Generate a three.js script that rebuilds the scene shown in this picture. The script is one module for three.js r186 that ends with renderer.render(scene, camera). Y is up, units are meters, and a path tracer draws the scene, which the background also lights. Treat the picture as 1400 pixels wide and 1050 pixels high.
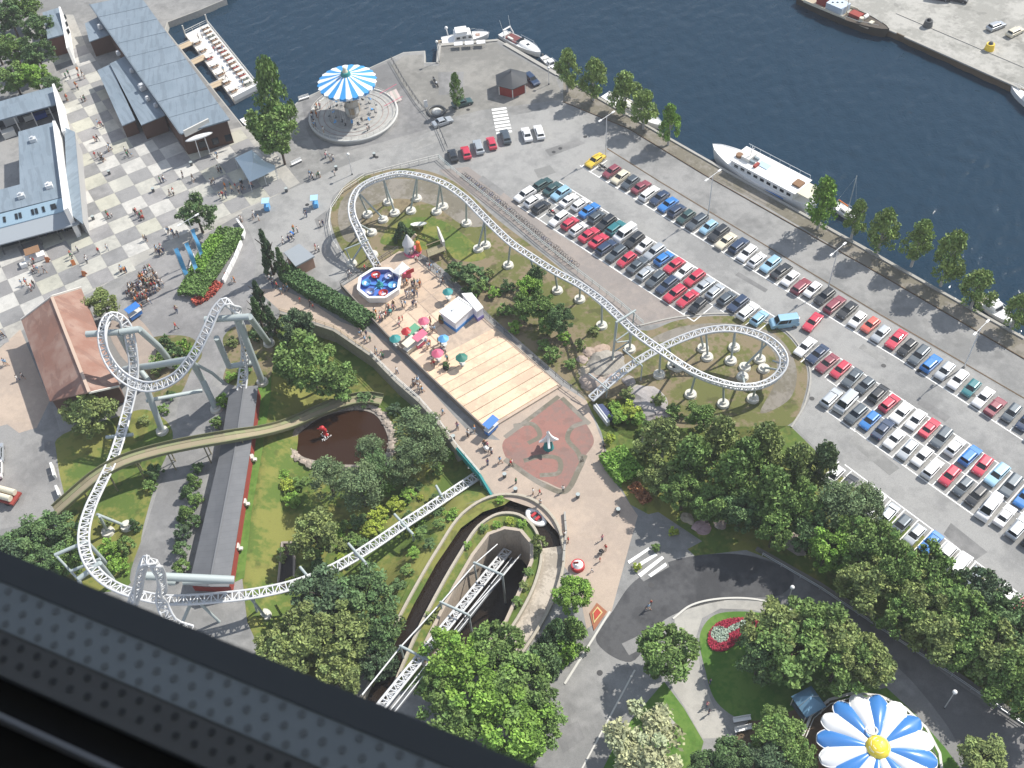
import * as THREE from 'three';
import { mergeGeometries } from 'three/addons/utils/BufferGeometryUtils.js';
import { MarchingCubes } from 'three/addons/objects/MarchingCubes.js';

// ---------- camera, sky, sun, exposure ----------
const V = (x, y, z) => new THREE.Vector3(x, y, z);
const EYE = 138, FOCAL = 1443, PITCH = 50.48 * Math.PI / 180, ROLL = -4.33 * Math.PI / 180;
const FWD = V(0, -Math.sin(PITCH), -Math.cos(PITCH));
const R0 = V(1, 0, 0), U0 = V(0, Math.cos(PITCH), -Math.sin(PITCH));
const RGT = R0.clone().multiplyScalar(Math.cos(ROLL)).addScaledVector(U0, Math.sin(ROLL));
const UPV = R0.clone().multiplyScalar(-Math.sin(ROLL)).addScaledVector(U0, Math.cos(ROLL));
const scene = new THREE.Scene();
const camera = new THREE.PerspectiveCamera(2 * Math.atan(525 / FOCAL) * 180 / Math.PI, 4 / 3, 0.03, 2000);
camera.position.set(0, EYE, 0);
camera.focus = 170; camera.userData.fStop = 18;
camera.up.copy(UPV);
camera.lookAt(FWD.x * 100, EYE + FWD.y * 100, FWD.z * 100);
camera.updateMatrixWorld();

const SKY_GAIN = 1.2;
const SUN_EL = 47 * Math.PI / 180, SUN_AZ = V(0.86, 0, -0.51).normalize();
const SUN = V(SUN_AZ.x * Math.cos(SUN_EL), Math.sin(SUN_EL), SUN_AZ.z * Math.cos(SUN_EL));
{ // hazy summer sky with thin broken cloud, sun disc left to the light below
  const W = 512, Hh = 256, d = new Float32Array(W * Hh * 4), hsh = (x, y, s) => { let h = Math.imul(x, 374761393) ^ Math.imul(y, 668265263) ^ Math.imul(s, 2246822519); h = Math.imul(h ^ (h >>> 13), 1274126177); return ((h ^ (h >>> 16)) >>> 0) / 4294967296; };
  const vn = (x, y, per, s) => { const xi = Math.floor(x), yi = Math.floor(y), fx = x - xi, fy = y - yi, a = fx * fx * (3 - 2 * fx), b = fy * fy * (3 - 2 * fy), m = k => ((k % per) + per) % per, q = (i, j) => hsh(m(i), j, s); return (q(xi, yi) * (1 - a) + q(xi + 1, yi) * a) * (1 - b) + (q(xi, yi + 1) * (1 - a) + q(xi + 1, yi + 1) * a) * b; };
  for (let j = 0; j < Hh; j++) for (let i = 0; i < W; i++) {
    const el = ((j + .5) / Hh - .5) * Math.PI, up = Math.max(0, Math.sin(el)), hz = Math.pow(1 - up, 3), k = 4 * (j * W + i);
    let c = [.17 + .30 * hz, .25 + .29 * hz, .40 + .22 * hz];
    let n = 0, w = .5; for (let o = 0; o < 5; o++) { n += w * vn(i / W * 10 * 2 ** o, j / Hh * 10 * 2 ** o, 10 * 2 ** o, o + 7); w *= .5; }
    const cl = Math.max(0, Math.min(1, (n - .46) * 5)) * .75; c = c.map((v, q) => v * (1 - cl) + [.62, .62, .63][q] * cl);
    if (el < 0) c = [.2, .2, .19]; for (let q = 0; q < 3; q++) d[k + q] = c[q] * SKY_GAIN; d[k + 3] = 1;
  }
  const t = new THREE.DataTexture(d, W, Hh, THREE.RGBAFormat, THREE.FloatType); t.mapping = THREE.EquirectangularReflectionMapping; t.magFilter = t.minFilter = THREE.LinearFilter; t.wrapS = THREE.RepeatWrapping; t.needsUpdate = true;
  scene.background = t; scene.environment = t;
}

const sun = new THREE.DirectionalLight(new THREE.Color(1, 0.95, 0.87), 4.9);
sun.position.set(SUN.x * 300, SUN.y * 300, -140 + SUN.z * 300);
sun.target.position.set(0, 0, -140);
sun.castShadow = true;
sun.shadow.mapSize.set(4096, 4096);
Object.assign(sun.shadow.camera, { left: -190, right: 190, top: 190, bottom: -190, near: 10, far: 800 });
sun.shadow.radius = 1.2;
scene.add(sun, sun.target);
scene.fog = new THREE.FogExp2(new THREE.Color(0.8, 0.83, 0.88), 0.0002);

const renderer = new THREE.WebGLRenderer({ antialias: true });
renderer.toneMapping = THREE.LinearToneMapping;
renderer.toneMappingExposure = 1.26;
renderer.shadowMap.enabled = true;

// ---------- small helpers ----------
function rng(seed) { let a = seed >>> 0; return () => { a = (a + 0x6D2B79F5) >>> 0; let t = a; t = Math.imul(t ^ (t >>> 15), t | 1); t ^= t + Math.imul(t ^ (t >>> 7), t | 61); return ((t ^ (t >>> 14)) >>> 0) / 4294967296; }; }
const lerp = (a, b, t) => a + (b - a) * t;
// a direction through the photograph met with the level y (metres) on which the thing stands
function G(u, v, y = 0) {
  const d = FWD.clone().multiplyScalar(FOCAL).addScaledVector(RGT, u - 700).addScaledVector(UPV, 525 - v);
  const t = (y - EYE) / d.y;
  return V(d.x * t, y, d.z * t);
}
const used = {};
function numbered(n) { used[n] = (used[n] ?? -1) + 1; return used[n] ? `${n}_${String(used[n]).padStart(3, '0')}` : n; }
function tag(o, label, category, group) { o.userData.label = label; o.userData.category = category; if (group) o.userData.group = group; return o; }
function thing(name, label, category, p = V(0, 0, 0), turn = 0, group) {
  const o = new THREE.Group(); o.name = numbered(name); o.position.copy(p); o.rotation.y = turn; scene.add(o);
  return tag(o, label, category, group);
}
function shadows(o) { o.castShadow = true; o.receiveShadow = true; return o; }
function part(parent, name, geo, mat) { const m = shadows(new THREE.Mesh(geo, mat)); m.name = name; parent.add(m); return m; }
function structure(name, geo, mat) { const m = shadows(new THREE.Mesh(geo, mat)); m.name = numbered(name); m.userData.kind = 'structure'; scene.add(m); return m; }
function single(name, label, category, geo, mat, group) { const m = shadows(new THREE.Mesh(geo, mat)); m.name = numbered(name); scene.add(m); return tag(m, label, category, group); }
function cloneThing(src, name, label, p, turn = 0, group) {
  const c = src.clone(); c.name = numbered(name); c.userData = { ...src.userData }; c.position.copy(p); c.rotation.y = turn; scene.add(c);
  return tag(c, label, src.userData.category, group ?? src.userData.group);
}
// ---------- geometry helpers ----------
const M4 = () => new THREE.Matrix4();
function plain(g) { const h = g.index ? g.toNonIndexed() : g; for (const k of Object.keys(h.attributes)) if (!['position', 'normal', 'uv'].includes(k)) h.deleteAttribute(k); return h; }
const merge = list => mergeGeometries(list.map(plain), false);
function box(w, h, d, x = 0, y = 0, z = 0, ry = 0, rx = 0, rz = 0) { const g = new THREE.BoxGeometry(w, h, d); g.applyMatrix4(M4().makeRotationFromEuler(new THREE.Euler(rx, ry, rz))); g.translate(x, y, z); return g; }
function cyl(r0, r1, h, x = 0, y = 0, z = 0, n = 10) { const g = new THREE.CylinderGeometry(r1, r0, h, n); g.translate(x, y + h / 2, z); return g; }
function ball(r, x = 0, y = 0, z = 0, n = 8) { const g = new THREE.SphereGeometry(r, n, Math.max(4, n - 2)); g.translate(x, y, z); return g; }
const YUP = V(0, 1, 0);
function bar(a, b, r, n = 6, r2 = r) {
  const d = b.clone().sub(a), L = d.length(), g = new THREE.CylinderGeometry(r2, r, L, n);
  g.translate(0, L / 2, 0);
  g.applyQuaternion(new THREE.Quaternion().setFromUnitVectors(YUP, d.normalize())); g.translate(a.x, a.y, a.z); return g;
}
// a beam of rectangular section between two points, its height axis kept upright
function beam(a, b, w, h) {
  const d = b.clone().sub(a), L = d.length(), g = new THREE.BoxGeometry(w, h, L);
  const m = M4().lookAt(b, a, YUP); g.applyMatrix4(m); const c = a.clone().lerp(b, .5); g.translate(c.x, c.y, c.z); return g;
}
// flat sheet from a polygon in (x, z), uv in metres
function sheet(poly, y, holes = []) {
  const s = new THREE.Shape(poly.map(p => new THREE.Vector2(p.x, -p.z)));
  for (const h of holes) s.holes.push(new THREE.Path(h.map(p => new THREE.Vector2(p.x, -p.z))));
  const g = new THREE.ShapeGeometry(s), P = g.attributes.position, U = g.attributes.uv;
  for (let i = 0; i < P.count; i++) { const x = P.getX(i), z = -P.getY(i); P.setXYZ(i, x, y, z); U.setXY(i, x, z); }
  g.computeVertexNormals(); return g;
}
const pxs = (list, y = 0) => list.map(([u, v]) => G(u, v, y));
function smoothLoop(pts, n = 60, closed = true) { return new THREE.CatmullRomCurve3(pts, closed, 'centripetal').getPoints(n).slice(0, closed ? -1 : undefined); }
// prism: polygon of 3D points (top face) with vertical sides dropped by `drop` (number, or absolute floor via floorY)
function prism(pts, drop, floorY = null) {
  const n = pts.length, e = pts[1].clone().sub(pts[0]).setY(0).normalize(), f = V(-e.z, 0, e.x);
  const low = pts.map(p => V(p.x, floorY === null ? p.y - drop : floorY, p.z));
  const pos = [], uv = [];
  const put = (p, a, b) => { pos.push(p.x, p.y, p.z); uv.push(a, b); };
  const flat = pts.map(p => new THREE.Vector2(p.x, p.z));
  let idx = THREE.ShapeUtils.triangulateShape(flat, []);
  for (const [a, b, c] of idx) {
    const A = pts[a], B = pts[b], C = pts[c];
    const up = B.clone().sub(A).cross(C.clone().sub(A)).y > 0, o = up ? [a, b, c] : [a, c, b];
    for (const k of o) put(pts[k], pts[k].dot(e), pts[k].dot(f));
    for (const k of [o[0], o[2], o[1]]) put(low[k], low[k].dot(e), low[k].dot(f));
  }
  const ccw = THREE.ShapeUtils.isClockWise(flat);
  for (let i = 0; i < n; i++) {
    const j = (i + 1) % n, [a, b] = ccw ? [i, j] : [j, i], L = pts[a].distanceTo(pts[b]);
    put(pts[a], 0, pts[a].y); put(pts[b], L, pts[b].y); put(low[a], 0, low[a].y);
    put(pts[b], L, pts[b].y); put(low[b], L, low[b].y); put(low[a], 0, low[a].y);
  }
  const g = new THREE.BufferGeometry();
  g.setAttribute('position', new THREE.Float32BufferAttribute(pos, 3)); g.setAttribute('uv', new THREE.Float32BufferAttribute(uv, 2));
  g.computeVertexNormals(); return g;
}
// vertical wall along a polyline
function wallLine(pts, y0, y1, t) {
  const gs = [];
  for (let i = 0; i + 1 < pts.length; i++) {
    const a = pts[i], b = pts[i + 1], L = Math.hypot(b.x - a.x, b.z - a.z) + t * .6, ang = Math.atan2(-(b.z - a.z), b.x - a.x);
    const g = box(L, y1 - y0, t, (a.x + b.x) / 2, (y0 + y1) / 2 + i % 2 * .003, (a.z + b.z) / 2, ang); gs.push(g);
  }
  return merge(gs);
}
function inPoly(p, poly) { let c = false; for (let i = 0, j = poly.length - 1; i < poly.length; j = i++) { const a = poly[i], b = poly[j]; if ((a.z > p.z) !== (b.z > p.z) && p.x < (b.x - a.x) * (p.z - a.z) / (b.z - a.z) + a.x) c = !c; } return c; }
function distLine(p, pts, closed) { let m = 1e9; for (let i = 0; i < pts.length - (closed ? 0 : 1); i++) { const a = pts[i], b = pts[(i + 1) % pts.length], dx = b.x - a.x, dz = b.z - a.z, t = Math.max(0, Math.min(1, ((p.x - a.x) * dx + (p.z - a.z) * dz) / (dx * dx + dz * dz))); m = Math.min(m, Math.hypot(p.x - a.x - t * dx, p.z - a.z - t * dz)); } return m; }

// ---------- procedural textures ----------
const hashN = (x, y, s) => { let h = Math.imul(x, 374761393) ^ Math.imul(y, 668265263) ^ Math.imul(s, 2246822519); h = Math.imul(h ^ (h >>> 13), 1274126177); return ((h ^ (h >>> 16)) >>> 0) / 4294967296; };
function pn(x, y, per, s) { // periodic value noise, x,y in cells
  const xi = Math.floor(x), yi = Math.floor(y), fx = x - xi, fy = y - yi, u = fx * fx * (3 - 2 * fx), w = fy * fy * (3 - 2 * fy), m = k => ((k % per) + per) % per;
  return lerp(lerp(hashN(m(xi), m(yi), s), hashN(m(xi + 1), m(yi), s), u), lerp(hashN(m(xi), m(yi + 1), s), hashN(m(xi + 1), m(yi + 1), s), u), w);
}
function fbm(a, b, per, s, o = 4) { let v = 0, w = .5, n = 0; for (let k = 0; k < o; k++) { v += w * pn(a * per, b * per, per, s + k); n += w; w *= .55; per *= 2; } return v / n; }
const enc = c => Math.max(0, Math.min(255, Math.round(255 * (c <= .0031308 ? 12.92 * c : 1.055 * Math.pow(c, 1 / 2.4) - .055))));
function colourTex(size, metres, fn) {
  const d = new Uint8Array(size * size * 4);
  for (let j = 0; j < size; j++) for (let i = 0; i < size; i++) { const c = fn(i / size, j / size, i, j), k = 4 * (j * size + i); d[k] = enc(c[0]); d[k + 1] = enc(c[1]); d[k + 2] = enc(c[2]); d[k + 3] = 255; }
  const t = new THREE.DataTexture(d, size, size); t.colorSpace = THREE.SRGBColorSpace; t.wrapS = t.wrapT = THREE.RepeatWrapping; t.magFilter = THREE.LinearFilter; t.minFilter = THREE.LinearMipmapLinearFilter; t.generateMipmaps = true;
  t.repeat.set(1 / metres, 1 / metres); t.needsUpdate = true; return t;
}
function greyTex(size, metres, fn) { const t = colourTex(size, metres, (a, b, i, j) => [0, 0, 0]); const d = t.image.data; for (let j = 0; j < size; j++) for (let i = 0; i < size; i++) { const k = 4 * (j * size + i), c = Math.max(0, Math.min(255, 255 * fn(i / size, j / size, i, j))); d[k] = d[k + 1] = d[k + 2] = c; } t.colorSpace = THREE.NoColorSpace; return t; }
const mix3 = (a, b, t) => [lerp(a[0], b[0], t), lerp(a[1], b[1], t), lerp(a[2], b[2], t)];
const mul3 = (a, k) => [a[0] * k, a[1] * k, a[2] * k];
const std = (o) => new THREE.MeshStandardMaterial({ roughness: .85, side: THREE.DoubleSide, ...o });
const col = (r, g, b, rough = .7, metal = 0) => std({ color: new THREE.Color(r, g, b), roughness: rough, metalness: metal });
const groundTex = (base, alt, amt, seed, metres = 37, spots = 0) => colourTex(720, metres, (a, b, i, j) => {
  const n = fbm(a, b, 5, seed, 6), m = fbm(a, b, 40, seed + 9, 3), f = hashN(i, j, seed), p = fbm(a, b, 13, seed + 20, 3);
  let c = mix3(base, alt, Math.max(0, Math.min(1, (n - .5) * 3.2 * amt + (m - .5) * 1.5 * amt + .45)));
  c = mul3(c, .86 + .28 * f); if (spots && p > .64) c = mul3(c, 1 - spots * Math.min(1, (p - .64) * 14)); return c;
});
const T = {
  asphalt: groundTex([.20, .2, .196], [.275, .272, .265], 1, 3, 41, .12),
  plazaAsphalt: groundTex([.23, .23, .226], [.305, .303, .295], 1, 13, 47, .08),
  darkAsphalt: groundTex([.05, .051, .055], [.085, .086, .09], 1, 5, 33, .1),
  pinkAsphalt: groundTex([.30, .262, .237], [.25, .225, .21], 1, 7, 29, .06),
  concrete: groundTex([.40, .385, .35], [.33, .32, .295], 1, 9, 23, .1),
  beige: groundTex([.44, .355, .285], [.38, .31, .255], 1, 11, 31, .06),
  deck: groundTex([.57, .45, .34], [.46, .365, .285], 1.3, 17, 26, .08),
  redPaving: groundTex([.29, .15, .125], [.235, .15, .13], 1.2, 15, 19, .1),
  grass: groundTex([.085, .135, .022], [.185, .19, .045], 1.5, 21, 27, .25),
  lawn: groundTex([.065, .155, .018], [.115, .205, .035], 1.2, 25, 21, .15),
  dryGrass: groundTex([.12, .128, .038], [.205, .165, .1], 1.8, 23, 24, .28),
  gravel: groundTex([.23, .21, .18], [.165, .15, .115], 1.5, 27, 17, .15),
  quay: groundTex([.40, .39, .36], [.29, .285, .26], 1.2, 29, 28, .2),
  soil: groundTex([.12, .085, .05], [.16, .11, .07], 1.4, 31, 15, .2),
  rustRoof: colourTex(512, 16, (a, b, i, j) => { const n = fbm(a, b, 6, 41, 5), q = fbm(a * 1, b * .25, 16, 44, 3); let c = mix3([.25, .13, .095], [.34, .235, .19], Math.max(0, Math.min(1, (n - .35) * 2.2))); c = mix3(c, [.2, .11, .085], q > .6 ? .5 : 0); return mul3(c, .9 + .2 * hashN(i, j, 4)); }),
  slate: colourTex(512, 14, (a, b, i, j) => { const n = fbm(a, b, 6, 51, 4); const rib = (i % 37) < 3 ? .93 : 1; const st = fbm(a * 1, b * .12, 24, 53, 3); return mul3(mix3([.165, .212, .255], [.225, .275, .325], n), rib * (st > .58 ? .86 : 1) * (.94 + .12 * hashN(i, j, 6))); }),
  shedRoof: colourTex(256, 10, (a, b, i, j) => { const n = fbm(a, b, 7, 55, 4); const rib = (j % 26) < 2 ? .86 : 1; return mul3(mix3([.10, .105, .115], [.135, .14, .15], n), rib * (.95 + .1 * hashN(i, j, 8))); }),
  timber: colourTex(256, 6, (a, b, i, j) => { const n = fbm(a * 1, b, 4, 61, 5); return mul3(mix3([.20, .185, .115], [.28, .25, .16], n), .9 + .2 * hashN(i >> 1, j >> 4, 9)); }),
  rock: groundTex([.36, .32, .28], [.25, .22, .19], 1.6, 71, 9, .2),
};
const groundMat = (k, o = {}) => std({ map: T[k], roughness: .93, ...o });
const waveBump = greyTex(1024, 34, (a, b) => { const w = fbm(a + .02 * fbm(a, b, 6, 90, 3), b, 18, 91, 5), w2 = fbm(a, b, 44, 97, 4); return .45 * w + .55 * (1 - Math.abs(2 * w2 - 1)); });
const MT = {
  water: new THREE.MeshPhysicalMaterial({ color: new THREE.Color(.013, .034, .058), roughness: .05, bumpMap: waveBump, bumpScale: .1, ior: 1.33, side: THREE.DoubleSide }),
  pond: new THREE.MeshPhysicalMaterial({ color: new THREE.Color(.035, .016, .008), roughness: .1, bumpMap: waveBump, bumpScale: .03, ior: 1.33, side: THREE.DoubleSide }),
  darkWater: new THREE.MeshPhysicalMaterial({ color: new THREE.Color(.02, .014, .01), roughness: .14, bumpMap: waveBump, bumpScale: .06, ior: 1.33, side: THREE.DoubleSide }),
  white: col(.78, .78, .77, .5), paintLine: col(.8, .8, .78, .8), offWhite: col(.62, .61, .57, .7),
  cream: col(.62, .58, .46, .7), steel: col(.62, .64, .65, .38, .25), greyGreen: col(.37, .42, .42, .5),
  lightSteel: col(.57, .58, .59, .45, .1), darkSteel: col(.10, .105, .11, .5, .3), black: col(.018, .018, .02, .6),
  glass: new THREE.MeshPhysicalMaterial({ color: new THREE.Color(.02, .026, .032), roughness: .06, side: THREE.DoubleSide }),
  tyre: col(.02, .02, .021, .9), hub: col(.4, .4, .42, .35, .6), red: col(.46, .03, .035, .45), blue: col(.035, .17, .5, .45),
  skyBlue: col(.11, .36, .68, .5), teal: col(.03, .24, .24, .6), yellow: col(.75, .52, .04, .5), orange: col(.70, .19, .03, .5), pink: col(.6, .12, .2, .6),
  brick: col(.19, .085, .06, .9), wood: col(.23, .13, .07, .8), paleWood: col(.45, .36, .25, .8), brownWall: col(.105, .06, .045, .85),
  concrete: groundMat('concrete'), slate: groundMat('slate', { roughness: .6 }), trunk: col(.085, .065, .05, .95), birch: col(.45, .43, .40, .9),
  redWall: col(.28, .045, .035, .8), rubber: col(.03, .03, .03, .9), lamp: col(.8, .8, .78, .4), rock: groundMat('rock'), timber: groundMat('timber'),
};
const WATER_Y = -1.6;
// ---------- land, water and pavings ----------

const shore = pxs([[308, -2], [270, 14], [228, 30], [225, 40], [345, 190], [362, 186], [410, 137], [437, 125], [510, 91], [552, 72], [580, 70], [580, 86], [597, 86], [600, 60], [680, 54], [760, 100], [985, 229], [1180, 337], [1400, 462], [1700, 632]]);
const landOutline = [...shore, V(190, 0, 50), V(-230, 0, 50), V(-230, 0, -330), G(345, -60)];
// sunken garden, water channel and pit are openings in the land
const gardenWall = pxs([[383, 428], [420, 440], [457, 452], [507, 486], [542, 522], [574, 550], [602, 582], [625, 615], [657, 652], [672, 678]]);
const gardenHole = [...gardenWall, ...pxs([[634, 690], [597, 735], [565, 785], [536, 848], [502, 912], [440, 948], [360, 900], [338, 850], [330, 780], [342, 700], [356, 620], [366, 530], [370, 470]])];
const channelMid = pxs([[505, 985], [533, 920], [556, 868], [585, 812], [614, 762], [645, 717], [680, 697], [716, 699], [744, 722], [756, 762], [748, 805], [726, 852], [698, 895]], -1.2);
const channelCurve = new THREE.CatmullRomCurve3(channelMid, false, 'centripetal').getPoints(70);
function offsetLine(pts, d) { return pts.map((p, i) => { const a = pts[Math.max(0, i - 1)], b = pts[Math.min(pts.length - 1, i + 1)], t = b.clone().sub(a).setY(0).normalize(); return V(p.x - t.z * d, p.y, p.z + t.x * d); }); }
const CHW = 1.5;
const chL = offsetLine(channelCurve, -CHW), chR = offsetLine(channelCurve, CHW);
const channelHole = [...chL, ...chR.slice().reverse()];
const pitHole = pxs([[668, 731], [690, 723], [712, 726], [727, 744], [727, 768], [712, 806], [692, 850], [668, 880], [630, 900], [585, 915], [572, 900], [592, 860], [620, 805], [646, 760]]);
structure('ground', sheet(landOutline, 0, [gardenHole, channelHole, pitHole]), groundMat('asphalt'));
{ // wind-rippled lake surface: real waves near the quays, a plain sheet far off
  const poly = [...shore.map(p => V(p.x - .2, 0, p.z + .2)), V(420, 0, 20), V(420, 0, -520), V(-420, 0, -520), V(-160, 0, -330)], st = .55, x0 = -78, z0 = -292, nx = Math.round(248 / st), nz = Math.round(218 / st), id = new Int32Array((nx + 1) * (nz + 1)).fill(-1), pos = [], uv = [], idx = [];
  const wave = (x, z) => { const a = x * .82 + z * .57, b = -x * .57 + z * .82; return .34 * (fbm((a / 64) % 1 + 3, (b / 110) % 1 + 3, 40, 301, 3) - .5) + .2 * (fbm((b / 50 + 9), (a / 38 + 9), 24, 305, 2) - .5); };
  const inC = (x, z) => inPoly(V(x, 0, z), poly);
  const vtx = (i, j) => { const k = j * (nx + 1) + i; if (id[k] < 0) { id[k] = pos.length / 3; const x = x0 + i * st, z = z0 + j * st; pos.push(x, WATER_Y + wave(x, z), z); uv.push(x, z); } return id[k]; };
  for (let j = 0; j < nz; j++) for (let i = 0; i < nx; i++) { const x = x0 + (i + .5) * st, z = z0 + (j + .5) * st; if (!inC(x, z)) { if (!inC(x + .8, z - .8) && !inC(x - .8, z - .8) && !inC(x, z - 1)) continue; } const a = vtx(i, j), b = vtx(i + 1, j), c = vtx(i, j + 1), d = vtx(i + 1, j + 1); idx.push(a, c, b, b, c, d); }
  const g = new THREE.BufferGeometry(); g.setAttribute('position', new THREE.Float32BufferAttribute(pos, 3)); g.setAttribute('uv', new THREE.Float32BufferAttribute(uv, 2)); g.setIndex(idx); g.computeVertexNormals(); structure('lake_water', g, MT.water);
  structure('outer_lake', sheet(poly, WATER_Y - .4), MT.water);
}
structure('quay_wall', (() => { const gs = []; for (let i = 0; i + 1 < shore.length; i++) { const a = shore[i], b = shore[i + 1], L = a.distanceTo(b), g = box(L + .3, 3.2, .45, (a.x + b.x) / 2, -1.62 + (i % 2) * .003, (a.z + b.z) / 2, Math.atan2(-(b.z - a.z), b.x - a.x)); gs.push(g); } return merge(gs); })(), groundMat('quay'));
structure('far_quay', sheet([G(1060, -26), G(1208, 37), G(1230, 46), G(1385, 116), G(1700, 252), V(330, 0, -300), V(160, 0, -360)], 0), groundMat('quay'));
structure('far_quay_wall', wallLine([G(1060, -26, 0), G(1208, 37), G(1230, 46), G(1385, 116), G(1700, 252)].map(p => p.clone()), -3.2, -.02, .5), groundMat('soil'));
{ // pale coping stones along the far quay edge
  const e = structure('quay_edge', merge([beam(G(1237, 50, .14), G(1396, 121, .14), .7, .3), beam(G(1150, 13, .14), G(1226, 45, .14), .7, .28)]), groundMat('concrete'));
  part(e, 'crane_rail', merge([beam(G(1225, 18, .06), G(1400, 92, .06), .22, .12)]), MT.concrete);
}
{ // shoreline kerb on the near quay and the strip of rough grass behind it
  structure('quay_kerb', merge([beam(G(690, 60, .12), G(762, 102, .12), .9, .26), beam(G(762, 102, .12), G(985, 229.5, .12), .55, .26), beam(G(985, 229.5, .12), G(1400, 462.5, .12), .55, .25), beam(G(603, 62, .12), G(680, 55, .12), .7, .25), beam(G(598, 86, .12), G(602, 62, .12), .5, .24)]), MT.concrete);
  structure('quay_strip', sheet(pxs([[770, 107], [985, 231], [1180, 339], [1400, 464], [1560, 560], [1560, 590], [1400, 490], [1200, 372], [1050, 284], [960, 236], [860, 175], [770, 138]]), .012), groundMat('gravel'));
  structure('verge_kerb', merge([beam(G(770, 139, .07), G(860, 176, .07), .16, .14), beam(G(860, 176, .07), G(960, 237, .07), .16, .15), beam(G(960, 237, .07), G(1200, 373, .07), .16, .14), beam(G(1200, 373, .07), G(1420, 502, .07), .16, .15)]), groundMat('soil'));
}
// parking lot
const lotDir = V(Math.cos(.8671), 0, Math.sin(.8671)), lotN = V(lotDir.z, 0, -lotDir.x), lotO = G(807, 235);
const lot = (s, n, y = 0) => lotO.clone().addScaledVector(lotDir, s * 2.44).addScaledVector(lotN, n - .11 * Math.max(0, s - 29.5)).setY(y);
const parking = structure('parking_lot', sheet(pxs([[600, 232], [690, 160], [770, 145], [960, 240], [1200, 376], [1420, 506], [1480, 700], [1480, 860], [1400, 830], [1160, 660], [1085, 582], [1108, 545], [1104, 500], [1070, 446], [1010, 428], [930, 430], [870, 446], [790, 380], [700, 305], [640, 262]]), .006), groundMat('plazaAsphalt'));
structure('coaster_side_lane', sheet(pxs([[600, 232], [640, 228], [700, 272], [760, 318], [840, 368], [940, 434], [905, 442], [872, 447], [800, 388], [700, 305], [640, 262]]), .011), groundMat('pinkAsphalt'));
function line(a, b, w = .14) { const d = b.clone().sub(a).setY(0).normalize(), n = V(-d.z, 0, d.x).multiplyScalar(w / 2); return sheet([a.clone().add(n), b.clone().add(n), b.clone().sub(n), a.clone().sub(n)], .0165); }
const dash = (s0, n0, s1, n1, w) => part(parking, 'painted_line', line(lot(s0, n0), lot(s1, n1), w), MT.paintLine);
dash(-1.2, 0, 14, 0, .2); dash(14, 0, 29.5, 0, .2); dash(29.5, 0, 41, 0, .2);
for (let k = -1; k < 41; k++) dash(k, .1, k, 5, .18);
dash(-1, -6.5, 21.5, -6.5, .2); dash(25, -6.5, 41.5, -6.5, .2);
dash(-1.4, -17.1, 17, -17.1, .2); dash(28.5, -17.5, 40, -17.5, .2); dash(-1, -11.8, 18, -11.8, .15); dash(27, -12, 42, -12, .15);
for (let k = -1; k < 18; k++) dash(k, -6.6, k, k < 17 ? -17 : -17.1, .18);
for (let k = 18; k < 22; k++) dash(k - .1, -6.6, k - .1, -11.6, .18);
for (let k = 25; k < 43; k++) dash(k - .2, -6.6, k - .2, k > 28 ? -17.4 : -11.9, .18);
dash(32, -24, 46, -24.1, .2); for (let k = 32; k < 46; k++) dash(k - .4, -24.2, k - .4, -29, .18);
structure('shore_road', sheet(pxs([[790, 152], [860, 179], [960, 240], [1200, 376], [1420, 505], [1420, 560], [1200, 430], [1050, 341], [900, 248], [830, 200]]), .010), groundMat('asphalt'));
structure('road_gutter', merge([beam(G(830, 203, .02), G(900, 247, .02), .25, .03), beam(G(900, 247, .02), G(1200, 428, .02), .25, .03), beam(G(1200, 428, .02), G(1420, 556, .02), .25, .03)]), groundMat('soil'));
structure('cargo_apron', sheet(pxs([[604, 64], [678, 58], [700, 74], [760, 106], [770, 136], [700, 145], [660, 150], [600, 165], [560, 130], [535, 90], [552, 76], [578, 74], [580, 90], [600, 90]]), .006), groundMat('asphalt', { color: new THREE.Color(.95, .93, .88) }));
structure('swing_ride_apron', sheet(pxs([[412, 140], [437, 128], [530, 86], [560, 130], [590, 175], [520, 195], [440, 215], [420, 180]]), .006), groundMat('asphalt', { color: new THREE.Color(.82, .82, .84) }));
{ const cw = structure('crosswalk', sheet(pxs([[672, 148], [692, 145], [700, 180], [680, 184]]), .012), groundMat('asphalt'));
  for (let k = 0; k < 8; k++) part(cw, 'stripe', sheet(pxs([[672 + k * .9, 149 + k * 4.6], [692 + k * 1.1, 146.5 + k * 4.5], [692.6 + k * 1.1, 149.2 + k * 4.5], [672.6 + k * .9, 151.8 + k * 4.6]]), .017), MT.paintLine); }

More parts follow.
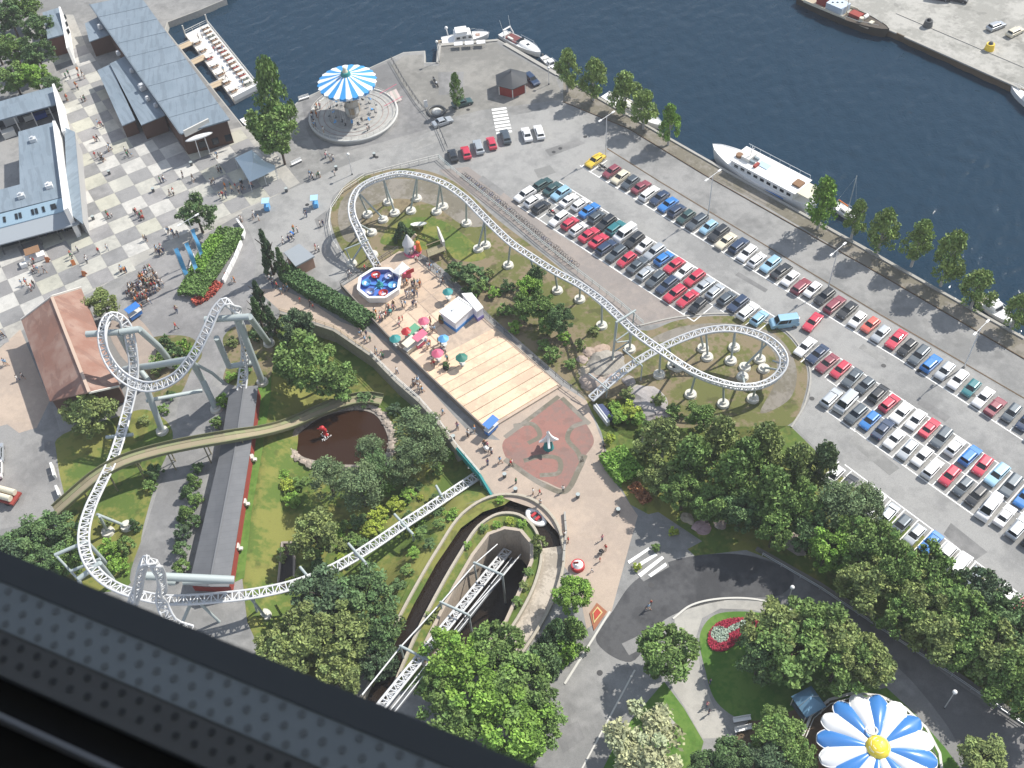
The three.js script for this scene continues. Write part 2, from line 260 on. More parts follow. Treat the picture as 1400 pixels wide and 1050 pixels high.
// checkered plaza: every slab is its own piece
const plaza = structure('checkered_plaza', sheet(pxs([[60, 20], [100, 20], [135, 105], [175, 185], [240, 195], [345, 170], [410, 250], [330, 292], [245, 340], [205, 352], [130, 397], [60, 430], [0, 474], [-60, 500], [-60, 330], [110, 305], [118, 285], [95, 180], [84, 100]]), .006), groundMat('concrete'));
{ const r = rng(5), ga = -.5191, o = V(-.5988 * 138, 0, -1.3671 * 138), e = V(Math.cos(ga), 0, Math.sin(ga)).multiplyScalar(4.278), g = V(-Math.sin(ga), 0, Math.cos(ga)).multiplyScalar(4.278 * .9552);
  const poly = pxs([[80, 60], [105, 62], [140, 105], [180, 185], [240, 192], [335, 172], [404, 252], [370, 272], [330, 290], [290, 300], [240, 330], [205, 346], [130, 390], [62, 424], [0, 465], [-30, 470], [-30, 350], [100, 318], [112, 295], [98, 200], [84, 110]]);
  const L = e.length(), W = g.length(), lightM = [0, 1, 2].map(k => groundMat('concrete', { color: new THREE.Color(1.26 - .08 * k, 1.28 - .08 * k, 1.32 - .14 * k) })), darkM = [0, 1, 2].map(k => groundMat('plazaAsphalt', { color: new THREE.Color(.86 + .07 * k, .86 + .06 * k, .88 + .06 * k) }));
  for (let i = -14; i < 18; i++) for (let j = -14; j < 20; j++) {
    const c = o.clone().addScaledVector(e, i + .5).addScaledVector(g, j + .5); if (!inPoly(c, poly)) continue;
    const t = .02 + .003 * r(), gm = new THREE.BoxGeometry(L - .05, t, W - .05); gm.translate(0, t / 2, 0); const U = gm.attributes.uv; for (let k = 0; k < U.count; k++) U.setXY(k, U.getX(k) * L + i * 3.1, U.getY(k) * W + j * 2.3);
    const m = part(plaza, 'slab', gm, (((i + j) % 2 + 2) % 2 ? darkM : lightM)[Math.floor(r() * 3)]); m.position.set(c.x, .008, c.z); m.rotation.y = -ga;
  } }
structure('plaza_promenade', sheet(pxs([[412, 252], [450, 235], [600, 175], [612, 200], [600, 235], [545, 226], [490, 238], [455, 268], [448, 292], [465, 345], [480, 368], [460, 385], [390, 345], [352, 345], [335, 300], [330, 288]]), .008), groundMat('plazaAsphalt'));
structure('entrance_paving', sheet(pxs([[240, 345], [330, 292], [352, 345], [345, 395], [330, 440], [285, 530], [250, 540], [215, 500], [190, 450], [165, 395], [205, 354]]), .01), groundMat('plazaAsphalt', { color: new THREE.Color(.86, .85, .87) }));
structure('left_yard', sheet(pxs([[0, 476], [28, 450], [70, 550], [85, 600], [78, 640], [88, 690], [60, 712], [-80, 740], [-80, 500]]), .008), groundMat('plazaAsphalt', { color: new THREE.Color(.85, .84, .84) }));
structure('yard_paving', sheet(pxs([[0, 476], [28, 450], [68, 548], [50, 585], [26, 592], [10, 580], [-60, 600], [-60, 500]]), .014), groundMat('beige'));

// grass and paths on the level ground
structure('coaster_lawn', sheet(smoothLoop(pxs([[452, 300], [456, 278], [476, 250], [520, 234], [570, 231], [620, 248], [680, 300], [760, 362], [830, 425], [880, 452], [930, 437], [1010, 433], [1068, 452], [1102, 500], [1098, 548], [1080, 580], [1000, 600], [930, 590], [860, 600], [800, 545], [680, 440], [560, 342], [500, 372], [470, 345]]), 140), .007), groundMat('dryGrass'));
structure('loop_gravel', sheet(smoothLoop(pxs([[880, 470], [930, 447], [1010, 443], [1060, 458], [1088, 500], [1080, 545], [1040, 565], [1060, 520], [1056, 480], [1010, 456], [940, 462]]), 90), .0125), groundMat('gravel'));
structure('upper_loop_gravel', sheet(smoothLoop(pxs([[462, 300], [470, 270], [500, 250], [560, 245], [620, 262], [670, 305], [640, 310], [590, 280], [540, 272], [500, 288], [488, 330], [474, 330]]), 90), .0125), groundMat('gravel'));
structure('dish_lawn', sheet(smoothLoop(pxs([[520, 332], [536, 310], [560, 298], [600, 300], [640, 326], [664, 352], [640, 358], [600, 346], [560, 338]]), 50), .0165), groundMat('grass'));
structure('loop_kerb', (() => { const p = smoothLoop(pxs([[870, 446], [930, 433], [1010, 430], [1070, 449], [1106, 500], [1102, 548], [1082, 584]], .06), 40, false); const gs = []; for (let i = 0; i + 1 < p.length; i++) gs.push(beam(p[i], p[i + 1], .3, .14 + .004 * (i % 2))); return merge(gs); })(), MT.concrete);
structure('lower_hill_grass', sheet(pxs([[800, 545], [860, 545], [930, 585], [1080, 582], [1160, 660], [1400, 830], [1480, 900], [1480, 1020], [1400, 985], [1290, 910], [1180, 830], [1080, 775], [1020, 752], [950, 760], [890, 705], [862, 690], [835, 640], [822, 590]]), .007), groundMat('grass'));
structure('ring_road', sheet(smoothLoop(pxs([[838, 835], [866, 796], [915, 768], [985, 757], [1045, 764], [1120, 800], [1210, 862], [1310, 935], [1440, 1030], [1440, 1100], [1340, 1060], [1290, 985], [1230, 915], [1150, 860], [1080, 830], [1010, 818], [950, 830], [905, 850], [862, 905], [815, 876]]), 160), .008), groundMat('asphalt', { color: new THREE.Color(.66, .66, .68) }));
structure('fresh_asphalt', sheet(smoothLoop(pxs([[838, 835], [866, 796], [915, 768], [985, 757], [1040, 764], [1085, 786], [1070, 812], [1010, 818], [950, 830], [905, 850], [862, 905], [815, 876]]), 90), .0125), groundMat('darkAsphalt'));
structure('pavement', sheet(pxs([[922, 846], [945, 829], [985, 820], [1040, 822], [1100, 842], [1095, 852], [1030, 834], [985, 832], [960, 845], [952, 870], [958, 920], [975, 965], [1000, 1008], [960, 1010], [935, 965], [912, 930], [925, 890]]), .0125), groundMat('concrete'));
structure('pavement_kerb', (() => { const p = smoothLoop(pxs([[920, 846], [945, 827.5], [985, 818.5], [1040, 820.5], [1100, 842]], .05), 30, false); const gs = []; for (let i = 0; i + 1 < p.length; i++) gs.push(beam(p[i], p[i + 1], .28, .12 + .004 * (i % 2))); return merge(gs); })(), col(.55, .54, .5, .8));
structure('park_lawn', sheet(smoothLoop(pxs([[957, 868], [975, 842], [1010, 836], [1060, 842], [1130, 870], [1190, 910], [1200, 945], [1120, 960], [1020, 985], [980, 960], [964, 915]]), 80), .016), groundMat('lawn'));
structure('triangle_lawn', sheet(pxs([[850, 1000], [880, 965], [908, 932], [935, 968], [962, 1014], [950, 1060], [820, 1060]]), .016), groundMat('lawn'));
structure('ride_verge', sheet(pxs([[1195, 945], [1212, 940], [1250, 975], [1292, 1022], [1320, 1060], [1262, 1060], [1262, 1020], [1225, 975]]), .016), groundMat('lawn'));
structure('service_road_line', merge([beam(G(868, 916, .03), G(793, 1056, .03), .22, .07), beam(G(834, 836, .05), G(772, 935, .05), .3, .12)]), col(.55, .54, .5, .8));
structure('flower_ride_ground', sheet(smoothLoop(pxs([[1075, 960], [1160, 952], [1220, 975], [1255, 1010], [1270, 1070], [1100, 1090], [1000, 1060], [1010, 1000]]), 50), .012), groundMat('soil'));
structure('channel_bank_grass', sheet(pxs([[672, 680], [700, 682], [690, 690], [660, 700], [630, 722], [596, 772], [566, 826], [540, 880], [510, 940], [502, 912], [536, 848], [565, 785], [597, 735], [634, 690]]), .007), groundMat('grass'));
structure('island_bank', sheet(offsetLine(channelCurve, 1.95).slice(3).map(p => V(p.x, 0, p.z)), .0075, [pitHole]), groundMat('grass'));
structure('beige_plaza', sheet(pxs([[684, 602], [668, 590], [770, 528], [802, 548], [822, 600], [838, 655], [872, 705], [862, 740], [836, 836], [802, 860], [790, 800], [772, 775], [764, 730], [735, 697], [700, 685], [676, 676], [657, 649], [625, 612], [602, 579], [574, 547], [507, 483], [457, 449], [383, 425], [350, 395], [383, 395], [420, 410], [466, 440], [510, 456], [528, 468], [590, 535], [640, 590], [662, 600]]), .009), groundMat('beige'));
structure('junction_paving', sheet(pxs([[862, 742], [875, 706], [900, 700], [960, 740], [930, 756], [880, 780], [858, 810], [838, 832]]), .012), groundMat('asphalt'));
{ const cw = structure('driveway_crossing', sheet(pxs([[856, 770], [905, 745], [915, 775], [880, 795]]), .0145), groundMat('asphalt'));
  for (const q of [[[858, 767], [887, 748], [889, 751], [860, 771]], [[866, 774], [896, 756], [899, 759], [869, 778]], [[872, 785], [905, 760], [908, 763], [876, 789]], [[886, 786], [910, 769], [912, 773], [890, 789]]]) part(cw, 'stripe', prism(pxs(q, .1), .09), MT.paintLine); }
const patch = structure('red_paving', sheet(smoothLoop(pxs([[688, 604], [720, 580], [765, 546], [790, 566], [803, 582], [812, 604], [800, 624], [790, 640], [774, 668], [745, 658], [705, 640], [690, 622]]), 90), .0135), groundMat('redPaving'));
for (const l of [[[690, 598], [764, 542]], [[768, 544], [806, 580]]]) part(patch, 'paving_border', line(G(l[0][0], l[0][1]), G(l[1][0], l[1][1]), .8).translate(0, .003, 0), groundMat('gravel'));
{ const curl = (pts, w) => { const p = smoothLoop(pxs(pts), 40, false), a = offsetLine(p, -w / 2), b = offsetLine(p, w / 2); part(patch, 'paving_border', sheet([...a, ...b.reverse()], .0185), groundMat('gravel')); };
  curl([[804, 576], [782, 585], [776, 600], [790, 618], [796, 632]], .8); curl([[702, 582], [728, 580], [738, 596], [722, 606]], .8); curl([[716, 630], [740, 624], [764, 628], [764, 646], [738, 650]], .8); curl([[690, 628], [745, 664], [772, 672], [792, 640], [800, 622]], .9); }
// raised wooden stage-deck in pale panels with darker joints
const deckPts = pxs([[466, 393], [546, 343], [562, 346], [768, 527], [664, 590], [590, 520], [530, 462]], .35);
const deck = structure('ride_deck', prism(deckPts, .35), groundMat('deck', { color: new THREE.Color(.86, .87, .9) }));
{ const stepA = [G(572, 502, .35), G(662, 587, .35)], stepB = [G(676, 448, .35), G(764, 526, .35)];
  for (let k = 0; k < 9; k++) { const f = (u, w) => stepA[0].clone().lerp(stepA[1], u).lerp(stepB[0].clone().lerp(stepB[1], u), w); const q = [f(k / 9 + .004, .015), f(k / 9 + .004, .985), f((k + .96) / 9, .985), f((k + .96) / 9, .015)]; part(deck, 'deck_step', prism(q.map(p => p.setY(.40 + .015 * k)), .05 + .015 * k), groundMat('deck', { color: new THREE.Color(1.2 + .1 * (k % 3), 1.14 + .09 * (k % 3), 1.06 + .08 * (k % 3)) })); }
  const a = deckPts[0], ex = G(546, 343, .35).sub(a).normalize(), ez = G(590, 520, .35).sub(a).setY(0).normalize(); const r = rng(77); const Wd = 2.9, Ld = 3.4, ms = [0, 1, 2, 3].map(k => groundMat('deck', { color: new THREE.Color(.9 + .1 * k, .88 + .1 * k, .87 + .1 * k) }));
  const inner = pxs([[467, 393.5], [546, 344], [562, 347], [767, 527], [664, 589], [590.5, 519.5], [531, 461.5]], .35);
  for (let i = -1; i < 7; i++) for (let j = -2; j < 12; j++) { const c = k => a.clone().addScaledVector(ex, (i + k[0]) * Wd).addScaledVector(ez, (j + k[1]) * Ld); const q = [c([.04, .04]), c([.96, .04]), c([.96, .96]), c([.04, .96])]; const cc = c([.5, .5]); if (!inPoly(cc, inner)) continue; { const A = stepA[0], B = stepB[0]; if ((B.x - A.x) * (q[3].z - A.z) - (B.z - A.z) * (q[3].x - A.x) > 0 || (B.x - A.x) * (q[2].z - A.z) - (B.z - A.z) * (q[2].x - A.x) > 0) continue; } if (!q.every(p => inPoly(p, inner))) { continue; } part(deck, 'deck_panel', prism(q.map(p => p.setY(.39 + .004 * r())), .05), ms[j > 4 ? 2 + Math.floor(r() * 2) : Math.floor(r() * 3)]); } }

// ---------- sunken garden terrain ----------
const GY = -3;
{ const freeEdge = gardenHole.slice(gardenWall.length - 1).concat([gardenHole[0]]);
  const xs = gardenHole.map(p => p.x), zs = gardenHole.map(p => p.z), x0 = Math.min(...xs) - 3, x1 = Math.max(...xs) + 3, z0 = Math.min(...zs) - 3, z1 = Math.max(...zs) + 3, st = 1.1, nx = Math.ceil((x1 - x0) / st), nz = Math.ceil((z1 - z0) / st), pos = [], uv = [], idx = [];
  const h = p => { const ins = inPoly(p, gardenHole), d = distLine(p, freeEdge, false); const k = ins ? Math.min(1, d / 6) : 0; const s = k * k * (3 - 2 * k); return (ins ? lerp(-.03, GY, s) : (distLine(p, gardenWall, false) < 2.5 && d > 3 ? GY : -.5)) + (s > .9 ? .3 * (fbm(p.x / 40, p.z / 40, 8, 3, 3) - .5) : 0); };
  globalThis.gardenH = h;
  for (let j = 0; j <= nz; j++) for (let i = 0; i <= nx; i++) { const p = V(x0 + i * st, 0, z0 + j * st); pos.push(p.x, h(p), p.z); uv.push(p.x, p.z); }
  for (let j = 0; j < nz; j++) for (let i = 0; i < nx; i++) { const a = j * (nx + 1) + i; const q = V(x0 + (i + .5) * st, 0, z0 + (j + .5) * st); if (!inPoly(q, gardenHole) && distLine(q, gardenHole, true) > .9) continue; idx.push(a, a + nx + 1, a + 1, a + 1, a + nx + 1, a + nx + 2); }
  const g = new THREE.BufferGeometry(); g.setAttribute('position', new THREE.Float32BufferAttribute(pos, 3)); g.setAttribute('uv', new THREE.Float32BufferAttribute(uv, 2)); g.setIndex(idx); g.computeVertexNormals();
  structure('sunken_garden', g, groundMat('grass')); }
single('retaining_wall', 'grey retaining wall between the walkway and the sunken garden', 'wall', wallLine(gardenWall.slice(0, 8), -3.6, .05, .4), groundMat('quay', { color: new THREE.Color(.8, .78, .74) }));
single('bridge_fascia', 'green bridge edge over the coaster tunnel', 'bridge edge', wallLine(gardenWall.slice(7, 10), -.9, .5, .35), MT.teal);
structure('tunnel_wall', merge([wallLine([G(657, 652), G(700, 620)].map(p => p), -4.5, -.1, .4), wallLine([G(625, 615), G(672, 590)], -4.5, -.1, .4)]), groundMat('quay'));
// water channel: bed, walls, water
structure('channel_wall', merge([wallLine(offsetLine(channelCurve, -CHW - .2), -2.4, .45, .4), wallLine(offsetLine(channelCurve, CHW + .2), -2.4, .4, .4)]), groundMat('quay', { color: new THREE.Color(1.1, 1.02, .9) }));
const wetEnd = 52;
structure('channel_water', sheet([...chL.slice(0, wetEnd), ...chR.slice(0, wetEnd).reverse()], -.9), MT.darkWater);
structure('channel_weir', sheet([...chL.slice(wetEnd - 1), ...chR.slice(wetEnd - 1).reverse()], -.55), groundMat('rock', { color: new THREE.Color(1.3, 1.3, 1.25) }));
structure('pit_wall', wallLine([...pitHole, pitHole[0]], -9, .35, .5), groundMat('beige', { color: new THREE.Color(1.05, 1.1, 1.1) }));
structure('pit_water', sheet(pitHole, -8.2), MT.darkWater);
// pond
const pondPts = smoothLoop(pxs([[399, 606], [413, 588], [445, 568], [488, 560], [513, 566], [527, 584], [533, 606], [524, 630], [490, 638], [440, 634], [410, 625]], GY), 46);
structure('pond_water', sheet(pondPts, GY + .18), MT.pond);
{ const rim = structure('pond_edge', (() => { const gs = []; for (let i = 0; i < pondPts.length; i++) { const a = pondPts[i], b = pondPts[(i + 1) % pondPts.length]; gs.push(beam(V(a.x, GY + .1, a.z), V(b.x, GY + .1, b.z), .5, .35 + .004 * (i % 2))); } return merge(gs); })(), MT.rock), r = rng(12);
  const sg = [0, 1, 2].map(s => { const q = rng(s + 3), g = new THREE.DodecahedronGeometry(.5, 0), P = g.attributes.position; for (let i = 0; i < P.count; i++) { const h = hashN(Math.round(P.getX(i) * 50), Math.round(P.getY(i) * 50 + P.getZ(i) * 31), s); P.setXYZ(i, P.getX(i) * (.8 + .4 * h), P.getY(i) * .6, P.getZ(i) * (.8 + .4 * h)); } g.computeVertexNormals(); return g; });
  const sm = [0, 1, 2].map(k => groundMat('rock', { color: new THREE.Color(.9 + .2 * k, .88 + .18 * k, .84 + .18 * k) }));
  const off = offsetLine([...pondPts, pondPts[0]], 0);
  for (let i = 0; i < 92; i++) { const f = i / 92 * pondPts.length, p = pondPts[Math.floor(f)].clone().lerp(pondPts[(Math.floor(f) + 1) % pondPts.length], f % 1), c = G(465, 598, GY), o = p.clone().sub(c).setY(0).normalize(); const m = part(rim, 'stone', sg[i % 3], sm[Math.floor(r() * 3)]); m.position.copy(p).addScaledVector(o, .2 + 1.0 * r()); m.position.y = GY + .3; m.scale.set(.8 + .7 * r(), .8 + .5 * r(), .8 + .7 * r()); m.rotation.y = r() * 6; } }

// worn patches, covers and tyre marks on the asphalt
{ const patchIt = (q, m, y = .0195) => { const p = structure('asphalt_patch', sheet(pxs(q), y), m); }; const dk = groundMat('asphalt', { color: new THREE.Color(.86, .86, .87) }), lt = groundMat('asphalt', { color: new THREE.Color(1.07, 1.07, 1.06) });
  for (const [q, m] of [[[[599, 99], [634, 98], [633, 128], [600, 130]], dk], [[[532, 166], [556, 160], [562, 180], [530, 186]], dk], [[[447, 207], [470, 196], [505, 190], [480, 205], [440, 218]], dk], [[[640, 172], [668, 160], [674, 170], [648, 184]], lt], [[[560, 196], [600, 182], [606, 192], [566, 206]], lt], [[[745, 205], [790, 190], [800, 196], [752, 214]], dk], [[[852, 178], [876, 190], [872, 196], [848, 183]], dk], [[[1000, 330], [1040, 352], [1034, 357], [994, 335]], lt], [[[1010, 372], [1050, 396], [1046, 400], [1005, 376]], dk], [[[1180, 470], [1212, 490], [1205, 496], [1174, 476]], lt], [[[1260, 545], [1300, 570], [1292, 577], [1254, 552]], dk], [[[1170, 590], [1230, 640], [1216, 650], [1160, 604]], lt], [[[1300, 715], [1350, 755], [1330, 768], [1290, 730]], dk], [[[730, 232], [752, 226], [760, 236], [736, 244]], lt], [[[660, 240], [690, 262], [684, 268], [654, 246]], dk], [[[760, 1000], [790, 985], [800, 1010], [770, 1030]], dk], [[[850, 880], [880, 866], [890, 880], [860, 896]], dk], [[[430, 300], [446, 288], [450, 300], [436, 316]], dk], [[[60, 600], [75, 604], [80, 640], [62, 632]], dk]]) patchIt(q, m);
  const cv = structure('drain_cover', merge([[766, 203], [757, 208], [800, 187], [1208, 500], [1110, 545], [1256, 507], [880, 262], [1100, 395], [1330, 540], [640, 150], [890, 800], [820, 920], [420, 280], [515, 215]].map(([u, v]) => { const p = G(u, v); return cyl(.42, .42, .006, p.x, .0235, p.z, 14); })), col(.06, .06, .062, .6, .4));
}

structure('frame_planting', sheet(smoothLoop(pxs([[305, 462], [322, 446], [352, 446], [372, 468], [366, 520], [330, 528], [306, 520], [312, 492]]), 50), .0165), groundMat('dryGrass'));
structure('curve_planting', sheet(smoothLoop(pxs([[190, 470], [215, 460], [262, 462], [276, 486], [262, 506], [244, 540], [214, 545], [196, 520]]), 50), .0165), groundMat('dryGrass'));
structure('queue_paving', sheet(smoothLoop(pxs([[150, 440], [176, 430], [200, 446], [214, 480], [196, 506], [168, 490]]), 40), .021), groundMat('beige', { color: new THREE.Color(.8, .82, .86) }));
// ---------- trees, shrubs and hedges ----------
function foliage(seed, kind, clumps, per, leaf) {
  const r = rng(seed), pos = [], nor = [], colr = [];
  const put = (c, s, tint) => {
    const n = V(r() - .5, r() * .9 - .25, r() - .5).normalize(), a = V(r() - .5, r() - .5, r() - .5).cross(n).normalize().multiplyScalar(s), b = n.clone().cross(a).multiplyScalar(.62);
    const q = [c.clone().add(a), c.clone().add(b), c.clone().sub(a), c.clone().sub(b)];
    for (const k of [0, 1, 2, 0, 2, 3]) { pos.push(q[k].x, q[k].y, q[k].z); nor.push(n.x, n.y, n.z); colr.push(tint[0], tint[1], tint[2]); }
  };
  for (let i = 0; i < clumps; i++) {
    let c, cr;
    if (kind === 'cone') { const h = Math.pow(r(), .8), w = Math.min(1, (1 - h) * 1.9 + .16) * (h < .12 ? .55 : 1), a = r() * 6.283, q = Math.sqrt(r()) * w * .8; c = V(Math.cos(a) * q, h * 2 - 1, Math.sin(a) * q); cr = .26; }
    else if (kind === 'spire') { const h = r(), w = .95 * (1 - h) + .06, a = r() * 6.283, q = (.35 + .65 * Math.sqrt(r())) * w; c = V(Math.cos(a) * q, h * 2 - 1, Math.sin(a) * q); cr = .2; }
    else if (kind === 'pine') { const a = r() * 6.283, q = Math.sqrt(r()) * .85, t = Math.floor(r() * 4) / 3; c = V(Math.cos(a) * q * (1 - .35 * t), -.5 + t * 1.2 + .2 * r(), Math.sin(a) * q * (1 - .35 * t)); cr = .27; }
    else { const d = V(r() - .5, r() - .42, r() - .5).normalize(), bump = .74 + .3 * Math.sin(d.x * 5 + seed) * Math.cos(d.z * 4.3 + seed * 2) + .12 * (r() - .5); c = d.multiplyScalar(bump * (.55 + .4 * Math.pow(r(), .5))); cr = .12 + .2 * r() * r(); }
    const ct = .72 + .56 * r(), warm = r() * .12;
    for (let k = 0; k < per; k++) {
      const d = V(r() - .5, r() - .5, r() - .5).normalize().multiplyScalar(cr * Math.pow(r(), .42)); d.y *= kind === 'pine' ? .45 : .8;
      const t = ct * (.72 + .56 * r()); put(c.clone().add(d), leaf * (.5 + 1.0 * r()), [t * (1 + warm), t, t * (1 - warm * .6)]);
    }
  }
  const g = new THREE.BufferGeometry();
  g.setAttribute('position', new THREE.Float32BufferAttribute(pos, 3)); g.setAttribute('normal', new THREE.Float32BufferAttribute(nor, 3)); g.setAttribute('color', new THREE.Float32BufferAttribute(colr, 3));
  return g;
}
const leafMat = (r, g, b) => new THREE.MeshStandardMaterial({ color: new THREE.Color(r, g, b), vertexColors: true, roughness: .75, side: THREE.DoubleSide });
const LEAF = { mid: leafMat(.135, .235, .06), dark: leafMat(.095, .175, .062), deep: leafMat(.07, .125, .06), bright: leafMat(.175, .325, .05), olive: leafMat(.185, .25, .08), pine: leafMat(.12, .185, .082), birch: leafMat(.2, .3, .082), lime: leafMat(.28, .37, .05), pale: leafMat(.36, .41, .24), rust: leafMat(.3, .135, .06) };
const CROWN = {
  round: [1, 2, 3, 4].map(s => foliage(s, 'round', 74, 120, .046)), cone: [11, 12].map(s => foliage(s, 'cone', 58, 84, .06)),
  pine: [21, 22].map(s => foliage(s, 'pine', 58, 100, .044)), spire: [31].map(s => foliage(s, 'spire', 70, 60, .07)), shrub: [41, 42].map(s => foliage(s, 'round', 34, 54, .085)),
};
function trunkGeo(seed) { const r = rng(seed), gs = [bar(V(0, -.05, 0), V(.04, 1, .03), .085, 7, .04)]; for (let k = 0; k < 6; k++) { const a = k * 1.05 + r(), y = .42 + .09 * k; gs.push(bar(V(.02, y, .01), V(Math.cos(a) * .42, y + .3 + .15 * r(), Math.sin(a) * .42), .032, 5, .012)); } return merge(gs); }
const TRUNK = [trunkGeo(1), trunkGeo(2)];
let treeSeed = 100;
// (u, v): middle of the crown in the photograph; r: crown radius, h: height; y0: ground level
function tree(u, v, r, h, kind, leaf, label, group, y0 = 0, name = 'leafy_tree', cat = 'tree') {
  const q = rng(treeSeed++), low = kind === 'shrub' ? 0 : kind === 'spire' ? .06 : kind === 'cone' ? .16 : kind === 'pine' ? .36 : .24;
  const cy = y0 + h * (low + (1 - low) / 2), c = G(u, v, cy), t = thing(name, label, cat, V(c.x, y0, c.z), q() * 6.283, group);
  if (kind !== 'shrub') { const tr = part(t, 'trunk', TRUNK[treeSeed % 2], kind === 'cone' ? MT.birch : MT.trunk); tr.scale.set(Math.min(h * .42, 3.4), h * .72, Math.min(h * .42, 3.4)); }
  const set = CROWN[kind], cr = part(t, kind === 'shrub' ? 'foliage' : 'crown', set[Math.floor(q() * set.length)], LEAF[leaf]);
  cr.scale.set(r * (.92 + .16 * q()), h * (1 - low) / 2 * (kind === 'round' || kind === 'shrub' ? 1.08 : 1), r * (.92 + .16 * q())); cr.position.y = h * (low + (1 - low) / 2) + (kind === 'shrub' ? -.02 * h : 0);
  return t;
}
const TONE = { mid: 'green', dark: 'dark green', deep: 'blackish green', bright: 'bright green', olive: 'olive', pine: 'blue-green', birch: 'yellowish', lime: 'lime green', pale: 'pale', rust: 'rusty' }, FORM = { round: 'round', cone: 'pointed', pine: 'layered', spire: 'narrow', shrub: '' };
const ORD = ['first', 'second', 'third', 'fourth', 'fifth', 'sixth', 'seventh', 'eighth', 'ninth', 'tenth', 'eleventh'];
const MARK = { 'trees between parking lot and ring road': [1100, 560, 'loop'], 'trees beside the lift hill': [700, 760, 'pit'], 'quay birches beside the shore road': [1110, 275, 'passenger boat'], 'park grove trees': [995, 868, 'flower bed'], 'pines around the pond': [445, 595, 'fountain'], 'trees below the coaster loop': [1040, 520, 'coaster loop'], 'thicket trees below the coaster': [300, 817, 'shed end'], 'quay birches by the moored cutter': [700, 115, 'kiosk'], 'trees in the grove by the plaza': [85, 40, 'pavilion'], 'bushes along the shed': [345, 520, 'shed top'], 'garden slope shrubs': [445, 595, 'fountain'], 'channel bank shrubs': [700, 690, 'raft'], 'island plant tufts': [735, 707, 'raft'], 'bushes on the rocky slope': [630, 425, 'booth'], 'trees on the deck slope': [630, 425, 'booth'], 'trees at the flume end': [76, 700, 'flume end'], 'narrow conifers by the walkway': [410, 350, 'brick kiosk'] };
const trees = (list, label, group, name, cat, y0 = 0) => {
  const rs = list.map(e => e[2]).sort((a, b) => a - b), n = rs.length, mk = MARK[group], mp = mk && G(mk[0], mk[1]);
  const lab = list.map(([u, v, r, h, k, l]) => [n > 2 && r === rs[n - 1] && rs[n - 2] < r ? 'biggest' : n > 2 && r === rs[0] && rs[1] > r ? 'smallest' : '', TONE[l], FORM[k], label].filter(Boolean).join(' '));
  const same = {}; lab.forEach((t, i) => (same[t] ??= []).push(i));
  for (const t in same) if (same[t].length > 1 && mk) same[t].sort((a, b) => G(list[a][0], list[a][1]).distanceTo(mp) - G(list[b][0], list[b][1]).distanceTo(mp)).forEach((i, q) => { lab[i] = `${t}, ${ORD[q]} from the ${mk[2]}`; });
  list.forEach(([u, v, r, h, k, l], i) => tree(u, v, r, h, k, l, lab[i], group, y0, name, cat));
};
trees([[12, 22, 4.6, 9, 'round', 'dark'], [40, 8, 4, 8, 'round', 'mid'], [50, 38, 4, 9, 'round', 'dark'], [18, 66, 4.4, 9, 'round', 'mid'], [50, 74, 4.6, 9, 'round', 'dark'], [18, 108, 4.2, 8, 'round', 'mid'], [46, 104, 4.4, 8, 'round', 'bright'], [70, 118, 3, 6, 'round', 'dark'], [-10, 60, 4.5, 9, 'round', 'deep'], [-8, 5, 5, 10, 'round', 'deep']], 'tree in the grove beside the white gabled pavilions', 'trees in the grove by the plaza', 'leafy_tree', 'tree');
tree(377, 178, 6.2, 14, 'round', 'mid', 'large bushy willow beside the pale tent roof on the shore', null);
tree(373, 134, 4.6, 20, 'cone', 'mid', 'tall pointed tree rising behind the bushy shoreline willow', null);
tree(623, 122, 1.8, 8.5, 'cone', 'mid', 'slim young birch standing alone on the apron near the hexagonal kiosk', null, 0, 'birch_tree');
trees([[776, 94, 3.3, 10, 'cone', 'birch'], [812, 106, 3.2, 10, 'cone', 'birch'], [855, 126, 4, 10, 'cone', 'birch'], [881, 148, 3.4, 9, 'cone', 'birch'], [916, 168, 2.6, 9.5, 'cone', 'bright']], 'birch on the quay near the red kiosk', 'quay birches by the moored cutter', 'birch_tree', 'tree');
trees([[1126, 276, 3.7, 11.5, 'cone', 'bright'], [1171, 298, 2.3, 9, 'cone', 'birch'], [1208, 314, 3.3, 10, 'cone', 'birch'], [1257, 330, 3.2, 10, 'cone', 'birch'], [1301, 350, 3.5, 12, 'cone', 'birch'], [1338, 394, 3.5, 8.5, 'cone', 'birch'], [1394, 424, 2.6, 8, 'cone', 'birch']], 'birch along the quay past the passenger boat', 'quay birches beside the shore road', 'birch_tree', 'tree');
tree(268, 292, 4.5, 8, 'round', 'dark', 'round dark green tree by the flagpoles on the plaza', null);
trees([[365, 344, 1.8, 11, 'spire', 'deep'], [385, 360, 1.5, 8, 'spire', 'dark'], [354, 405, 1.6, 8, 'spire', 'deep'], [352, 428, 1.7, 8, 'spire', 'dark'], [372, 440, 1.8, 7, 'spire', 'deep']], 'conifer by the clipped hedge', 'narrow conifers by the walkway', 'conifer', 'conifer');
tree(422, 494, 7.4, 12, 'round', 'mid', 'big round tree in the sunken garden above the pond', null, GY + .6);
tree(462, 520, 4.2, 8, 'round', 'mid', 'leafy tree leaning from the round tree towards the retaining wall', null, GY + .3);
tree(405, 446, 4, 9, 'round', 'deep', 'dark tree at the head of the sunken garden beside the walkway', null, GY + 1);
tree(118, 564, 5, 7.5, 'round', 'olive', 'bushy tree at the lower corner of the rust-red roofed hall', null);
tree(140, 414, 3.4, 7, 'round', 'olive', 'thin olive-green tree behind the curved coaster turn', null);
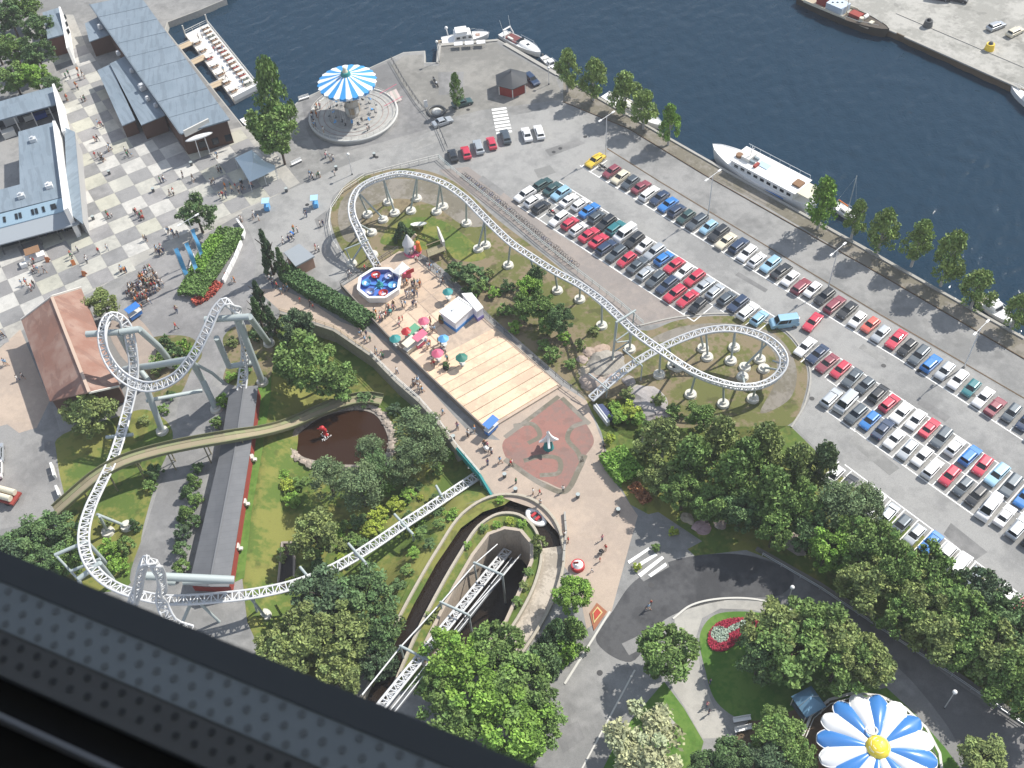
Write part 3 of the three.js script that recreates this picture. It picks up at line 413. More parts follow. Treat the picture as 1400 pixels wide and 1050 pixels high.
trees([[238, 482, 2.4, 4, 'shrub', 'dark'], [252, 474, 1.7, 3.5, 'shrub', 'bright'], [218, 492, 2, 3, 'shrub', 'mid'], [226, 468, 1.6, 3, 'shrub', 'dark']], 'shrub inside the white coaster curve', 'shrubs inside the coaster curve', 'shrub', 'shrub');
trees([[572, 586, 4.4, 9, 'pine', 'pine'], [562, 620, 3.4, 8, 'pine', 'pine'], [590, 612, 3, 7, 'pine', 'pine'], [506, 614, 2.8, 7, 'pine', 'pine'], [448, 652, 3.6, 8, 'pine', 'pine'], [492, 662, 4, 9, 'pine', 'pine'], [515, 640, 3, 8, 'pine', 'dark'], [548, 640, 2.8, 7, 'pine', 'pine']], 'pine on the bank around the pond', 'pines around the pond', 'pine_tree', 'tree', GY);
tree(430, 728, 5, 9, 'round', 'olive', 'pale olive willow standing beside the narrow dark canal', null, GY);
trees([[440, 815, 5.4, 9, 'round', 'deep'], [498, 812, 5, 9, 'round', 'dark'], [408, 872, 5.6, 10, 'round', 'olive'], [470, 872, 5.4, 10, 'round', 'olive'], [522, 862, 4.4, 9, 'round', 'dark'], [460, 925, 5, 9, 'round', 'olive'], [516, 905, 3.6, 7, 'round', 'deep'], [380, 898, 4.6, 9, 'round', 'olive']], 'tree in the thicket beside the water channel', 'thicket trees below the coaster', 'leafy_tree', 'tree', GY + .5);
trees([[622, 898, 5, 9, 'round', 'bright'], [676, 882, 4.6, 9, 'round', 'mid'], [650, 950, 6, 10, 'round', 'bright'], [716, 936, 5.4, 10, 'round', 'mid'], [700, 1000, 6, 10, 'round', 'bright'], [596, 936, 4, 8, 'round', 'mid'], [742, 905, 3.6, 8, 'round', 'dark'], [620, 985, 5, 9, 'round', 'mid'], [740, 985, 4, 8, 'round', 'mid']], 'tree between lift hill and service road', 'trees beside the lift hill', 'leafy_tree', 'tree');
trees([[786, 812, 3.7, 6, 'round', 'bright'], [762, 868, 3, 8, 'spire', 'dark'], [782, 862, 2.6, 7, 'spire', 'mid'], [748, 882, 2.4, 7, 'spire', 'deep'], [775, 892, 2.4, 5, 'shrub', 'bright']], 'tree at the bend of the water channel by the plaza entrance', 'trees at the channel bend', 'leafy_tree', 'tree');
tree(735, 742, 1.7, 3, 'shrub', 'olive', 'weeping shrub on the island inside the water channel bend', null, 0, 'shrub', 'shrub');
tree(910, 888, 5, 9, 'round', 'mid', 'round tree shading the service road beside the grey path', null);
tree(884, 1026, 6.8, 9, 'round', 'pale', 'chestnut covered in pale blossom beside the black sculpture', null);
trees([[1058, 862, 5.4, 10, 'round', 'olive'], [1110, 858, 5.6, 10, 'round', 'mid'], [1150, 880, 5.6, 10, 'round', 'olive'], [1186, 908, 4.6, 9, 'round', 'olive'], [1080, 898, 5.4, 10, 'round', 'mid'], [1146, 906, 4.6, 9, 'round', 'mid'], [1040, 900, 4, 8, 'round', 'dark']], 'tree between the flower bed and blue gazebo', 'park grove trees', 'leafy_tree', 'tree');
trees([[1062, 1000, 4, 7, 'round', 'mid'], [1000, 1032, 3.2, 6, 'round', 'dark'], [1052, 1042, 3.6, 6, 'round', 'deep'], [1096, 1030, 2.8, 5, 'round', 'mid'], [965, 1046, 2.6, 5, 'round', 'dark']], 'tree between the benches and petal-roofed ride', 'trees beside the petal-roofed ride', 'leafy_tree', 'tree');
tree(1342, 1036, 4, 6, 'round', 'olive', 'olive-green tree at the end of the lawn verge by the ring road', null);
trees([[908, 600, 4, 9, 'cone', 'olive'], [944, 630, 4.2, 11, 'cone', 'mid'], [985, 600, 3.8, 10, 'cone', 'olive'], [1000, 652, 4.2, 12, 'cone', 'mid'], [1044, 612, 4, 11, 'cone', 'olive'], [1054, 676, 4.4, 12, 'cone', 'mid'], [934, 672, 3.4, 8, 'round', 'mid'], [970, 690, 3.6, 8, 'round', 'mid'], [1088, 640, 3.8, 11, 'cone', 'olive'], [1012, 700, 3.8, 8, 'round', 'dark'], [900, 650, 3, 7, 'round', 'olive'], [1060, 720, 4, 9, 'round', 'mid'], [958, 570, 3, 6, 'round', 'mid'], [1020, 630, 3.6, 11, 'cone', 'mid']], 'tree between coaster loop and ring road', 'trees below the coaster loop', 'leafy_tree', 'tree');
trees([[1124, 634, 2.9, 11, 'cone', 'pine'], [1100, 690, 4.6, 10, 'round', 'mid'], [1148, 692, 4.6, 11, 'pine', 'pine'], [1132, 752, 4.2, 9, 'round', 'bright'], [1172, 736, 4.6, 10, 'round', 'mid'], [1180, 690, 3.4, 9, 'pine', 'pine'], [1210, 752, 4.4, 10, 'round', 'mid'], [1186, 798, 4.6, 10, 'round', 'olive'], [1232, 782, 4.6, 11, 'round', 'mid'], [1254, 814, 4.6, 10, 'round', 'olive'], [1272, 778, 4, 10, 'round', 'mid'], [1230, 838, 4, 9, 'round', 'mid'], [1296, 822, 4.8, 10, 'round', 'mid'], [1282, 866, 4.4, 10, 'round', 'olive'], [1338, 806, 4.2, 10, 'round', 'deep'], [1330, 856, 4.8, 10, 'round', 'mid'], [1362, 892, 4.6, 10, 'round', 'olive'], [1316, 890, 4, 9, 'round', 'mid'], [1392, 868, 4.6, 10, 'round', 'dark'], [1402, 926, 4.8, 10, 'round', 'mid'], [1372, 842, 4, 9, 'round', 'dark'], [1366, 932, 3.6, 8, 'round', 'mid'], [1160, 770, 3.6, 8, 'round', 'mid'], [1110, 730, 3.6, 8, 'round', 'dark'], [1425, 970, 4, 9, 'round', 'mid']], 'tree between treeside parking row and ring road', 'trees between parking lot and ring road', 'leafy_tree', 'tree');
trees([[642, 378, 3.8, 4.4, 'shrub', 'dark'], [620, 370, 2.4, 3.2, 'shrub', 'dark'], [655, 392, 2.4, 3, 'shrub', 'mid']], 'bush behind the blue and white booth', 'bushes behind the booth', 'shrub', 'shrub');
trees([[722, 396, 3.4, 7, 'round', 'bright'], [738, 420, 3, 7, 'round', 'mid'], [766, 434, 3, 7, 'round', 'dark'], [748, 442, 2.4, 5, 'round', 'mid'], [716, 420, 2.6, 6, 'round', 'mid'], [732, 376, 2.2, 5, 'round', 'dark']], 'tree between deck and coaster', 'trees on the deck slope', 'leafy_tree', 'tree');
trees([[550, 316, 2, 4.4, 'spire', 'deep'], [562, 322, 1.4, 3, 'shrub', 'dark']], 'bush beside the wire dish', 'evergreen bushes inside the upper curve', 'shrub', 'shrub');
trees([[756, 484, 2, 2.6, 'shrub', 'mid'], [862, 562, 2.4, 2.6, 'shrub', 'lime'], [846, 570, 2.2, 2.4, 'shrub', 'bright'], [885, 585, 2, 2.4, 'shrub', 'mid'], [900, 548, 1.8, 2, 'shrub', 'olive'], [858, 540, 1.8, 2, 'shrub', 'olive'], [834, 600, 1.3, 1.6, 'shrub', 'lime'], [792, 470, 1.4, 1.6, 'shrub', 'olive'], [920, 562, 2, 2.2, 'shrub', 'mid'], [812, 452, 1.2, 1.3, 'shrub', 'olive'], [880, 612, 2.2, 2.6, 'shrub', 'olive'], [676, 400, 1.6, 1.8, 'shrub', 'bright'], [690, 424, 1.8, 2, 'shrub', 'mid'], [704, 446, 1.7, 1.8, 'shrub', 'bright'], [744, 470, 1.6, 1.6, 'shrub', 'mid'], [770, 462, 1.6, 1.8, 'shrub', 'bright'], [780, 498, 1.5, 1.5, 'shrub', 'mid'], [694, 392, 1.8, 2.2, 'shrub', 'dark'], [668, 372, 1.4, 1.6, 'shrub', 'olive'], [840, 556, 1.6, 1.7, 'shrub', 'bright'], [872, 572, 1.8, 2, 'shrub', 'bright']], 'bush on the rocky slope below the coaster', 'bushes on the rocky slope', 'shrub', 'shrub');
trees([[40, 738, 4.4, 7, 'round', 'dark'], [76, 724, 4, 7, 'round', 'dark'], [14, 756, 4.4, 7, 'round', 'deep'], [98, 764, 3.4, 6, 'round', 'mid'], [60, 768, 4, 6, 'round', 'dark']], 'tree beside the timber flume', 'trees at the flume end', 'leafy_tree', 'tree');
trees([[150, 752, 2.4, 3.2, 'shrub', 'bright'], [170, 745, 2, 3, 'shrub', 'mid'], [160, 775, 2, 2.8, 'shrub', 'bright'], [182, 716, 1.2, 2.6, 'spire', 'dark'], [210, 646, 2, 2.8, 'shrub', 'dark'], [203, 664, 1.5, 2, 'shrub', 'mid'], [145, 715, 1.6, 2, 'shrub', 'olive']], 'bush beside the asphalt path under the coaster', 'bushes beside the asphalt path', 'shrub', 'shrub');
trees([[262, 655, 1.4, 2.6, 'spire', 'mid'], [256, 672, 1.5, 2.8, 'spire', 'dark'], [268, 684, 1.6, 2.4, 'shrub', 'mid'], [252, 700, 1.6, 3, 'spire', 'mid'], [264, 712, 1.5, 2.6, 'shrub', 'dark'], [250, 728, 1.7, 2.8, 'shrub', 'deep'], [246, 752, 1.8, 2.8, 'shrub', 'dark'], [246, 776, 1.8, 2.8, 'shrub', 'mid'], [270, 640, 1.4, 2, 'shrub', 'dark'], [296, 578, 1.4, 2.2, 'shrub', 'mid'], [304, 548, 1.6, 2.4, 'shrub', 'bright']], 'bush along the wall of the long dark-roofed shed', 'bushes along the shed', 'shrub', 'shrub');
// garden shrubs and ground plants
trees([[392, 664, 1.9, 2, 'shrub', 'lime'], [400, 684, 2, 2, 'shrub', 'bright'], [388, 650, 1.6, 1.6, 'shrub', 'bright'], [412, 660, 1.7, 1.8, 'shrub', 'mid'], [520, 702, 2.2, 2, 'shrub', 'lime'], [540, 690, 2, 1.8, 'shrub', 'lime'], [508, 722, 2, 1.8, 'shrub', 'lime'], [556, 676, 1.7, 1.6, 'shrub', 'bright'], [490, 712, 1.8, 1.8, 'shrub', 'dark'], [482, 736, 1.8, 1.6, 'shrub', 'mid'], [530, 668, 1.6, 1.5, 'shrub', 'bright'], [500, 545, 2, 1.8, 'shrub', 'dark'], [540, 560, 1.8, 1.8, 'shrub', 'deep'], [598, 640, 1.5, 1.6, 'shrub', 'mid'], [612, 622, 1.4, 1.8, 'shrub', 'bright'], [470, 546, 1.4, 1.4, 'shrub', 'mid']], 'shrub on the slope of the sunken garden', 'garden slope shrubs', 'shrub', 'shrub', GY + .1);
trees([[575, 730, 1.4, 1.3, 'shrub', 'mid'], [586, 742, 1.3, 1.2, 'shrub', 'dark'], [600, 716, 1.3, 1.2, 'shrub', 'mid'], [620, 700, 1.1, 1, 'shrub', 'bright'], [566, 756, 1.3, 1.2, 'shrub', 'bright'], [556, 780, 1.4, 1.2, 'shrub', 'mid'], [545, 800, 1.4, 1.2, 'shrub', 'dark'], [684, 684, 1, .9, 'shrub', 'bright']], 'shrub on the bank outside the water channel', 'channel bank shrubs', 'shrub', 'shrub');
trees([[680, 717, 1, .9, 'shrub', 'bright'], [698, 712, 1.1, .9, 'shrub', 'lime'], [715, 716, 1.1, 1, 'shrub', 'bright'], [662, 722, 1, .9, 'shrub', 'mid'], [640, 745, .9, .8, 'shrub', 'bright'], [716, 800, 1.1, 1, 'shrub', 'olive'], [706, 822, 1.1, 1, 'shrub', 'mid'], [722, 782, 1, .9, 'shrub', 'mid'], [590, 842, 1.2, 1, 'shrub', 'olive']], 'plant tuft between the pit and the channel', 'island plant tufts', 'shrub', 'shrub');
// clipped hedge
function hedge(pts, w, h, mat, label, seed, y0 = 0, name = 'hedge') {
  const r = rng(seed), c = new THREE.CatmullRomCurve3(pts, false, 'centripetal'), L = c.getLength(), pos = [], nor = [], cl = [], N = Math.floor(L * w * h * 9 + L * (w + 2 * h) * 46);
  for (let i = 0; i < N; i++) {
    const t = r(), p = c.getPointAt(t), d = c.getTangentAt(t), s = V(-d.z, 0, d.x), shell = r() < .75, f = r() * (w + 2 * h); let a, y;
    if (shell) { if (f < w) { a = f - w / 2; y = h; } else { a = (f < w + h ? -1 : 1) * w / 2; y = r() * h; } } else { a = (r() - .5) * w; y = r() * h; }
    a += (r() - .5) * .25; y += (r() - .5) * .3; p.addScaledVector(s, a); p.y = y0 + Math.max(.05, y + .25 * (fbm(p.x / 20, p.z / 20, 20, seed, 2) - .5));
    const n = V(r() - .5, r() - .2, r() - .5).normalize(), e = V(r() - .5, r() - .5, r() - .5).cross(n).normalize().multiplyScalar(.2 + .12 * r()), b = n.clone().cross(e).multiplyScalar(.65), q = [p.clone().add(e), p.clone().add(b), p.clone().sub(e), p.clone().sub(b)], k = (.65 + .7 * r());
    for (const j of [0, 1, 2, 0, 2, 3]) { pos.push(q[j].x, q[j].y, q[j].z); nor.push(n.x, n.y, n.z); cl.push(k, k, k); }
  }
  const g = new THREE.BufferGeometry(); g.setAttribute('position', new THREE.Float32BufferAttribute(pos, 3)); g.setAttribute('normal', new THREE.Float32BufferAttribute(nor, 3)); g.setAttribute('color', new THREE.Float32BufferAttribute(cl, 3));
  return single(name, label, name === 'hedge' ? 'hedge' : 'flower bed', g, mat);
}
hedge(pxs([[392, 378], [430, 402], [470, 424], [506, 446]]), 3, 2, LEAF.dark, 'thick clipped hedge along the walkway below the deck', 7);
hedge(pxs([[836, 622], [848, 640], [864, 658]]), 4.2, 1.6, LEAF.bright, 'bright square-cut hedge at the edge of the beige plaza', 9);
hedge(pxs([[318, 318], [306, 340], [290, 362], [276, 384], [262, 408]]), 5, 1.1, LEAF.mid, 'raised green planting bed behind the blue flags', 13, .3);
hedge(pxs([[300, 330], [282, 358], [270, 380]]), 2.6, 1.5, LEAF.bright, 'brighter shrubs in the middle of the flag bed', 14, .3);
hedge(pxs([[868, 680], [882, 672]]), 3.6, .6, LEAF.rust, 'rust-brown low planting beside the square-cut hedge', 15, 0, 'rust_bed');

{ const q = rng(404), L = ['mid', 'bright', 'lime', 'olive', 'dark', 'bright'], list = []; for (let k = 0; k < 46; k++) { const f = q(), u = lerp(372, 604, f) + (q() - .5) * 40, v = lerp(765, 672, f) + (q() - .35) * 64; const r = .7 + .8 * q(); list.push([u, v, r, r * .9, 'shrub', L[Math.floor(q() * 6)]]); }
  for (const e of list) { const p = G(e[0], e[1], GY); if (inPoly(p, gardenHole)) tree(...e, `${TONE[e[5]]} undergrowth clump beside the descending coaster track`, 'undergrowth in the garden', Math.max(GY, gardenH(p)) + .02, 'shrub', 'shrub'); } }

trees([[318, 468, 1.6, 1.8, 'shrub', 'olive'], [334, 505, 1.5, 1.6, 'shrub', 'mid'], [316, 515, 1.4, 1.5, 'shrub', 'bright'], [345, 488, 1.3, 1.4, 'shrub', 'dark'], [350, 458, 1.8, 2.2, 'shrub', 'dark'], [212, 508, 1.3, 1.2, 'shrub', 'olive'], [245, 500, 1.6, 1.8, 'shrub', 'mid'], [262, 482, 1.5, 2, 'shrub', 'bright'], [196, 575, 1.3, 1.3, 'shrub', 'olive'], [222, 560, 1.4, 1.5, 'shrub', 'mid'], [232, 540, 1.3, 1.6, 'shrub', 'dark']], 'bush in the planting under the big coaster frames', 'bushes under the coaster frames', 'shrub', 'shrub');
// ---------- cars ----------
const PAINT = { w: ['white', [.74, .74, .74]], s: ['silver', [.42, .45, .48]], k: ['black', [.02, .024, .03]], g: ['slate grey', [.085, .105, .125]], n: ['navy', [.022, .045, .10]], b: ['blue', [.03, .19, .52]], l: ['light blue', [.28, .48, .62]], r: ['red', [.52, .035, .07]], m: ['maroon', [.24, .05, .07]], c: ['cream', [.66, .60, .46]], y: ['yellow', [.72, .50, .04]], t: ['teal', [.025, .17, .19]], o: ['coral', [.62, .12, .09]], e: ['dark green', [.03, .075, .075]] };
const paintMat = {};
for (const k in PAINT) paintMat[k] = new THREE.MeshPhysicalMaterial({ color: new THREE.Color(...PAINT[k][1]), roughness: .38, metalness: k === 's' || k === 'g' ? .35 : .05, clearcoat: .9, clearcoatRoughness: .05, side: THREE.DoubleSide });
const headM = col(.7, .72, .75, .2), tailM = col(.35, .02, .02, .3);
// side outlines: body profile, cabin base / roof spans (z forward), sizes in metres
const CARS = {
  hatchback: { L: 3.95, W: 1.68, H: 1.46, hood: .86, tail: .95, c0: 1.02, c1: -1.72, r0: .32, r1: -1.38 },
  sedan: { L: 4.5, W: 1.74, H: 1.42, hood: .84, tail: .92, c0: .98, c1: -1.55, r0: .30, r1: -.92 },
  wagon: { L: 4.55, W: 1.75, H: 1.48, hood: .86, tail: .96, c0: 1.02, c1: -2.08, r0: .36, r1: -1.8 },
  van: { L: 4.9, W: 1.92, H: 2.05, hood: 1.1, tail: 1.15, c0: 1.7, c1: -2.36, r0: 1.05, r1: -2.25 },
};
function carGeos(k) {
  const c = CARS[k], h = c.L / 2, b = .09;
  const s = new THREE.Shape(); s.moveTo(-h + .12, .28); s.lineTo(h - .1, .28); s.lineTo(h, .42); s.lineTo(h - .03, .62); s.quadraticCurveTo(h - .12, c.hood - .12, h - .4, c.hood - .06); s.lineTo(c.c0, c.hood + .04); s.lineTo(c.c1 + .1, c.tail); s.lineTo(-h + .14, c.tail - .05); s.quadraticCurveTo(-h, c.tail - .12, -h, .7); s.lineTo(-h, .42); s.closePath();
  const body = new THREE.ExtrudeGeometry(s, { depth: c.W - 2 * b, bevelEnabled: true, bevelSize: b * .7, bevelThickness: b, bevelSegments: 2, curveSegments: 4 }); body.translate(0, 0, -(c.W - 2 * b) / 2); body.rotateY(-Math.PI / 2);
  // cabin frustum
  const w0 = c.W / 2 - .07, w1 = c.W / 2 - .22, y0 = Math.max(c.hood, c.tail) - .04, y1 = c.H;
  const B = [V(-w0, y0, c.c0), V(w0, y0, c.c0), V(w0, y0, c.c1), V(-w0, y0, c.c1)], Tp = [V(-w1, y1 - .05, c.r0), V(w1, y1 - .05, c.r0), V(w1, y1 - .05, c.r1), V(-w1, y1 - .05, c.r1)];
  const quad = (a, b2, c2, d) => { const g = new THREE.BufferGeometry(); g.setAttribute('position', new THREE.Float32BufferAttribute([a, b2, c2, a, c2, d].flatMap(p => [p.x, p.y, p.z]), 3)); g.setAttribute('uv', new THREE.Float32BufferAttribute(new Array(12).fill(0), 2)); g.computeVertexNormals(); return g; };
  const sides = [0, 1, 2, 3].map(i => quad(B[i], B[(i + 1) % 4], Tp[(i + 1) % 4], Tp[i]));
  // gently crowned roof
  const rs = new THREE.Shape(); const rx = w1 + .01; rs.moveTo(-rx, 0); rs.quadraticCurveTo(-rx + .06, .05, -rx + .25, .06); rs.lineTo(rx - .25, .06); rs.quadraticCurveTo(rx - .06, .05, rx, 0); rs.closePath();
  const roof = new THREE.ExtrudeGeometry(rs, { depth: c.r0 - c.r1, bevelEnabled: true, bevelSize: .03, bevelThickness: .06, bevelSegments: 2 }); roof.translate(0, y1 - .06, c.r1);
  const inset = (i, f0, f1, e0, e1) => { const P = (u, t) => { const a = B[i].clone().lerp(B[(i + 1) % 4], u), b2 = Tp[i].clone().lerp(Tp[(i + 1) % 4], u); return a.lerp(b2, t); }; const n = B[(i + 1) % 4].clone().sub(B[i]).cross(Tp[i].clone().sub(B[i])).normalize(); const m = B[i].clone().add(B[(i + 2) % 4]).multiplyScalar(.5).setY(y0); if (n.dot(P(.5, .5).sub(m)) < 0) n.negate(); return quad(...[P(f0, e0), P(f1, e0), P(f1, e1), P(f0, e1)].map(p => p.addScaledVector(n, .012))); };
  const wheel = new THREE.CylinderGeometry(.31, .31, .2, 12); wheel.rotateZ(Math.PI / 2);
  const rim = new THREE.CylinderGeometry(.19, .19, .21, 8); rim.rotateZ(Math.PI / 2);
  return { c, body: merge([body, ...sides]), roof, wind: inset(0, .06, .94, .04, .95), rear: k === 'van' ? inset(2, .12, .88, .3, .9) : inset(2, .08, .92, .1, .92), side: [1, 3].map(i => merge([inset(i, .05, .47, .12, .9), inset(i, .5, k === 'van' ? .62 : .93, .12, .9)])), wheel, rim };
}
const CARGEO = Object.fromEntries(Object.keys(CARS).map(k => [k, carGeos(k)]));
const CARPROTO = {};
function carProto(kind, paint) {
  const key = kind + paint; if (CARPROTO[key]) return CARPROTO[key];
  const q = CARGEO[kind], c = q.c, o = new THREE.Group(), pm = paintMat[paint];
  part(o, 'body', q.body, pm); part(o, 'roof', q.roof, pm); part(o, 'windscreen', q.wind, MT.glass); part(o, 'rear_window', q.rear, MT.glass); for (const s of q.side) part(o, 'side_window', s, MT.glass);
  for (const sx of [-1, 1]) for (const sz of [1, -1]) { const w = part(o, 'wheel', q.wheel, MT.tyre); w.position.set(sx * (c.W / 2 - .1), .31, sz * c.L * .31); const rm = part(w, 'rim', q.rim, MT.hub); rm.position.x = sx * .004; }
  for (const sx of [-1, 1]) { part(o, 'headlight', box(.32, .13, .1, sx * (c.W / 2 - .3), .64, c.L / 2 - .06), headM); part(o, 'tail_light', box(.2, .2, .08, sx * (c.W / 2 - .2), .76, -c.L / 2 + .03), tailM); part(o, 'mirror', box(.16, .11, .09, sx * (c.W / 2 + .06), c.hood + .12, c.c0 - .25), pm); }
  part(o, 'bumper', box(c.W - .2, .16, .1, 0, .36, c.L / 2), MT.black);
  return CARPROTO[key] = o;
}
const carSeen = [];
function car(kind, paint, p, heading, label, group) {
  const c = carProto(kind, paint).clone(); c.name = numbered(kind === 'van' ? 'parked_van' : 'parked_car'); c.position.copy(p); c.rotation.y = heading; scene.add(c);
  tag(c, label, kind === 'van' ? 'van' : 'car', group); carSeen.push(c); return c;
}
const kinds = ['hatchback', 'sedan', 'wagon', 'hatchback', 'wagon', 'sedan'];
function carRow(start, codes, n, sOff, where, group, seed) {
  const r = rng(seed), toks = codes.split(' '), list = toks.map(t => t === '.' ? null : { paint: t[0], kind: t[1] === 'v' ? 'van' : t[1] === 'h' ? 'hatchback' : t[1] === 's' ? 'sedan' : t[1] === 'w' ? 'wagon' : kinds[Math.floor(r() * 6)] });
  list.forEach((c, i) => {
    if (!c) return;
    const k = start + i, s = k + .5 + sOff(k), p = lot(s + (r() - .5) * .08, n + (r() - .5) * .9, .008), a = list[i - 1], b = list[i + 1], nm = x => x ? PAINT[x.paint][0] + ' ' + x.kind : 'gap';
    const nb = a && b ? `between ${nm(a)} and ${nm(b)}` : a || b ? `beside ${nm(a || b)} and a gap` : 'alone';
    const hd = Math.atan2(lotN.x, lotN.z) + (r() < .62 ? Math.PI : 0) + (r() - .5) * .09;
    const o = car(c.kind, c.paint, p, hd, `${nm(c)} ${nb} in ${where}`, group); o.scale.set(.96 + .08 * r(), .95 + .1 * r(), .93 + .13 * r());
  });
}
carRow(-1, 'ys . m c g m ww n b n eh g lh k c n w w l k w m w k m k wh oh sh r k g bw s w th w m g n s', 2.6, k => k > 20 ? -.15 : 0, 'waterfront row', 'cars in the waterfront row', 1);
carRow(-2, 'e e lw w w b g k t wv k w s bh r wh r s s g n w lh', -9.3, k => -.12 - .003 * k, 'upper middle row', 'cars in the upper middle row', 2);
carRow(-2, 'w w kh . ww rh wh rs rs n gw rh gs s g n r rs k', -14.4, k => -.16, 'lower middle row', 'cars in the lower middle row', 3);
carRow(24, 'w n m r g g k rh w w rs g wh bw rh lw g b', -9.4, k => -.24, 'row above the far lane', 'cars beyond the coaster loop', 4);
carRow(28, 's sv g bh n ws s wh ww rh g k wv ws s k', -14.9, k => -.3, 'inner far row', 'cars in the inner far row', 5);
carRow(32, 'w k k w s g s b ww wv g k wh r', -26.9, k => -.42, 'treeside row', 'cars in the row beside the trees', 6);
{ const H = (a, b) => { const d = G(...b).sub(G(...a)); return Math.atan2(d.x, d.z); };
  const lone = [['hatchback', 'k', 619, 213, 'black hatchback parked next to the coaster fence gate'], ['hatchback', 'r', 637, 209, 'red hatchback between black and silver cars near the crosswalk'], ['wagon', 's', 654, 201, 'silver wagon between two red cars near the crosswalk'], ['hatchback', 'r', 672, 196, 'red hatchback beside the dark estate at the crosswalk'], ['wagon', 'g', 691, 187, 'dark grey wagon parked on the crosswalk end'], ['sedan', 'w', 720, 184, 'white sedan facing the crosswalk lane'], ['wagon', 'w', 737, 181, 'white wagon beside a white sedan in the open lot']];
  for (const [k, c, u, v, l] of lone) car(k, c, G(u, v, .5).setY(.008), H([u, v], [u - 8, v - 24]), l, null);
  car('sedan', 's', G(605, 167, .5).setY(.008), H([605, 167], [625, 160]), 'silver sedan parked beside the round planter', null);
  car('wagon', 'e', G(632, 141, .5).setY(.008), H([620, 144], [645, 137]), 'dark wagon standing behind the slim birch', null);
  car('wagon', 'n', G(727, 109, .5).setY(.008), H([720, 102], [735, 116]), 'navy wagon behind the hexagonal kiosk', null);
  car('sedan', 'r', G(1111, 441, .5).setY(.012), H([1120, 432], [1102, 452]), 'red sedan driving along the parking lane', null);
  car('van', 'l', G(1072, 440, .8).setY(.012), H([1088, 438], [1055, 442]), 'pale blue camper van parked askew by the loop', null);
  car('hatchback', 's', G(-2, 620, .5).setY(.012), H([0, 640], [0, 600]), 'silver hatchback at the edge of the left yard', null);
  car('wagon', 'w', G(-4, 640, .5).setY(.012), H([0, 655], [0, 620]), 'white wagon at the edge of the left yard', null);
}
// far quay vehicles
{ const a = G(1285, -4, .5).setY(.01); car('van', 'k', a, 1.1, 'black van at the top of the far quay', null); car('sedan', 'k', G(1310, -2, .5).setY(.01), 1.0, 'black sedan at the top of the far quay', null); car('wagon', 's', G(1362, 36, .5).setY(.01), 2.0, 'silver wagon parked on the far quay', null); car('wagon', 'c', G(1388, 44, .5).setY(.01), 2.1, 'cream wagon parked on the far quay', null); }
// motorcycles and bicycles
function bike(p, turn, label, group, m) {
  const t = thing('motorcycle', label, 'motorcycle', p, turn, group);
  for (const z of [.7, -.7]) { const w = new THREE.TorusGeometry(.29, .075, 6, 14); w.rotateY(Math.PI / 2); w.translate(0, .34, z); part(t, 'wheel', w, MT.tyre); }
  part(t, 'frame', merge([box(.3, .35, .75, 0, .55, 0), bar(V(0, .35, .7), V(0, 1.0, .4), .05), bar(V(0, .35, -.7), V(0, .6, -.2), .05)]), MT.darkSteel);
  part(t, 'tank', box(.32, .24, .5, 0, .86, .15), m); part(t, 'seat', box(.3, .12, .7, 0, .84, -.45), MT.black); part(t, 'handlebar', merge([bar(V(-.38, 1.08, .38), V(.38, 1.08, .38), .03)]), MT.steel);
}
bike(G(594, 112), .3, 'black motorcycle on the apron near the slim birch', null, MT.black); bike(G(597, 117), .4, 'silver motorcycle parked behind the black one on the apron', null, MT.lightSteel);
bike(lot(.5, 2.4, .01), .9, 'motorcycle parked in the bay after the yellow car', null, MT.darkSteel); bike(lot(1.4, -14.2, .01), .8, 'motorcycle in a bay of the lower middle row', null, MT.red);
// ---------- roller coaster ----------
function frames(pts, n) {
  const c = new THREE.CatmullRomCurve3(pts, false, 'centripetal'), out = [];
  for (let i = 0; i <= n; i++) { const t = i / n, p = c.getPointAt(t), d = c.getTangentAt(t); let s = d.clone().cross(YUP); if (s.lengthSq() < 1e-4) s = V(1, 0, 0); s.normalize(); out.push({ p, d, s, u: s.clone().cross(d).normalize() }); }
  return { out, len: c.getLength(), c };
}
// keep the side vector continuous through steep pieces, add banking
function tube(pts, r, n = 7) { return new THREE.TubeGeometry(new THREE.CatmullRomCurve3(pts, false, 'catmullrom', .3), Math.max(2, pts.length * 1), r, n, false); }
function trackGeo(pts, gauge = .62, depth = .75, bank = () => 0, step = .95) {
  const L0 = new THREE.CatmullRomCurve3(pts, false, 'centripetal').getLength(), n = Math.max(8, Math.round(L0 / step)), f = frames(pts, n), rails = [[], [], []], ties = [];
  f.out.forEach((q, i) => { const b = bank(i / n), s = q.s.clone().applyAxisAngle(q.d, b), u = q.u.clone().applyAxisAngle(q.d, b); rails[0].push(q.p.clone().addScaledVector(s, gauge)); rails[1].push(q.p.clone().addScaledVector(s, -gauge)); rails[2].push(q.p.clone().addScaledVector(u, -depth)); });
  for (let i = 0; i <= n; i++) { ties.push(bar(rails[0][i], rails[1][i], .11, 5)); if (i < n) { const k = i % 2; ties.push(bar(rails[k][i], rails[1 - k][i + 1], .09, 4)); ties.push(bar(rails[0][i], rails[2][i], .085, 4), bar(rails[1][i], rails[2][i], .085, 4), bar(rails[k][i], rails[2][i + 1], .07, 4)); } }
  return { rails: rails.map((r, k) => tube(r, k === 2 ? .24 : .18, 7)), ties: merge(ties), f };
}
function coasterTrack(parent, pts, o = {}) {
  const t = trackGeo(pts, o.gauge, o.depth, o.bank, o.step); for (const r of t.rails) part(parent, 'rail', r, MT.lightSteel); const ti = part(parent, 'track_lattice', t.ties, MT.lightSteel); return t;
}
const footGeo = merge([cyl(1.05, .95, .5, 0, 0, 0, 16), cyl(.5, .45, .35, 0, .5, 0, 12)]);
const footMat = col(.60, .585, .53, .9), bootMat = col(.28, .29, .29, .7);
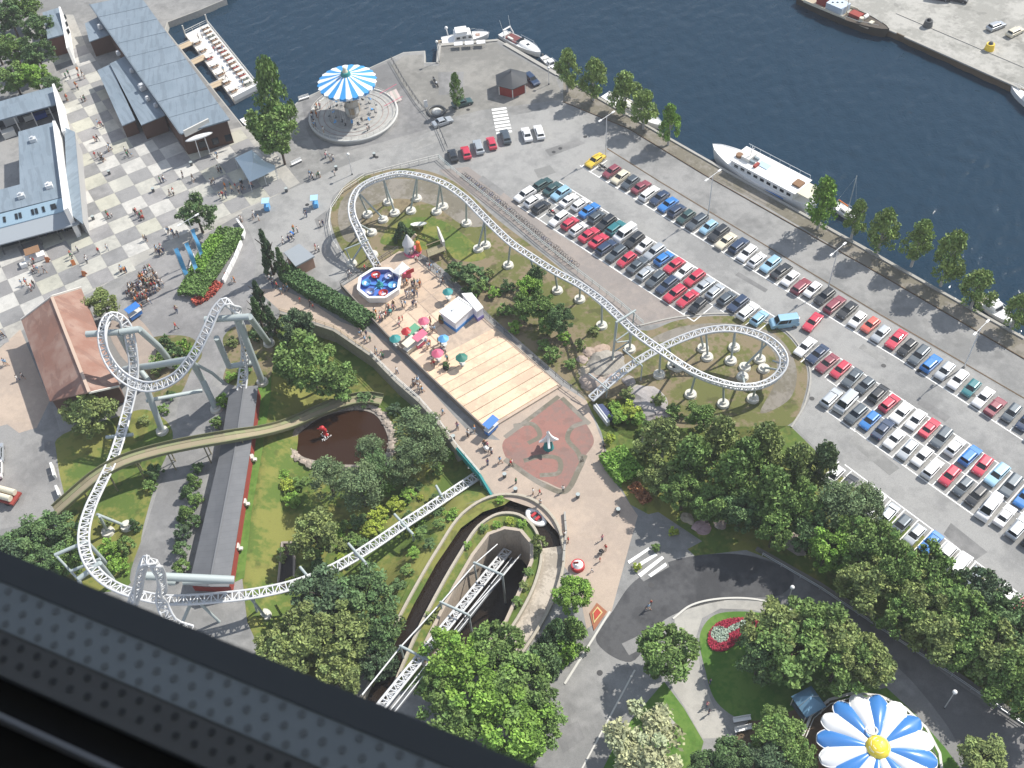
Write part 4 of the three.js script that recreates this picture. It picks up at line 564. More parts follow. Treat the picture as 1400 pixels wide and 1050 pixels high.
function support(parent, foot, top, r = .2, mat = MT.greyGreen, y0 = 0, footing = true) {
  const b = V(foot.x, y0 + .5, foot.z), s = part(parent, 'support', bar(b, top, r, 9, r * .92), mat); if (footing) { const f = part(s, 'footing', footGeo, footMat); f.position.set(foot.x, y0, foot.z); }
  return s;
}
const upperPx = [[516, 365, .6], [510, 354, 2], [500, 336, 4.2], [489, 312, 6], [482, 296, 7], [481, 276, 8], [489, 258, 8.6], [505, 247, 9], [525, 240, 9.2], [545, 236, 9.3], [565, 238, 9.3], [590, 244, 9], [611, 253, 8.4], [635, 270, 7.8], [655, 290, 8], [680, 315, 7.6], [700, 333, 7], [725, 350, 6.2], [760, 372, 5.8], [790, 388, 5.8], [820, 409, 7.2], [845, 432, 9], [870, 455, 9.6], [905, 480, 8.9], [935, 500, 7.4], [960, 513, 6.6], [990, 523, 5.8], [1012, 527, 5], [1036, 526, 4.2], [1056, 518, 4.2], [1069, 505, 4.8], [1072, 491, 5.6], [1066, 478, 6.3], [1050, 464, 6.8], [1026, 454, 7.1], [1000, 449, 7.1], [970, 451, 6.8], [945, 458, 6.4], [920, 468, 5.8], [895, 480, 5.2], [870, 495, 4.6], [845, 513, 3.8], [825, 530, 3], [808, 545, 2.2]];
const coasterUp = thing('roller_coaster', 'white roller coaster track with two round turns beside the parking lot', 'roller coaster');
const upTrack = coasterTrack(coasterUp, upperPx.map(p => G(...p)), { bank: t => t < .22 ? -.35 * Math.sin(t / .22 * Math.PI) : t > .6 && t < .85 ? -.4 * Math.sin((t - .6) / .25 * Math.PI) : 0 });
const upAt = (u, v) => { let b = null, m = 1e9; for (const q of upTrack.f.out) { const w = q.p.clone().sub(V(0, EYE, 0)), z = w.dot(FWD), x = 700 + FOCAL * w.dot(RGT) / z, y = 525 - FOCAL * w.dot(UPV) / z, d = (x - u) ** 2 + (y - v) ** 2; if (d < m) { m = d; b = q; } } return b.p.clone().add(V(0, -.7, 0)); };
for (const [u, v, tu, tv] of [[503, 294, 492, 262], [524, 301, 494, 262], [493.6, 319, 487, 305], [508.6, 318.6, 486, 300], [531, 277, 525, 241], [540, 292, 525, 241], [562, 289, 566, 239], [570, 272, 566, 239], [597, 290, 602, 250], [606, 283, 602, 250], [638, 306, 637, 272], [654, 341, 662, 298], [664, 336, 662, 298], [695, 363.5, 697, 331], [792.5, 410, 792, 389], [822.5, 446, 822, 410], [837, 494, 843, 431], [861, 478, 862, 447], [901, 513, 903, 480], [920, 500, 912, 472], [926, 503, 928, 496], [944, 540, 950, 508], [961, 477, 962, 453], [967, 489, 963, 453], [1003.6, 476, 1006, 449], [999, 494, 1006, 449], [1038.6, 492, 1044, 461], [1018, 503, 1050, 464], [1015, 516, 1020, 527], [988.6, 553, 993, 524], [1029, 546, 1032, 527], [1044, 505, 1070, 500], [510, 349, 500, 336], [481, 361, 497, 330], [732, 380, 728, 352], [762, 398, 761, 373]])
  support(coasterUp, G(u, v), upAt(tu, tv), .2);
{ // portal frames and struts on the straight
  const port = (pts, r = .14) => part(coasterUp, 'brace', merge(pts.map(([a, b]) => bar(G(...a), G(...b), r, 6))), MT.greyGreen);
  port([[[842, 441, 9.8], [869, 424, 9.8]]], .2); port([[[842, 466, 4.3], [862, 452, 4.8]], [[843, 468, 4], [862, 466, 2.6]], [[841, 480, 2], [861, 467, 2.4]], [[837, 494, .5], [842, 441, 9.8]], [[861, 478, .5], [867, 427, 9.8]]], .13);
  port([[[852, 478, 5], [878, 500, 5]], [[805, 511, 4], [832, 532, 3.4]], [[878, 500, 5], [876, 520, .3]], [[830, 530, 3.4], [829, 543, .3]]], .13);
  port([[[471, 341, 4.4], [504, 328, 5.2]], [[473, 341, 4.4], [481, 361, .5]]], .13); port([[[1056, 493, 4.6], [1070, 498, 4.6]], [[1046, 470, 6], [1054, 467, 6.2]]], .16); }
// ---------- left part of the coaster ----------
const coasterLow = thing('roller_coaster', 'white roller coaster track twisting over the sunken garden and the asphalt path', 'roller coaster');
coasterTrack(coasterLow, [[672, 636, -2.4], [650, 652, -2], [620, 672, -1.2], [590, 692, -.4], [550, 718, .6], [515, 742, 1.4], [480, 764, 2.2], [440, 785, 3.2], [400, 800, 4.2], [350, 811, 5.2], [300, 817, 6], [260, 820, 6.6], [225, 820, 7], [185, 812, 7.6], [152, 799, 8], [128, 778, 8], [116, 752, 7.6], [115, 725, 6.8], [124, 692, 5.8], [139, 660, 5], [154, 628, 4.6], [165, 595, 4.8], [173, 565, 5.6], [180, 535, 7], [183, 505, 9], [180, 475, 12], [173, 447, 15], [163, 433, 17], [151, 429, 18], [142, 440, 18], [139, 462, 17], [147, 490, 15], [166, 514, 13], [200, 529, 12], [238, 517, 13.4], [262, 490, 16], [281, 455, 19], [297, 421, 21.4], [308, 411, 22], [319, 416, 20.6], [326, 434, 17], [330, 458, 12.5], [333, 484, 8], [333, 508, 4.6], [330, 534, 3]].map(p => G(...p)), { gauge: .74, depth: .85, bank: t => t > .62 && t < .86 ? .55 * Math.sin((t - .62) / .24 * Math.PI) : t > .3 && t < .48 ? .45 * Math.sin((t - .3) / .18 * Math.PI) : 0 });
coasterTrack(coasterLow, [[176, 835, 9], [183, 812, 12], [186, 792, 15.5], [190, 776, 18.5], [198, 765, 20.5], [207, 766, 20], [213, 778, 17.5], [217, 798, 14], [221, 824, 10], [236, 852, 7.5], [262, 862, 6]].map(p => G(...p)), { gauge: .7, depth: .9 });
{ const big = (pts, r) => { for (let i = 0; i + 1 < pts.length; i++) part(coasterLow, 'support', bar(G(...pts[i]), G(...pts[i + 1]), r * 1.3, 12), MT.greyGreen); const e = pts[pts.length - 1]; };
  const foot = (u, v, y = 0) => { const f = part(coasterLow, 'footing', footGeo, footMat); f.position.copy(G(u, v, y)).setY(y); };
  big([[280, 437, 19], [341, 433, 19], [368, 470, 0]], .42); big([[325, 436, 18.6], [359, 523, 0]], .42); big([[296, 462, 16.5], [313, 501, 6], [344, 496, 5]], .36); foot(368, 470); foot(359, 523);
  big([[118, 457, 15], [163, 454, 15], [190, 450, 14.6], [216, 473, 8], [236, 498, 0]], .42); big([[163, 456, 14.8], [187, 501, 2], [205, 523, 0]], .4); big([[170, 505, 6], [214, 499, 10], [260, 491, 14.6]], .42); big([[262, 494, 14.5], [276, 518, 7], [296, 560, 0]], .4); big([[264, 496, 14], [290, 510, 8], [304, 522, 4]], .2); big([[200, 530, 10], [222, 590, 0]], .4); big([[200, 548, 7], [276, 534, 4]], .26); foot(222, 590); foot(236, 498); foot(296, 560);
  big([[145, 598, 4.2], [182, 594, 4.2]], .24); big([[132, 703, 5], [174, 720, 0]], .18); big([[136, 706, 5], [148, 728, 0]], .16); foot(174, 720); foot(148, 728);
  big([[75, 759, 6.6], [112, 743, 7], [120, 742, 7], [150, 775, 0]], .22); big([[77, 760, 6.6], [108, 793, 3]], .14); big([[97, 781, 6], [137, 764, 7]], .18); big([[107, 792, 7.2], [136, 770, 7.8], [154, 793, 1]], .3); big([[108, 793, 7.2], [122, 830, 2], [132, 846, 0]], .22);
  big([[195, 787, 13], [320, 793, 9]], .45); big([[223, 795, 10], [240, 796, 9.4]], .36); big([[250, 796, 9], [320, 794, 8]], .3); big([[338, 812, 5.2], [362, 842, -1]], .16); big([[345, 814, 5], [352, 838, -1]], .14); foot(362, 842, -1.5);
  // cross-beams under the descent into the garden
  for (const [a, b, f] of [[[410, 775, 3.6], [424, 792, 3.4], [424, 800, GY]], [[476, 743, 2.2], [500, 770, 2.2], [505, 786, GY + .5]], [[539, 703, .6], [565, 731, .6], [566, 740, GY + .5]], [[596, 664, -.5], [604, 678, -.5], [606, 692, GY]]]) big([a, b, f], .17);
  // lattice legs at the station end
  big([[262, 822, 6], [250, 850, 0]], .2); big([[270, 822, 6], [300, 850, 0]], .16); }
// ---------- lift hill in the pit ----------
const lift = thing('lift_hill', 'white steel lift track with walkways running down into the dark pit', 'coaster lift');
{ const A = [505, 985, 9], B = [694, 752, -4.5], at = (t, du = 0, dv = 0) => G(lerp(A[0], B[0], t) + du, lerp(A[1], B[1], t) + dv, lerp(A[2], B[2], t));
  coasterTrack(lift, [0, .2, .4, .6, .8, 1].map(t => at(t)), { gauge: .6, depth: .6, step: 1 });
  const dir = at(1).sub(at(0)).normalize(), sd = dir.clone().cross(YUP).normalize();
  for (const o of [1.5, 2.1]) part(lift, 'walkway_rail', bar(at(0).addScaledVector(sd, o).add(V(0, .4, 0)), at(.97).addScaledVector(sd, o).add(V(0, .4, 0)), .085, 6), MT.lightSteel);
  part(lift, 'walkway', beam(at(0).addScaledVector(sd, 1.8).add(V(0, -.3, 0)), at(.97).addScaledVector(sd, 1.8).add(V(0, -.3, 0)), .6, .08), MT.darkSteel);
  part(lift, 'stay', bar(G(495, 950, 6), G(548, 884, 3.2), .12), MT.lightSteel); part(lift, 'stay', bar(G(548, 884, 3.2), G(603, 824, 1.4), .12), MT.lightSteel); part(lift, 'stay', bar(G(603, 824, 1.4), G(650, 770, .4), .12), MT.lightSteel); part(lift, 'stay', bar(G(650, 770, .4), G(680, 744, -1), .1), MT.lightSteel); part(lift, 'stay', bar(G(640, 838, 1), G(688, 787, 0), .1), MT.lightSteel); part(lift, 'stay', bar(G(688, 787, 0), G(712, 758, -2), .09), MT.lightSteel);
  for (const [a, b, h, f] of [[[648, 769], [687, 786], .6, -8], [[602, 823], [641, 841], 2.2, -8], [[547, 883], [590, 905], 4.2, -1]]) { const p = G(a[0], a[1], h), q = G(b[0], b[1], h); part(lift, 'portal_beam', bar(p, q, .2, 8), MT.greyGreen); part(lift, 'portal_leg', bar(p, V(p.x, f, p.z), .16, 8), MT.greyGreen); part(lift, 'portal_leg', bar(q, V(q.x, f, q.z), .16, 8), MT.greyGreen); } }
// ---------- timber flume ----------
const flume = thing('log_flume', 'elevated olive timber flume trough crossing the path to the pond', 'log flume');
{ const c = new THREE.CatmullRomCurve3([[76, 700, 2.2], [103, 676, 3.4], [132, 652, 4.4], [168, 632, 4.8], [212, 618, 4.6], [262, 607, 4.6], [320, 597, 4.3], [362, 590, 1.8], [398, 580, -.8], [430, 566, -1.6], [470, 551, -1.9], [500, 545, -2.1], [522, 548, -2.2]].map(p => G(...p)), false, 'centripetal'), N = 32, P = c.getSpacedPoints(N);
  const side = d => offsetLine(P, d), L1 = side(-1.15), L2 = side(1.15), ribbon = (a, b, y) => { const gs = []; for (let i = 0; i < N; i++) { const q = [a[i], b[i], b[i + 1], a[i + 1]].map(p => V(p.x, p.y + y, p.z)); gs.push(prism(q, .12)); } return gs; };
  const bedM = col(.30, .255, .17, .85), sideM = col(.16, .165, .09, .9), mossM = col(.23, .245, .13, .9);
  ribbon(side(-.45), side(.45), 0).forEach(g => part(flume, 'trough_bed', g, bedM));
  for (const [a, b] of [[side(-1.15), side(-.47)], [side(.47), side(1.15)]]) ribbon(a, b, .06).forEach((g, i) => part(flume, 'plank', g, i % 3 ? mossM : MT.timber));
  for (const l of [L1, L2]) { const gs = []; for (let i = 0; i < N; i++) gs.push(beam(l[i].clone().add(V(0, .35, 0)), l[i + 1].clone().add(V(0, .35, 0)), .1, .5 + .004 * (i % 2))); part(flume, 'side_wall', merge(gs), sideM); }
  for (const t of [.09, .17, .25, .34, .44, .54]) for (const s of [-1, 1]) { const p = c.getPointAt(t), d = c.getTangentAt(t); p.addScaledVector(V(-d.z, 0, d.x), s * .9); part(flume, 'trestle_leg', bar(p.clone().setY(-.2), p.clone().add(V(0, -.1, 0)), .11, 6), MT.timber); }
  for (const t of [.17, .25, .34]) { const p = c.getPointAt(t), d = c.getTangentAt(t), s = V(-d.z, 0, d.x); part(flume, 'trestle_brace', bar(p.clone().addScaledVector(s, -.9).setY(.4), p.clone().addScaledVector(s, .9).setY(2.6), .08), MT.timber); }
  // service tram track under it at the lower end
}
// ---------- swing carousel on the shore ----------
{ const c = G(484, 160, 0), t = thing('swing_carousel', 'swing carousel with blue and white striped canopy on a round stone platform', 'carousel', c);
  const R = 9.6; part(t, 'platform', merge([cyl(R, R, .75, 0, 0, 0, 48)]), groundMat('concrete', { color: new THREE.Color(1, 1.03, 1.08) })); part(t, 'platform_rim', (() => { const g = new THREE.TorusGeometry(R - .15, .28, 6, 56); g.rotateX(Math.PI / 2); g.translate(0, .78, 0); return g; })(), col(.52, .52, .5, .8));
  for (const r of [7.6, 6.4]) part(t, 'floor_ring', (() => { const g = new THREE.TorusGeometry(r, .07, 4, 56); g.rotateX(Math.PI / 2); g.translate(0, .77, 0); return g; })(), col(.32, .24, .22, .9));
  part(t, 'floor_disc', cyl(5.3, 5.2, .12, 0, .75, 0, 40), groundMat('concrete', { color: new THREE.Color(.9, .9, .93) }));
  part(t, 'column', cyl(1.5, 1.2, 8.4, 0, .8, 0, 20), col(.5, .46, .4, .7));
  for (let k = 0; k < 8; k++) { const a = k / 8 * 6.283; const b = box(1.0, 1.5, .1, Math.cos(a) * 1.55, 2.4, Math.sin(a) * 1.55, -a + Math.PI / 2); part(t, 'column_panel', b, k % 2 ? MT.offWhite : col(.36, .28, .19, .7)); }
  for (let k = 0; k < 8; k++) { const a = k / 8 * 6.283 + .2; part(t, 'column_mirror', box(.7, 1.0, .08, Math.cos(a) * 1.45, 5.2, Math.sin(a) * 1.5, -a + Math.PI / 2), k % 2 ? MT.paleWood : MT.darkSteel); }
  const top = V(0, 9.2, 0), N = 28, RC = 6.0, y0 = 9.0, y1 = 10.7;
  const W = col(.76, .79, .82, .45), Bl = col(.04, .27, .62, .45);
  for (let k = 0; k < N; k++) {
    const a0 = k / N * 6.283, a1 = (k + 1) / N * 6.283, am = (a0 + a1) / 2, P = (r, a, y) => V(Math.cos(a) * r, y, Math.sin(a) * r);
    const mid = (r, y) => [P(r, a0, y), P(r, a1, y)], o = mid(RC, y0), m = mid(3.6, lerp(y0, y1, .42)), q = mid(.9, y1), e = P(RC + .35, am, y0 - .1), pos = [];
    const tri = (...v) => v.forEach(p => pos.push(p.x, p.y, p.z)); tri(o[0], m[0], m[1]); tri(o[0], m[1], o[1]); tri(m[0], q[0], q[1]); tri(m[0], q[1], m[1]); tri(o[0], o[1], e);
    const d0 = o.map(p => p.clone().add(V(0, -.75, 0))); tri(o[0], o[1], d0[1]); tri(o[0], d0[1], d0[0]);
    const g = new THREE.BufferGeometry(); g.setAttribute('position', new THREE.Float32BufferAttribute(pos, 3)); g.computeVertexNormals(); part(t, 'canopy_panel', g, k % 2 ? Bl : W);
  }
  for (let k = 0; k < 14; k++) { const a = k / 14 * 6.283; part(t, 'rounding_board', box(2.4, .5, .08, Math.cos(a) * 5.7, 8.4, Math.sin(a) * 5.7, -a + Math.PI / 2), k % 2 ? col(.52, .24, .08, .6) : MT.offWhite); }
  part(t, 'canopy_cap', merge([cyl(1.1, .9, .7, 0, 10.65, 0, 16)]), MT.teal); part(t, 'finial', merge([cyl(.6, .4, .6, 0, 11.35, 0, 12), ball(.42, 0, 12.1, 0, 10)]), MT.cream);
  for (let k = 0; k < 24; k++) { const a = k / 24 * 6.283, r = k % 2 ? 5.2 : 4.2, x = Math.cos(a) * r, z = Math.sin(a) * r, s = part(t, 'swing_seat', merge([box(.5, .06, .45, x, 1.7, z, -a), box(.5, .5, .06, x + Math.cos(a) * -.22, 1.95, z + Math.sin(a) * -.22, -a + Math.PI / 2)]), k % 3 ? MT.darkSteel : MT.skyBlue); part(s, 'chain', merge([bar(V(x - .2, 1.7, z), V(x - .1, 8.8, z), .022, 4), bar(V(x + .2, 1.7, z), V(x + .1, 8.8, z), .022, 4)]), MT.steel); }
  // railing posts on the rim
  for (let k = 0; k < 36; k++) { const a = k / 36 * 6.283; part(t, 'railing_post', bar(V(Math.cos(a) * 9.3, .75, Math.sin(a) * 9.3), V(Math.cos(a) * 9.3, 1.75, Math.sin(a) * 9.3), .04, 5), MT.offWhite); }
  part(t, 'railing', (() => { const g = new THREE.TorusGeometry(9.3, .04, 5, 60); g.rotateX(Math.PI / 2); g.translate(0, 1.72, 0); return g; })(), MT.offWhite);
  const st = thing('access_ramp', 'pale stepped ramp leading onto the carousel platform', 'steps', V(0, 0, 0)); const q = pxs([[519, 131], [541, 118], [549, 133], [525, 147]], .75);
  for (let k = 0; k < 7; k++) { const f = k / 7, g = (k + 1) / 7, a = q[0].clone().lerp(q[1], f), b = q[0].clone().lerp(q[1], g), d = q[3].clone().lerp(q[2], f), e = q[3].clone().lerp(q[2], g), h = .75 - .1 * k; part(st, 'step', prism([a, b, e, d].map(p => p.setY(h)), h), k % 2 ? MT.concrete : col(.5, .42, .4, .8)); }
  part(st, 'handrail', merge([beam(G(519, 128, 1.6), G(542, 115, 1), .08, .08), beam(G(525, 145, 1.6), G(550, 132, 1), .08, .08)]), MT.pink);
}
// ---------- octagonal spinning-cup ride ----------
{ const c = G(520, 394, .4), t = thing('spinning_ride', 'white octagonal ride tub with blue floor and spinning cups on the deck', 'fairground ride', c, .3); const R = 4, cs = [];
  part(t, 'ride_floor', (() => { const g = new THREE.CylinderGeometry(R - .1, R - .1, .3, 8); g.translate(0, .45, 0); return g; })(), col(.07, .17, .52, .4));
  for (let k = 0; k < 8; k++) { const a0 = k / 8 * 6.283, a1 = (k + 1) / 8 * 6.283, p = V(Math.sin(a0) * R, .7, Math.cos(a0) * R), q = V(Math.sin(a1) * R, .7, Math.cos(a1) * R); part(t, 'side_panel', beam(p, q, .14, 1.3), MT.white); part(t, 'panel_rail', beam(p.clone().setY(1.42), q.clone().setY(1.42), .5, .14), MT.white); const i = p.clone().multiplyScalar(.95).setY(.8), j = q.clone().multiplyScalar(.95).setY(.8); part(t, 'inner_panel', beam(i, j, .06, 1), col(.25, .26, .55, .5)); }
  part(t, 'hub', merge([cyl(.8, .6, .5, 0, .6, 0, 12), cyl(.4, .2, .8, 0, 1.1, 0, 10)]), MT.teal);
  for (let k = 0; k < 6; k++) { const a = k / 6 * 6.283; part(t, 'arm', bar(V(0, .8, 0), V(Math.sin(a) * 2.4, .8, Math.cos(a) * 2.4), .12), MT.skyBlue); const cup = new THREE.LatheGeometry([[.2, 0], [.75, .1], [.9, .6], [.8, .62], [.62, .22], [.1, .18]].map(p => new THREE.Vector2(...p)), 14); cup.translate(Math.sin(a) * 2.5, .65, Math.cos(a) * 2.5); const m = part(t, 'cup', cup, [MT.red, MT.skyBlue, col(.2, .22, .4, .5)][k % 3]); part(m, 'cup_seat', box(.8, .25, .35, Math.sin(a) * 2.75, .95, Math.cos(a) * 2.75, a), MT.white); } }
// ticket canopy and entrance decoration
{ const t = thing('ticket_canopy', 'small white peaked canopy over a pink counter beside the cup ride', 'kiosk'); const q = pxs([[536, 372], [550, 358], [560, 366], [546, 376]], 2.8); part(t, 'roof', prism(q, .18), col(.6, .68, .78, .5)); part(t, 'roof_peak', (() => { const m = q[0].clone().add(q[2]).multiplyScalar(.5).setY(3.5); const pos = []; for (let i = 0; i < 4; i++) { const a = q[i], b = q[(i + 1) % 4]; pos.push(a.x, a.y + .01, a.z, b.x, b.y + .01, b.z, m.x, m.y, m.z); } const g = new THREE.BufferGeometry(); g.setAttribute('position', new THREE.Float32BufferAttribute(pos, 3)); g.computeVertexNormals(); return g; })(), MT.white);
  for (const p of q) part(t, 'post', bar(V(p.x, .4, p.z), V(p.x, 2.8, p.z), .06), MT.white); part(t, 'counter', box(1.6, 1.1, 1.0, q[1].x + .6, .95, q[1].z + 1.4), MT.pink); part(t, 'sign_board', box(1.6, .9, .1, q[2].x, 2.2, q[2].z + .4, .5), MT.red); }
{ const t = thing('play_tower', 'silver and orange toy rocket tower at the deck corner', 'play tower', G(560, 345, .4)); part(t, 'cone_roof', merge([cyl(1.2, .15, 2.2, 0, 2.2, 0, 10)]), MT.lightSteel); part(t, 'drum', cyl(1.0, 1.0, 2.2, 0, 0, 0, 10), col(.45, .55, .62, .4, .3)); part(t, 'figure', merge([ball(.45, 1.8, 2.4, .2, 8), cyl(.6, .35, 1.6, 1.8, .6, .2, 8)]), MT.orange); part(t, 'spout', merge([bar(V(.6, 2.6, -.5), V(1.6, 3.6, -.9), .3, 8)]), MT.paleWood); part(t, 'base', cyl(1.7, 1.6, .3, .6, 0, 0, 12), MT.pink); }
{ const c = G(573, 313), t = thing('wire_dish', 'tilted pale wire dish on the grass inside the upper coaster curve', 'dish', V(c.x, 0, c.z)); const g = new THREE.SphereGeometry(2.4, 18, 6, 0, 6.283, 0, .75); g.rotateX(Math.PI); g.translate(0, 2.4, 0); g.rotateX(-.5); g.translate(0, .5, 0); part(t, 'dish', g, new THREE.MeshStandardMaterial({ color: new THREE.Color(.6, .62, .58), roughness: .6, side: THREE.DoubleSide })); for (let k = 0; k < 8; k++) { const a = k / 8 * 6.283; const p = [0, .25, .5, .73].map(f => { const v = V(2.43 * Math.sin(f) * Math.cos(a), -2.43 * Math.cos(f) + 2.4, 2.43 * Math.sin(f) * Math.sin(a)); v.applyAxisAngle(V(1, 0, 0), -.5); v.y += .55; return v; }); part(t, 'rib', tube(p, .05, 5), MT.offWhite); } part(t, 'stand', bar(V(0, 0, 0), V(0, .7, .2), .15), MT.steel); }
{ const t = thing('footbridge', 'small grey wooden platform on stilts beside the wire dish', 'platform'); const q = pxs([[583, 341], [607, 332], [609, 342], [586, 351]], 1.8); part(t, 'floor', prism(q, .2), MT.timber); for (const p of q) part(t, 'leg', bar(V(p.x, 0, p.z), V(p.x, 1.8, p.z), .09), MT.paleWood); part(t, 'back_panel', prism(pxs([[597, 309], [600, 311], [608, 330], [605, 331]], 3), 2.6), MT.offWhite); part(t, 'railing', merge([beam(q[0].clone().setY(2.8), q[1].clone().setY(2.8), .07, .07), beam(q[3].clone().setY(2.8), q[2].clone().setY(2.8), .07, .07)]), MT.paleWood); }
// ---------- blue and white booth ----------
{ const t = thing('booth', 'white-roofed booth with blue plinth standing on the deck', 'booth'); const h = 3, a = pxs([[600, 426], [627, 405], [648, 419], [622, 442]], h), b = pxs([[631, 401], [645, 400], [661, 420], [652, 426]], h + .15);
  const wall = (q, y0, y1, s) => { const c = q.reduce((m, p) => m.add(p), V(0, 0, 0)).multiplyScalar(1 / q.length); return prism(q.map(p => p.clone().lerp(c, s).setY(y1)), 0, y0); };
  part(t, 'roof', prism(a, .25), MT.white); part(t, 'annex_roof', prism(b, .25), MT.white); part(t, 'wall', wall(a, 1.1, 2.74, .08), col(.7, .72, .78, .6)); part(t, 'annex_wall', wall(b, 1.1, 2.89, .08), col(.68, .69, .78, .6)); part(t, 'plinth', wall(a, .36, 1.1, .05), col(.05, .22, .55, .5)); part(t, 'annex_plinth', wall(b, .36, 1.1, .05), col(.18, .15, .42, .5)); part(t, 'roof_hatch', box(.5, .25, .35, G(619, 424, h).x, h + .12, G(619, 424, h).z, .6), MT.steel); part(t, 'roof_seam', beam(G(627, 408, h + .04), G(646, 420, h + .04), .12, .08), MT.offWhite); part(t, 'serving_hatch', beam(G(622, 441, 2).add(V(.3, 0, -.3)), G(638, 430, 2).add(V(.0, 0, 0)), .1, .8), MT.white); }
// ---------- petal-roofed ride at the lower right ----------
{ const c = G(1199, 1024, 4.4), t = thing('petal_ride', 'carousel with blue and white petal canopy around a yellow hub', 'carousel', V(c.x, 0, c.z)); const N = 16;
  const petal = (() => { const g = new THREE.BufferGeometry(), pos = [], idx = [], nu = 8, nv = 8; for (let j = 0; j <= nv; j++) for (let i = 0; i <= nu; i++) { const t2 = j / nv, r = .8 + 6.5 * t2, w = (t2 < .75 ? lerp(.18, 1.32, Math.pow(t2 / .75, .8)) : 1.32 * Math.sqrt(Math.max(0, 1 - ((t2 - .75) / .27) ** 2))), s = (i / nu * 2 - 1); pos.push(s * w, .55 * (1 - s * s) * Math.sin(Math.min(1, t2 * 1.1) * 2.4) + .9 * (1 - t2 * t2), r); } for (let j = 0; j < nv; j++) for (let i = 0; i < nu; i++) { const a = j * (nu + 1) + i; idx.push(a, a + nu + 1, a + 1, a + 1, a + nu + 1, a + nu + 2); } g.setAttribute('position', new THREE.Float32BufferAttribute(pos, 3)); g.setIndex(idx); g.computeVertexNormals(); return g; })();
  const rimG = (() => { const P = [], t2s = [.15, .35, .55, .7, .8, .9, .97, 1]; const edge = t2 => { const r = .8 + 6.5 * t2, w = (t2 < .75 ? lerp(.18, 1.32, Math.pow(t2 / .75, .8)) : 1.32 * Math.sqrt(Math.max(0, 1 - ((t2 - .75) / .27) ** 2))); return [w, .9 * (1 - t2 * t2), r]; }; for (const q of t2s) { const e = edge(q); P.push(V(-e[0], e[1], e[2])); } for (const q of t2s.slice().reverse()) { const e = edge(q); P.push(V(e[0], e[1], e[2])); } return new THREE.TubeGeometry(new THREE.CatmullRomCurve3(P), 40, .07, 5); })();
  const Bp = new THREE.MeshPhysicalMaterial({ color: new THREE.Color(.05, .2, .52), roughness: .3, clearcoat: .6, side: THREE.DoubleSide }), Wp = new THREE.MeshPhysicalMaterial({ color: new THREE.Color(.8, .8, .79), roughness: .35, clearcoat: .4, side: THREE.DoubleSide });
  for (let k = 0; k < N; k++) { const p = part(t, 'petal', petal, k % 2 ? Bp : Wp); p.rotation.y = k / N * 6.2832 + .1; p.position.y = 4 + (k % 2 ? 0 : .1); const rm = part(p, 'petal_rim', rimG, MT.white); }
  const hub = new THREE.SphereGeometry(1.55, 24, 12, 0, 6.283, 0, 1.5); hub.scale(1, .75, 1); hub.translate(0, 4.9, 0); const hm = std({ roughness: .5, map: colourTex(128, 1, (a, b, i, j) => fbm(a, b, 9, 3, 2) > .52 ? [.78, .62, .05] : (hashN(i >> 4, j >> 3, 2) > .7 ? [.85, .8, .5] : [.74, .55, .03])) }); part(t, 'hub', hub, hm); part(t, 'hub_collar', cyl(1.75, 1.65, .7, 0, 4.3, 0, 24), MT.steel); part(t, 'finial_ring', (() => { const g = new THREE.TorusGeometry(.7, .12, 6, 20); g.rotateX(1.2); g.translate(-.3, 5.3, -2.1); return g; })(), MT.white);
  part(t, 'floor', cyl(7, 7, .35, 0, .02, 0, 40), MT.wood); part(t, 'column', cyl(1.2, 1.0, 4, 0, .3, 0, 16), MT.offWhite);
  const F = 16; for (let k = 0; k < F; k++) { const a0 = k / F * 6.283, a1 = (k + 1) / F * 6.283, r = 8.8, p = V(Math.cos(a0) * r, 1.1, Math.sin(a0) * r), q = V(Math.cos(a1) * r, 1.1, Math.sin(a1) * r); part(t, 'fence_rail', beam(p, q, .34, .1), MT.offWhite); part(t, 'fence_rail', beam(p.clone().multiplyScalar(.95).setY(.7), q.clone().multiplyScalar(.95).setY(.7), .12, .1), MT.offWhite); part(t, 'fence_post', bar(V(p.x, 0, p.z), V(p.x, 1.1, p.z), .09), MT.offWhite); } }
{ const c = G(1107, 956, 3.3), t = thing('gazebo', 'blue tent-roofed gazebo beside the petal-roofed ride', 'gazebo', V(c.x, 0, c.z), .4); const g = new THREE.ConeGeometry(2.3, 1.7, 4); g.rotateY(.785); g.translate(0, 3.4, 0); part(t, 'roof', g, col(.13, .26, .38, .5)); for (const [x, z] of [[-1.4, -1.4], [1.4, -1.4], [1.4, 1.4], [-1.4, 1.4]]) part(t, 'post', bar(V(x, 0, z), V(x, 2.6, z), .08), MT.offWhite); part(t, 'counter', box(2.6, 1, 2.6, 0, .5, 0), col(.1, .14, .18, .7)); part(t, 'ridge', merge([bar(V(0, 4.2, 0), V(1.6, 2.6, 0), .05), bar(V(0, 4.2, 0), V(-1.6, 2.6, 0), .05)]), MT.steel); }
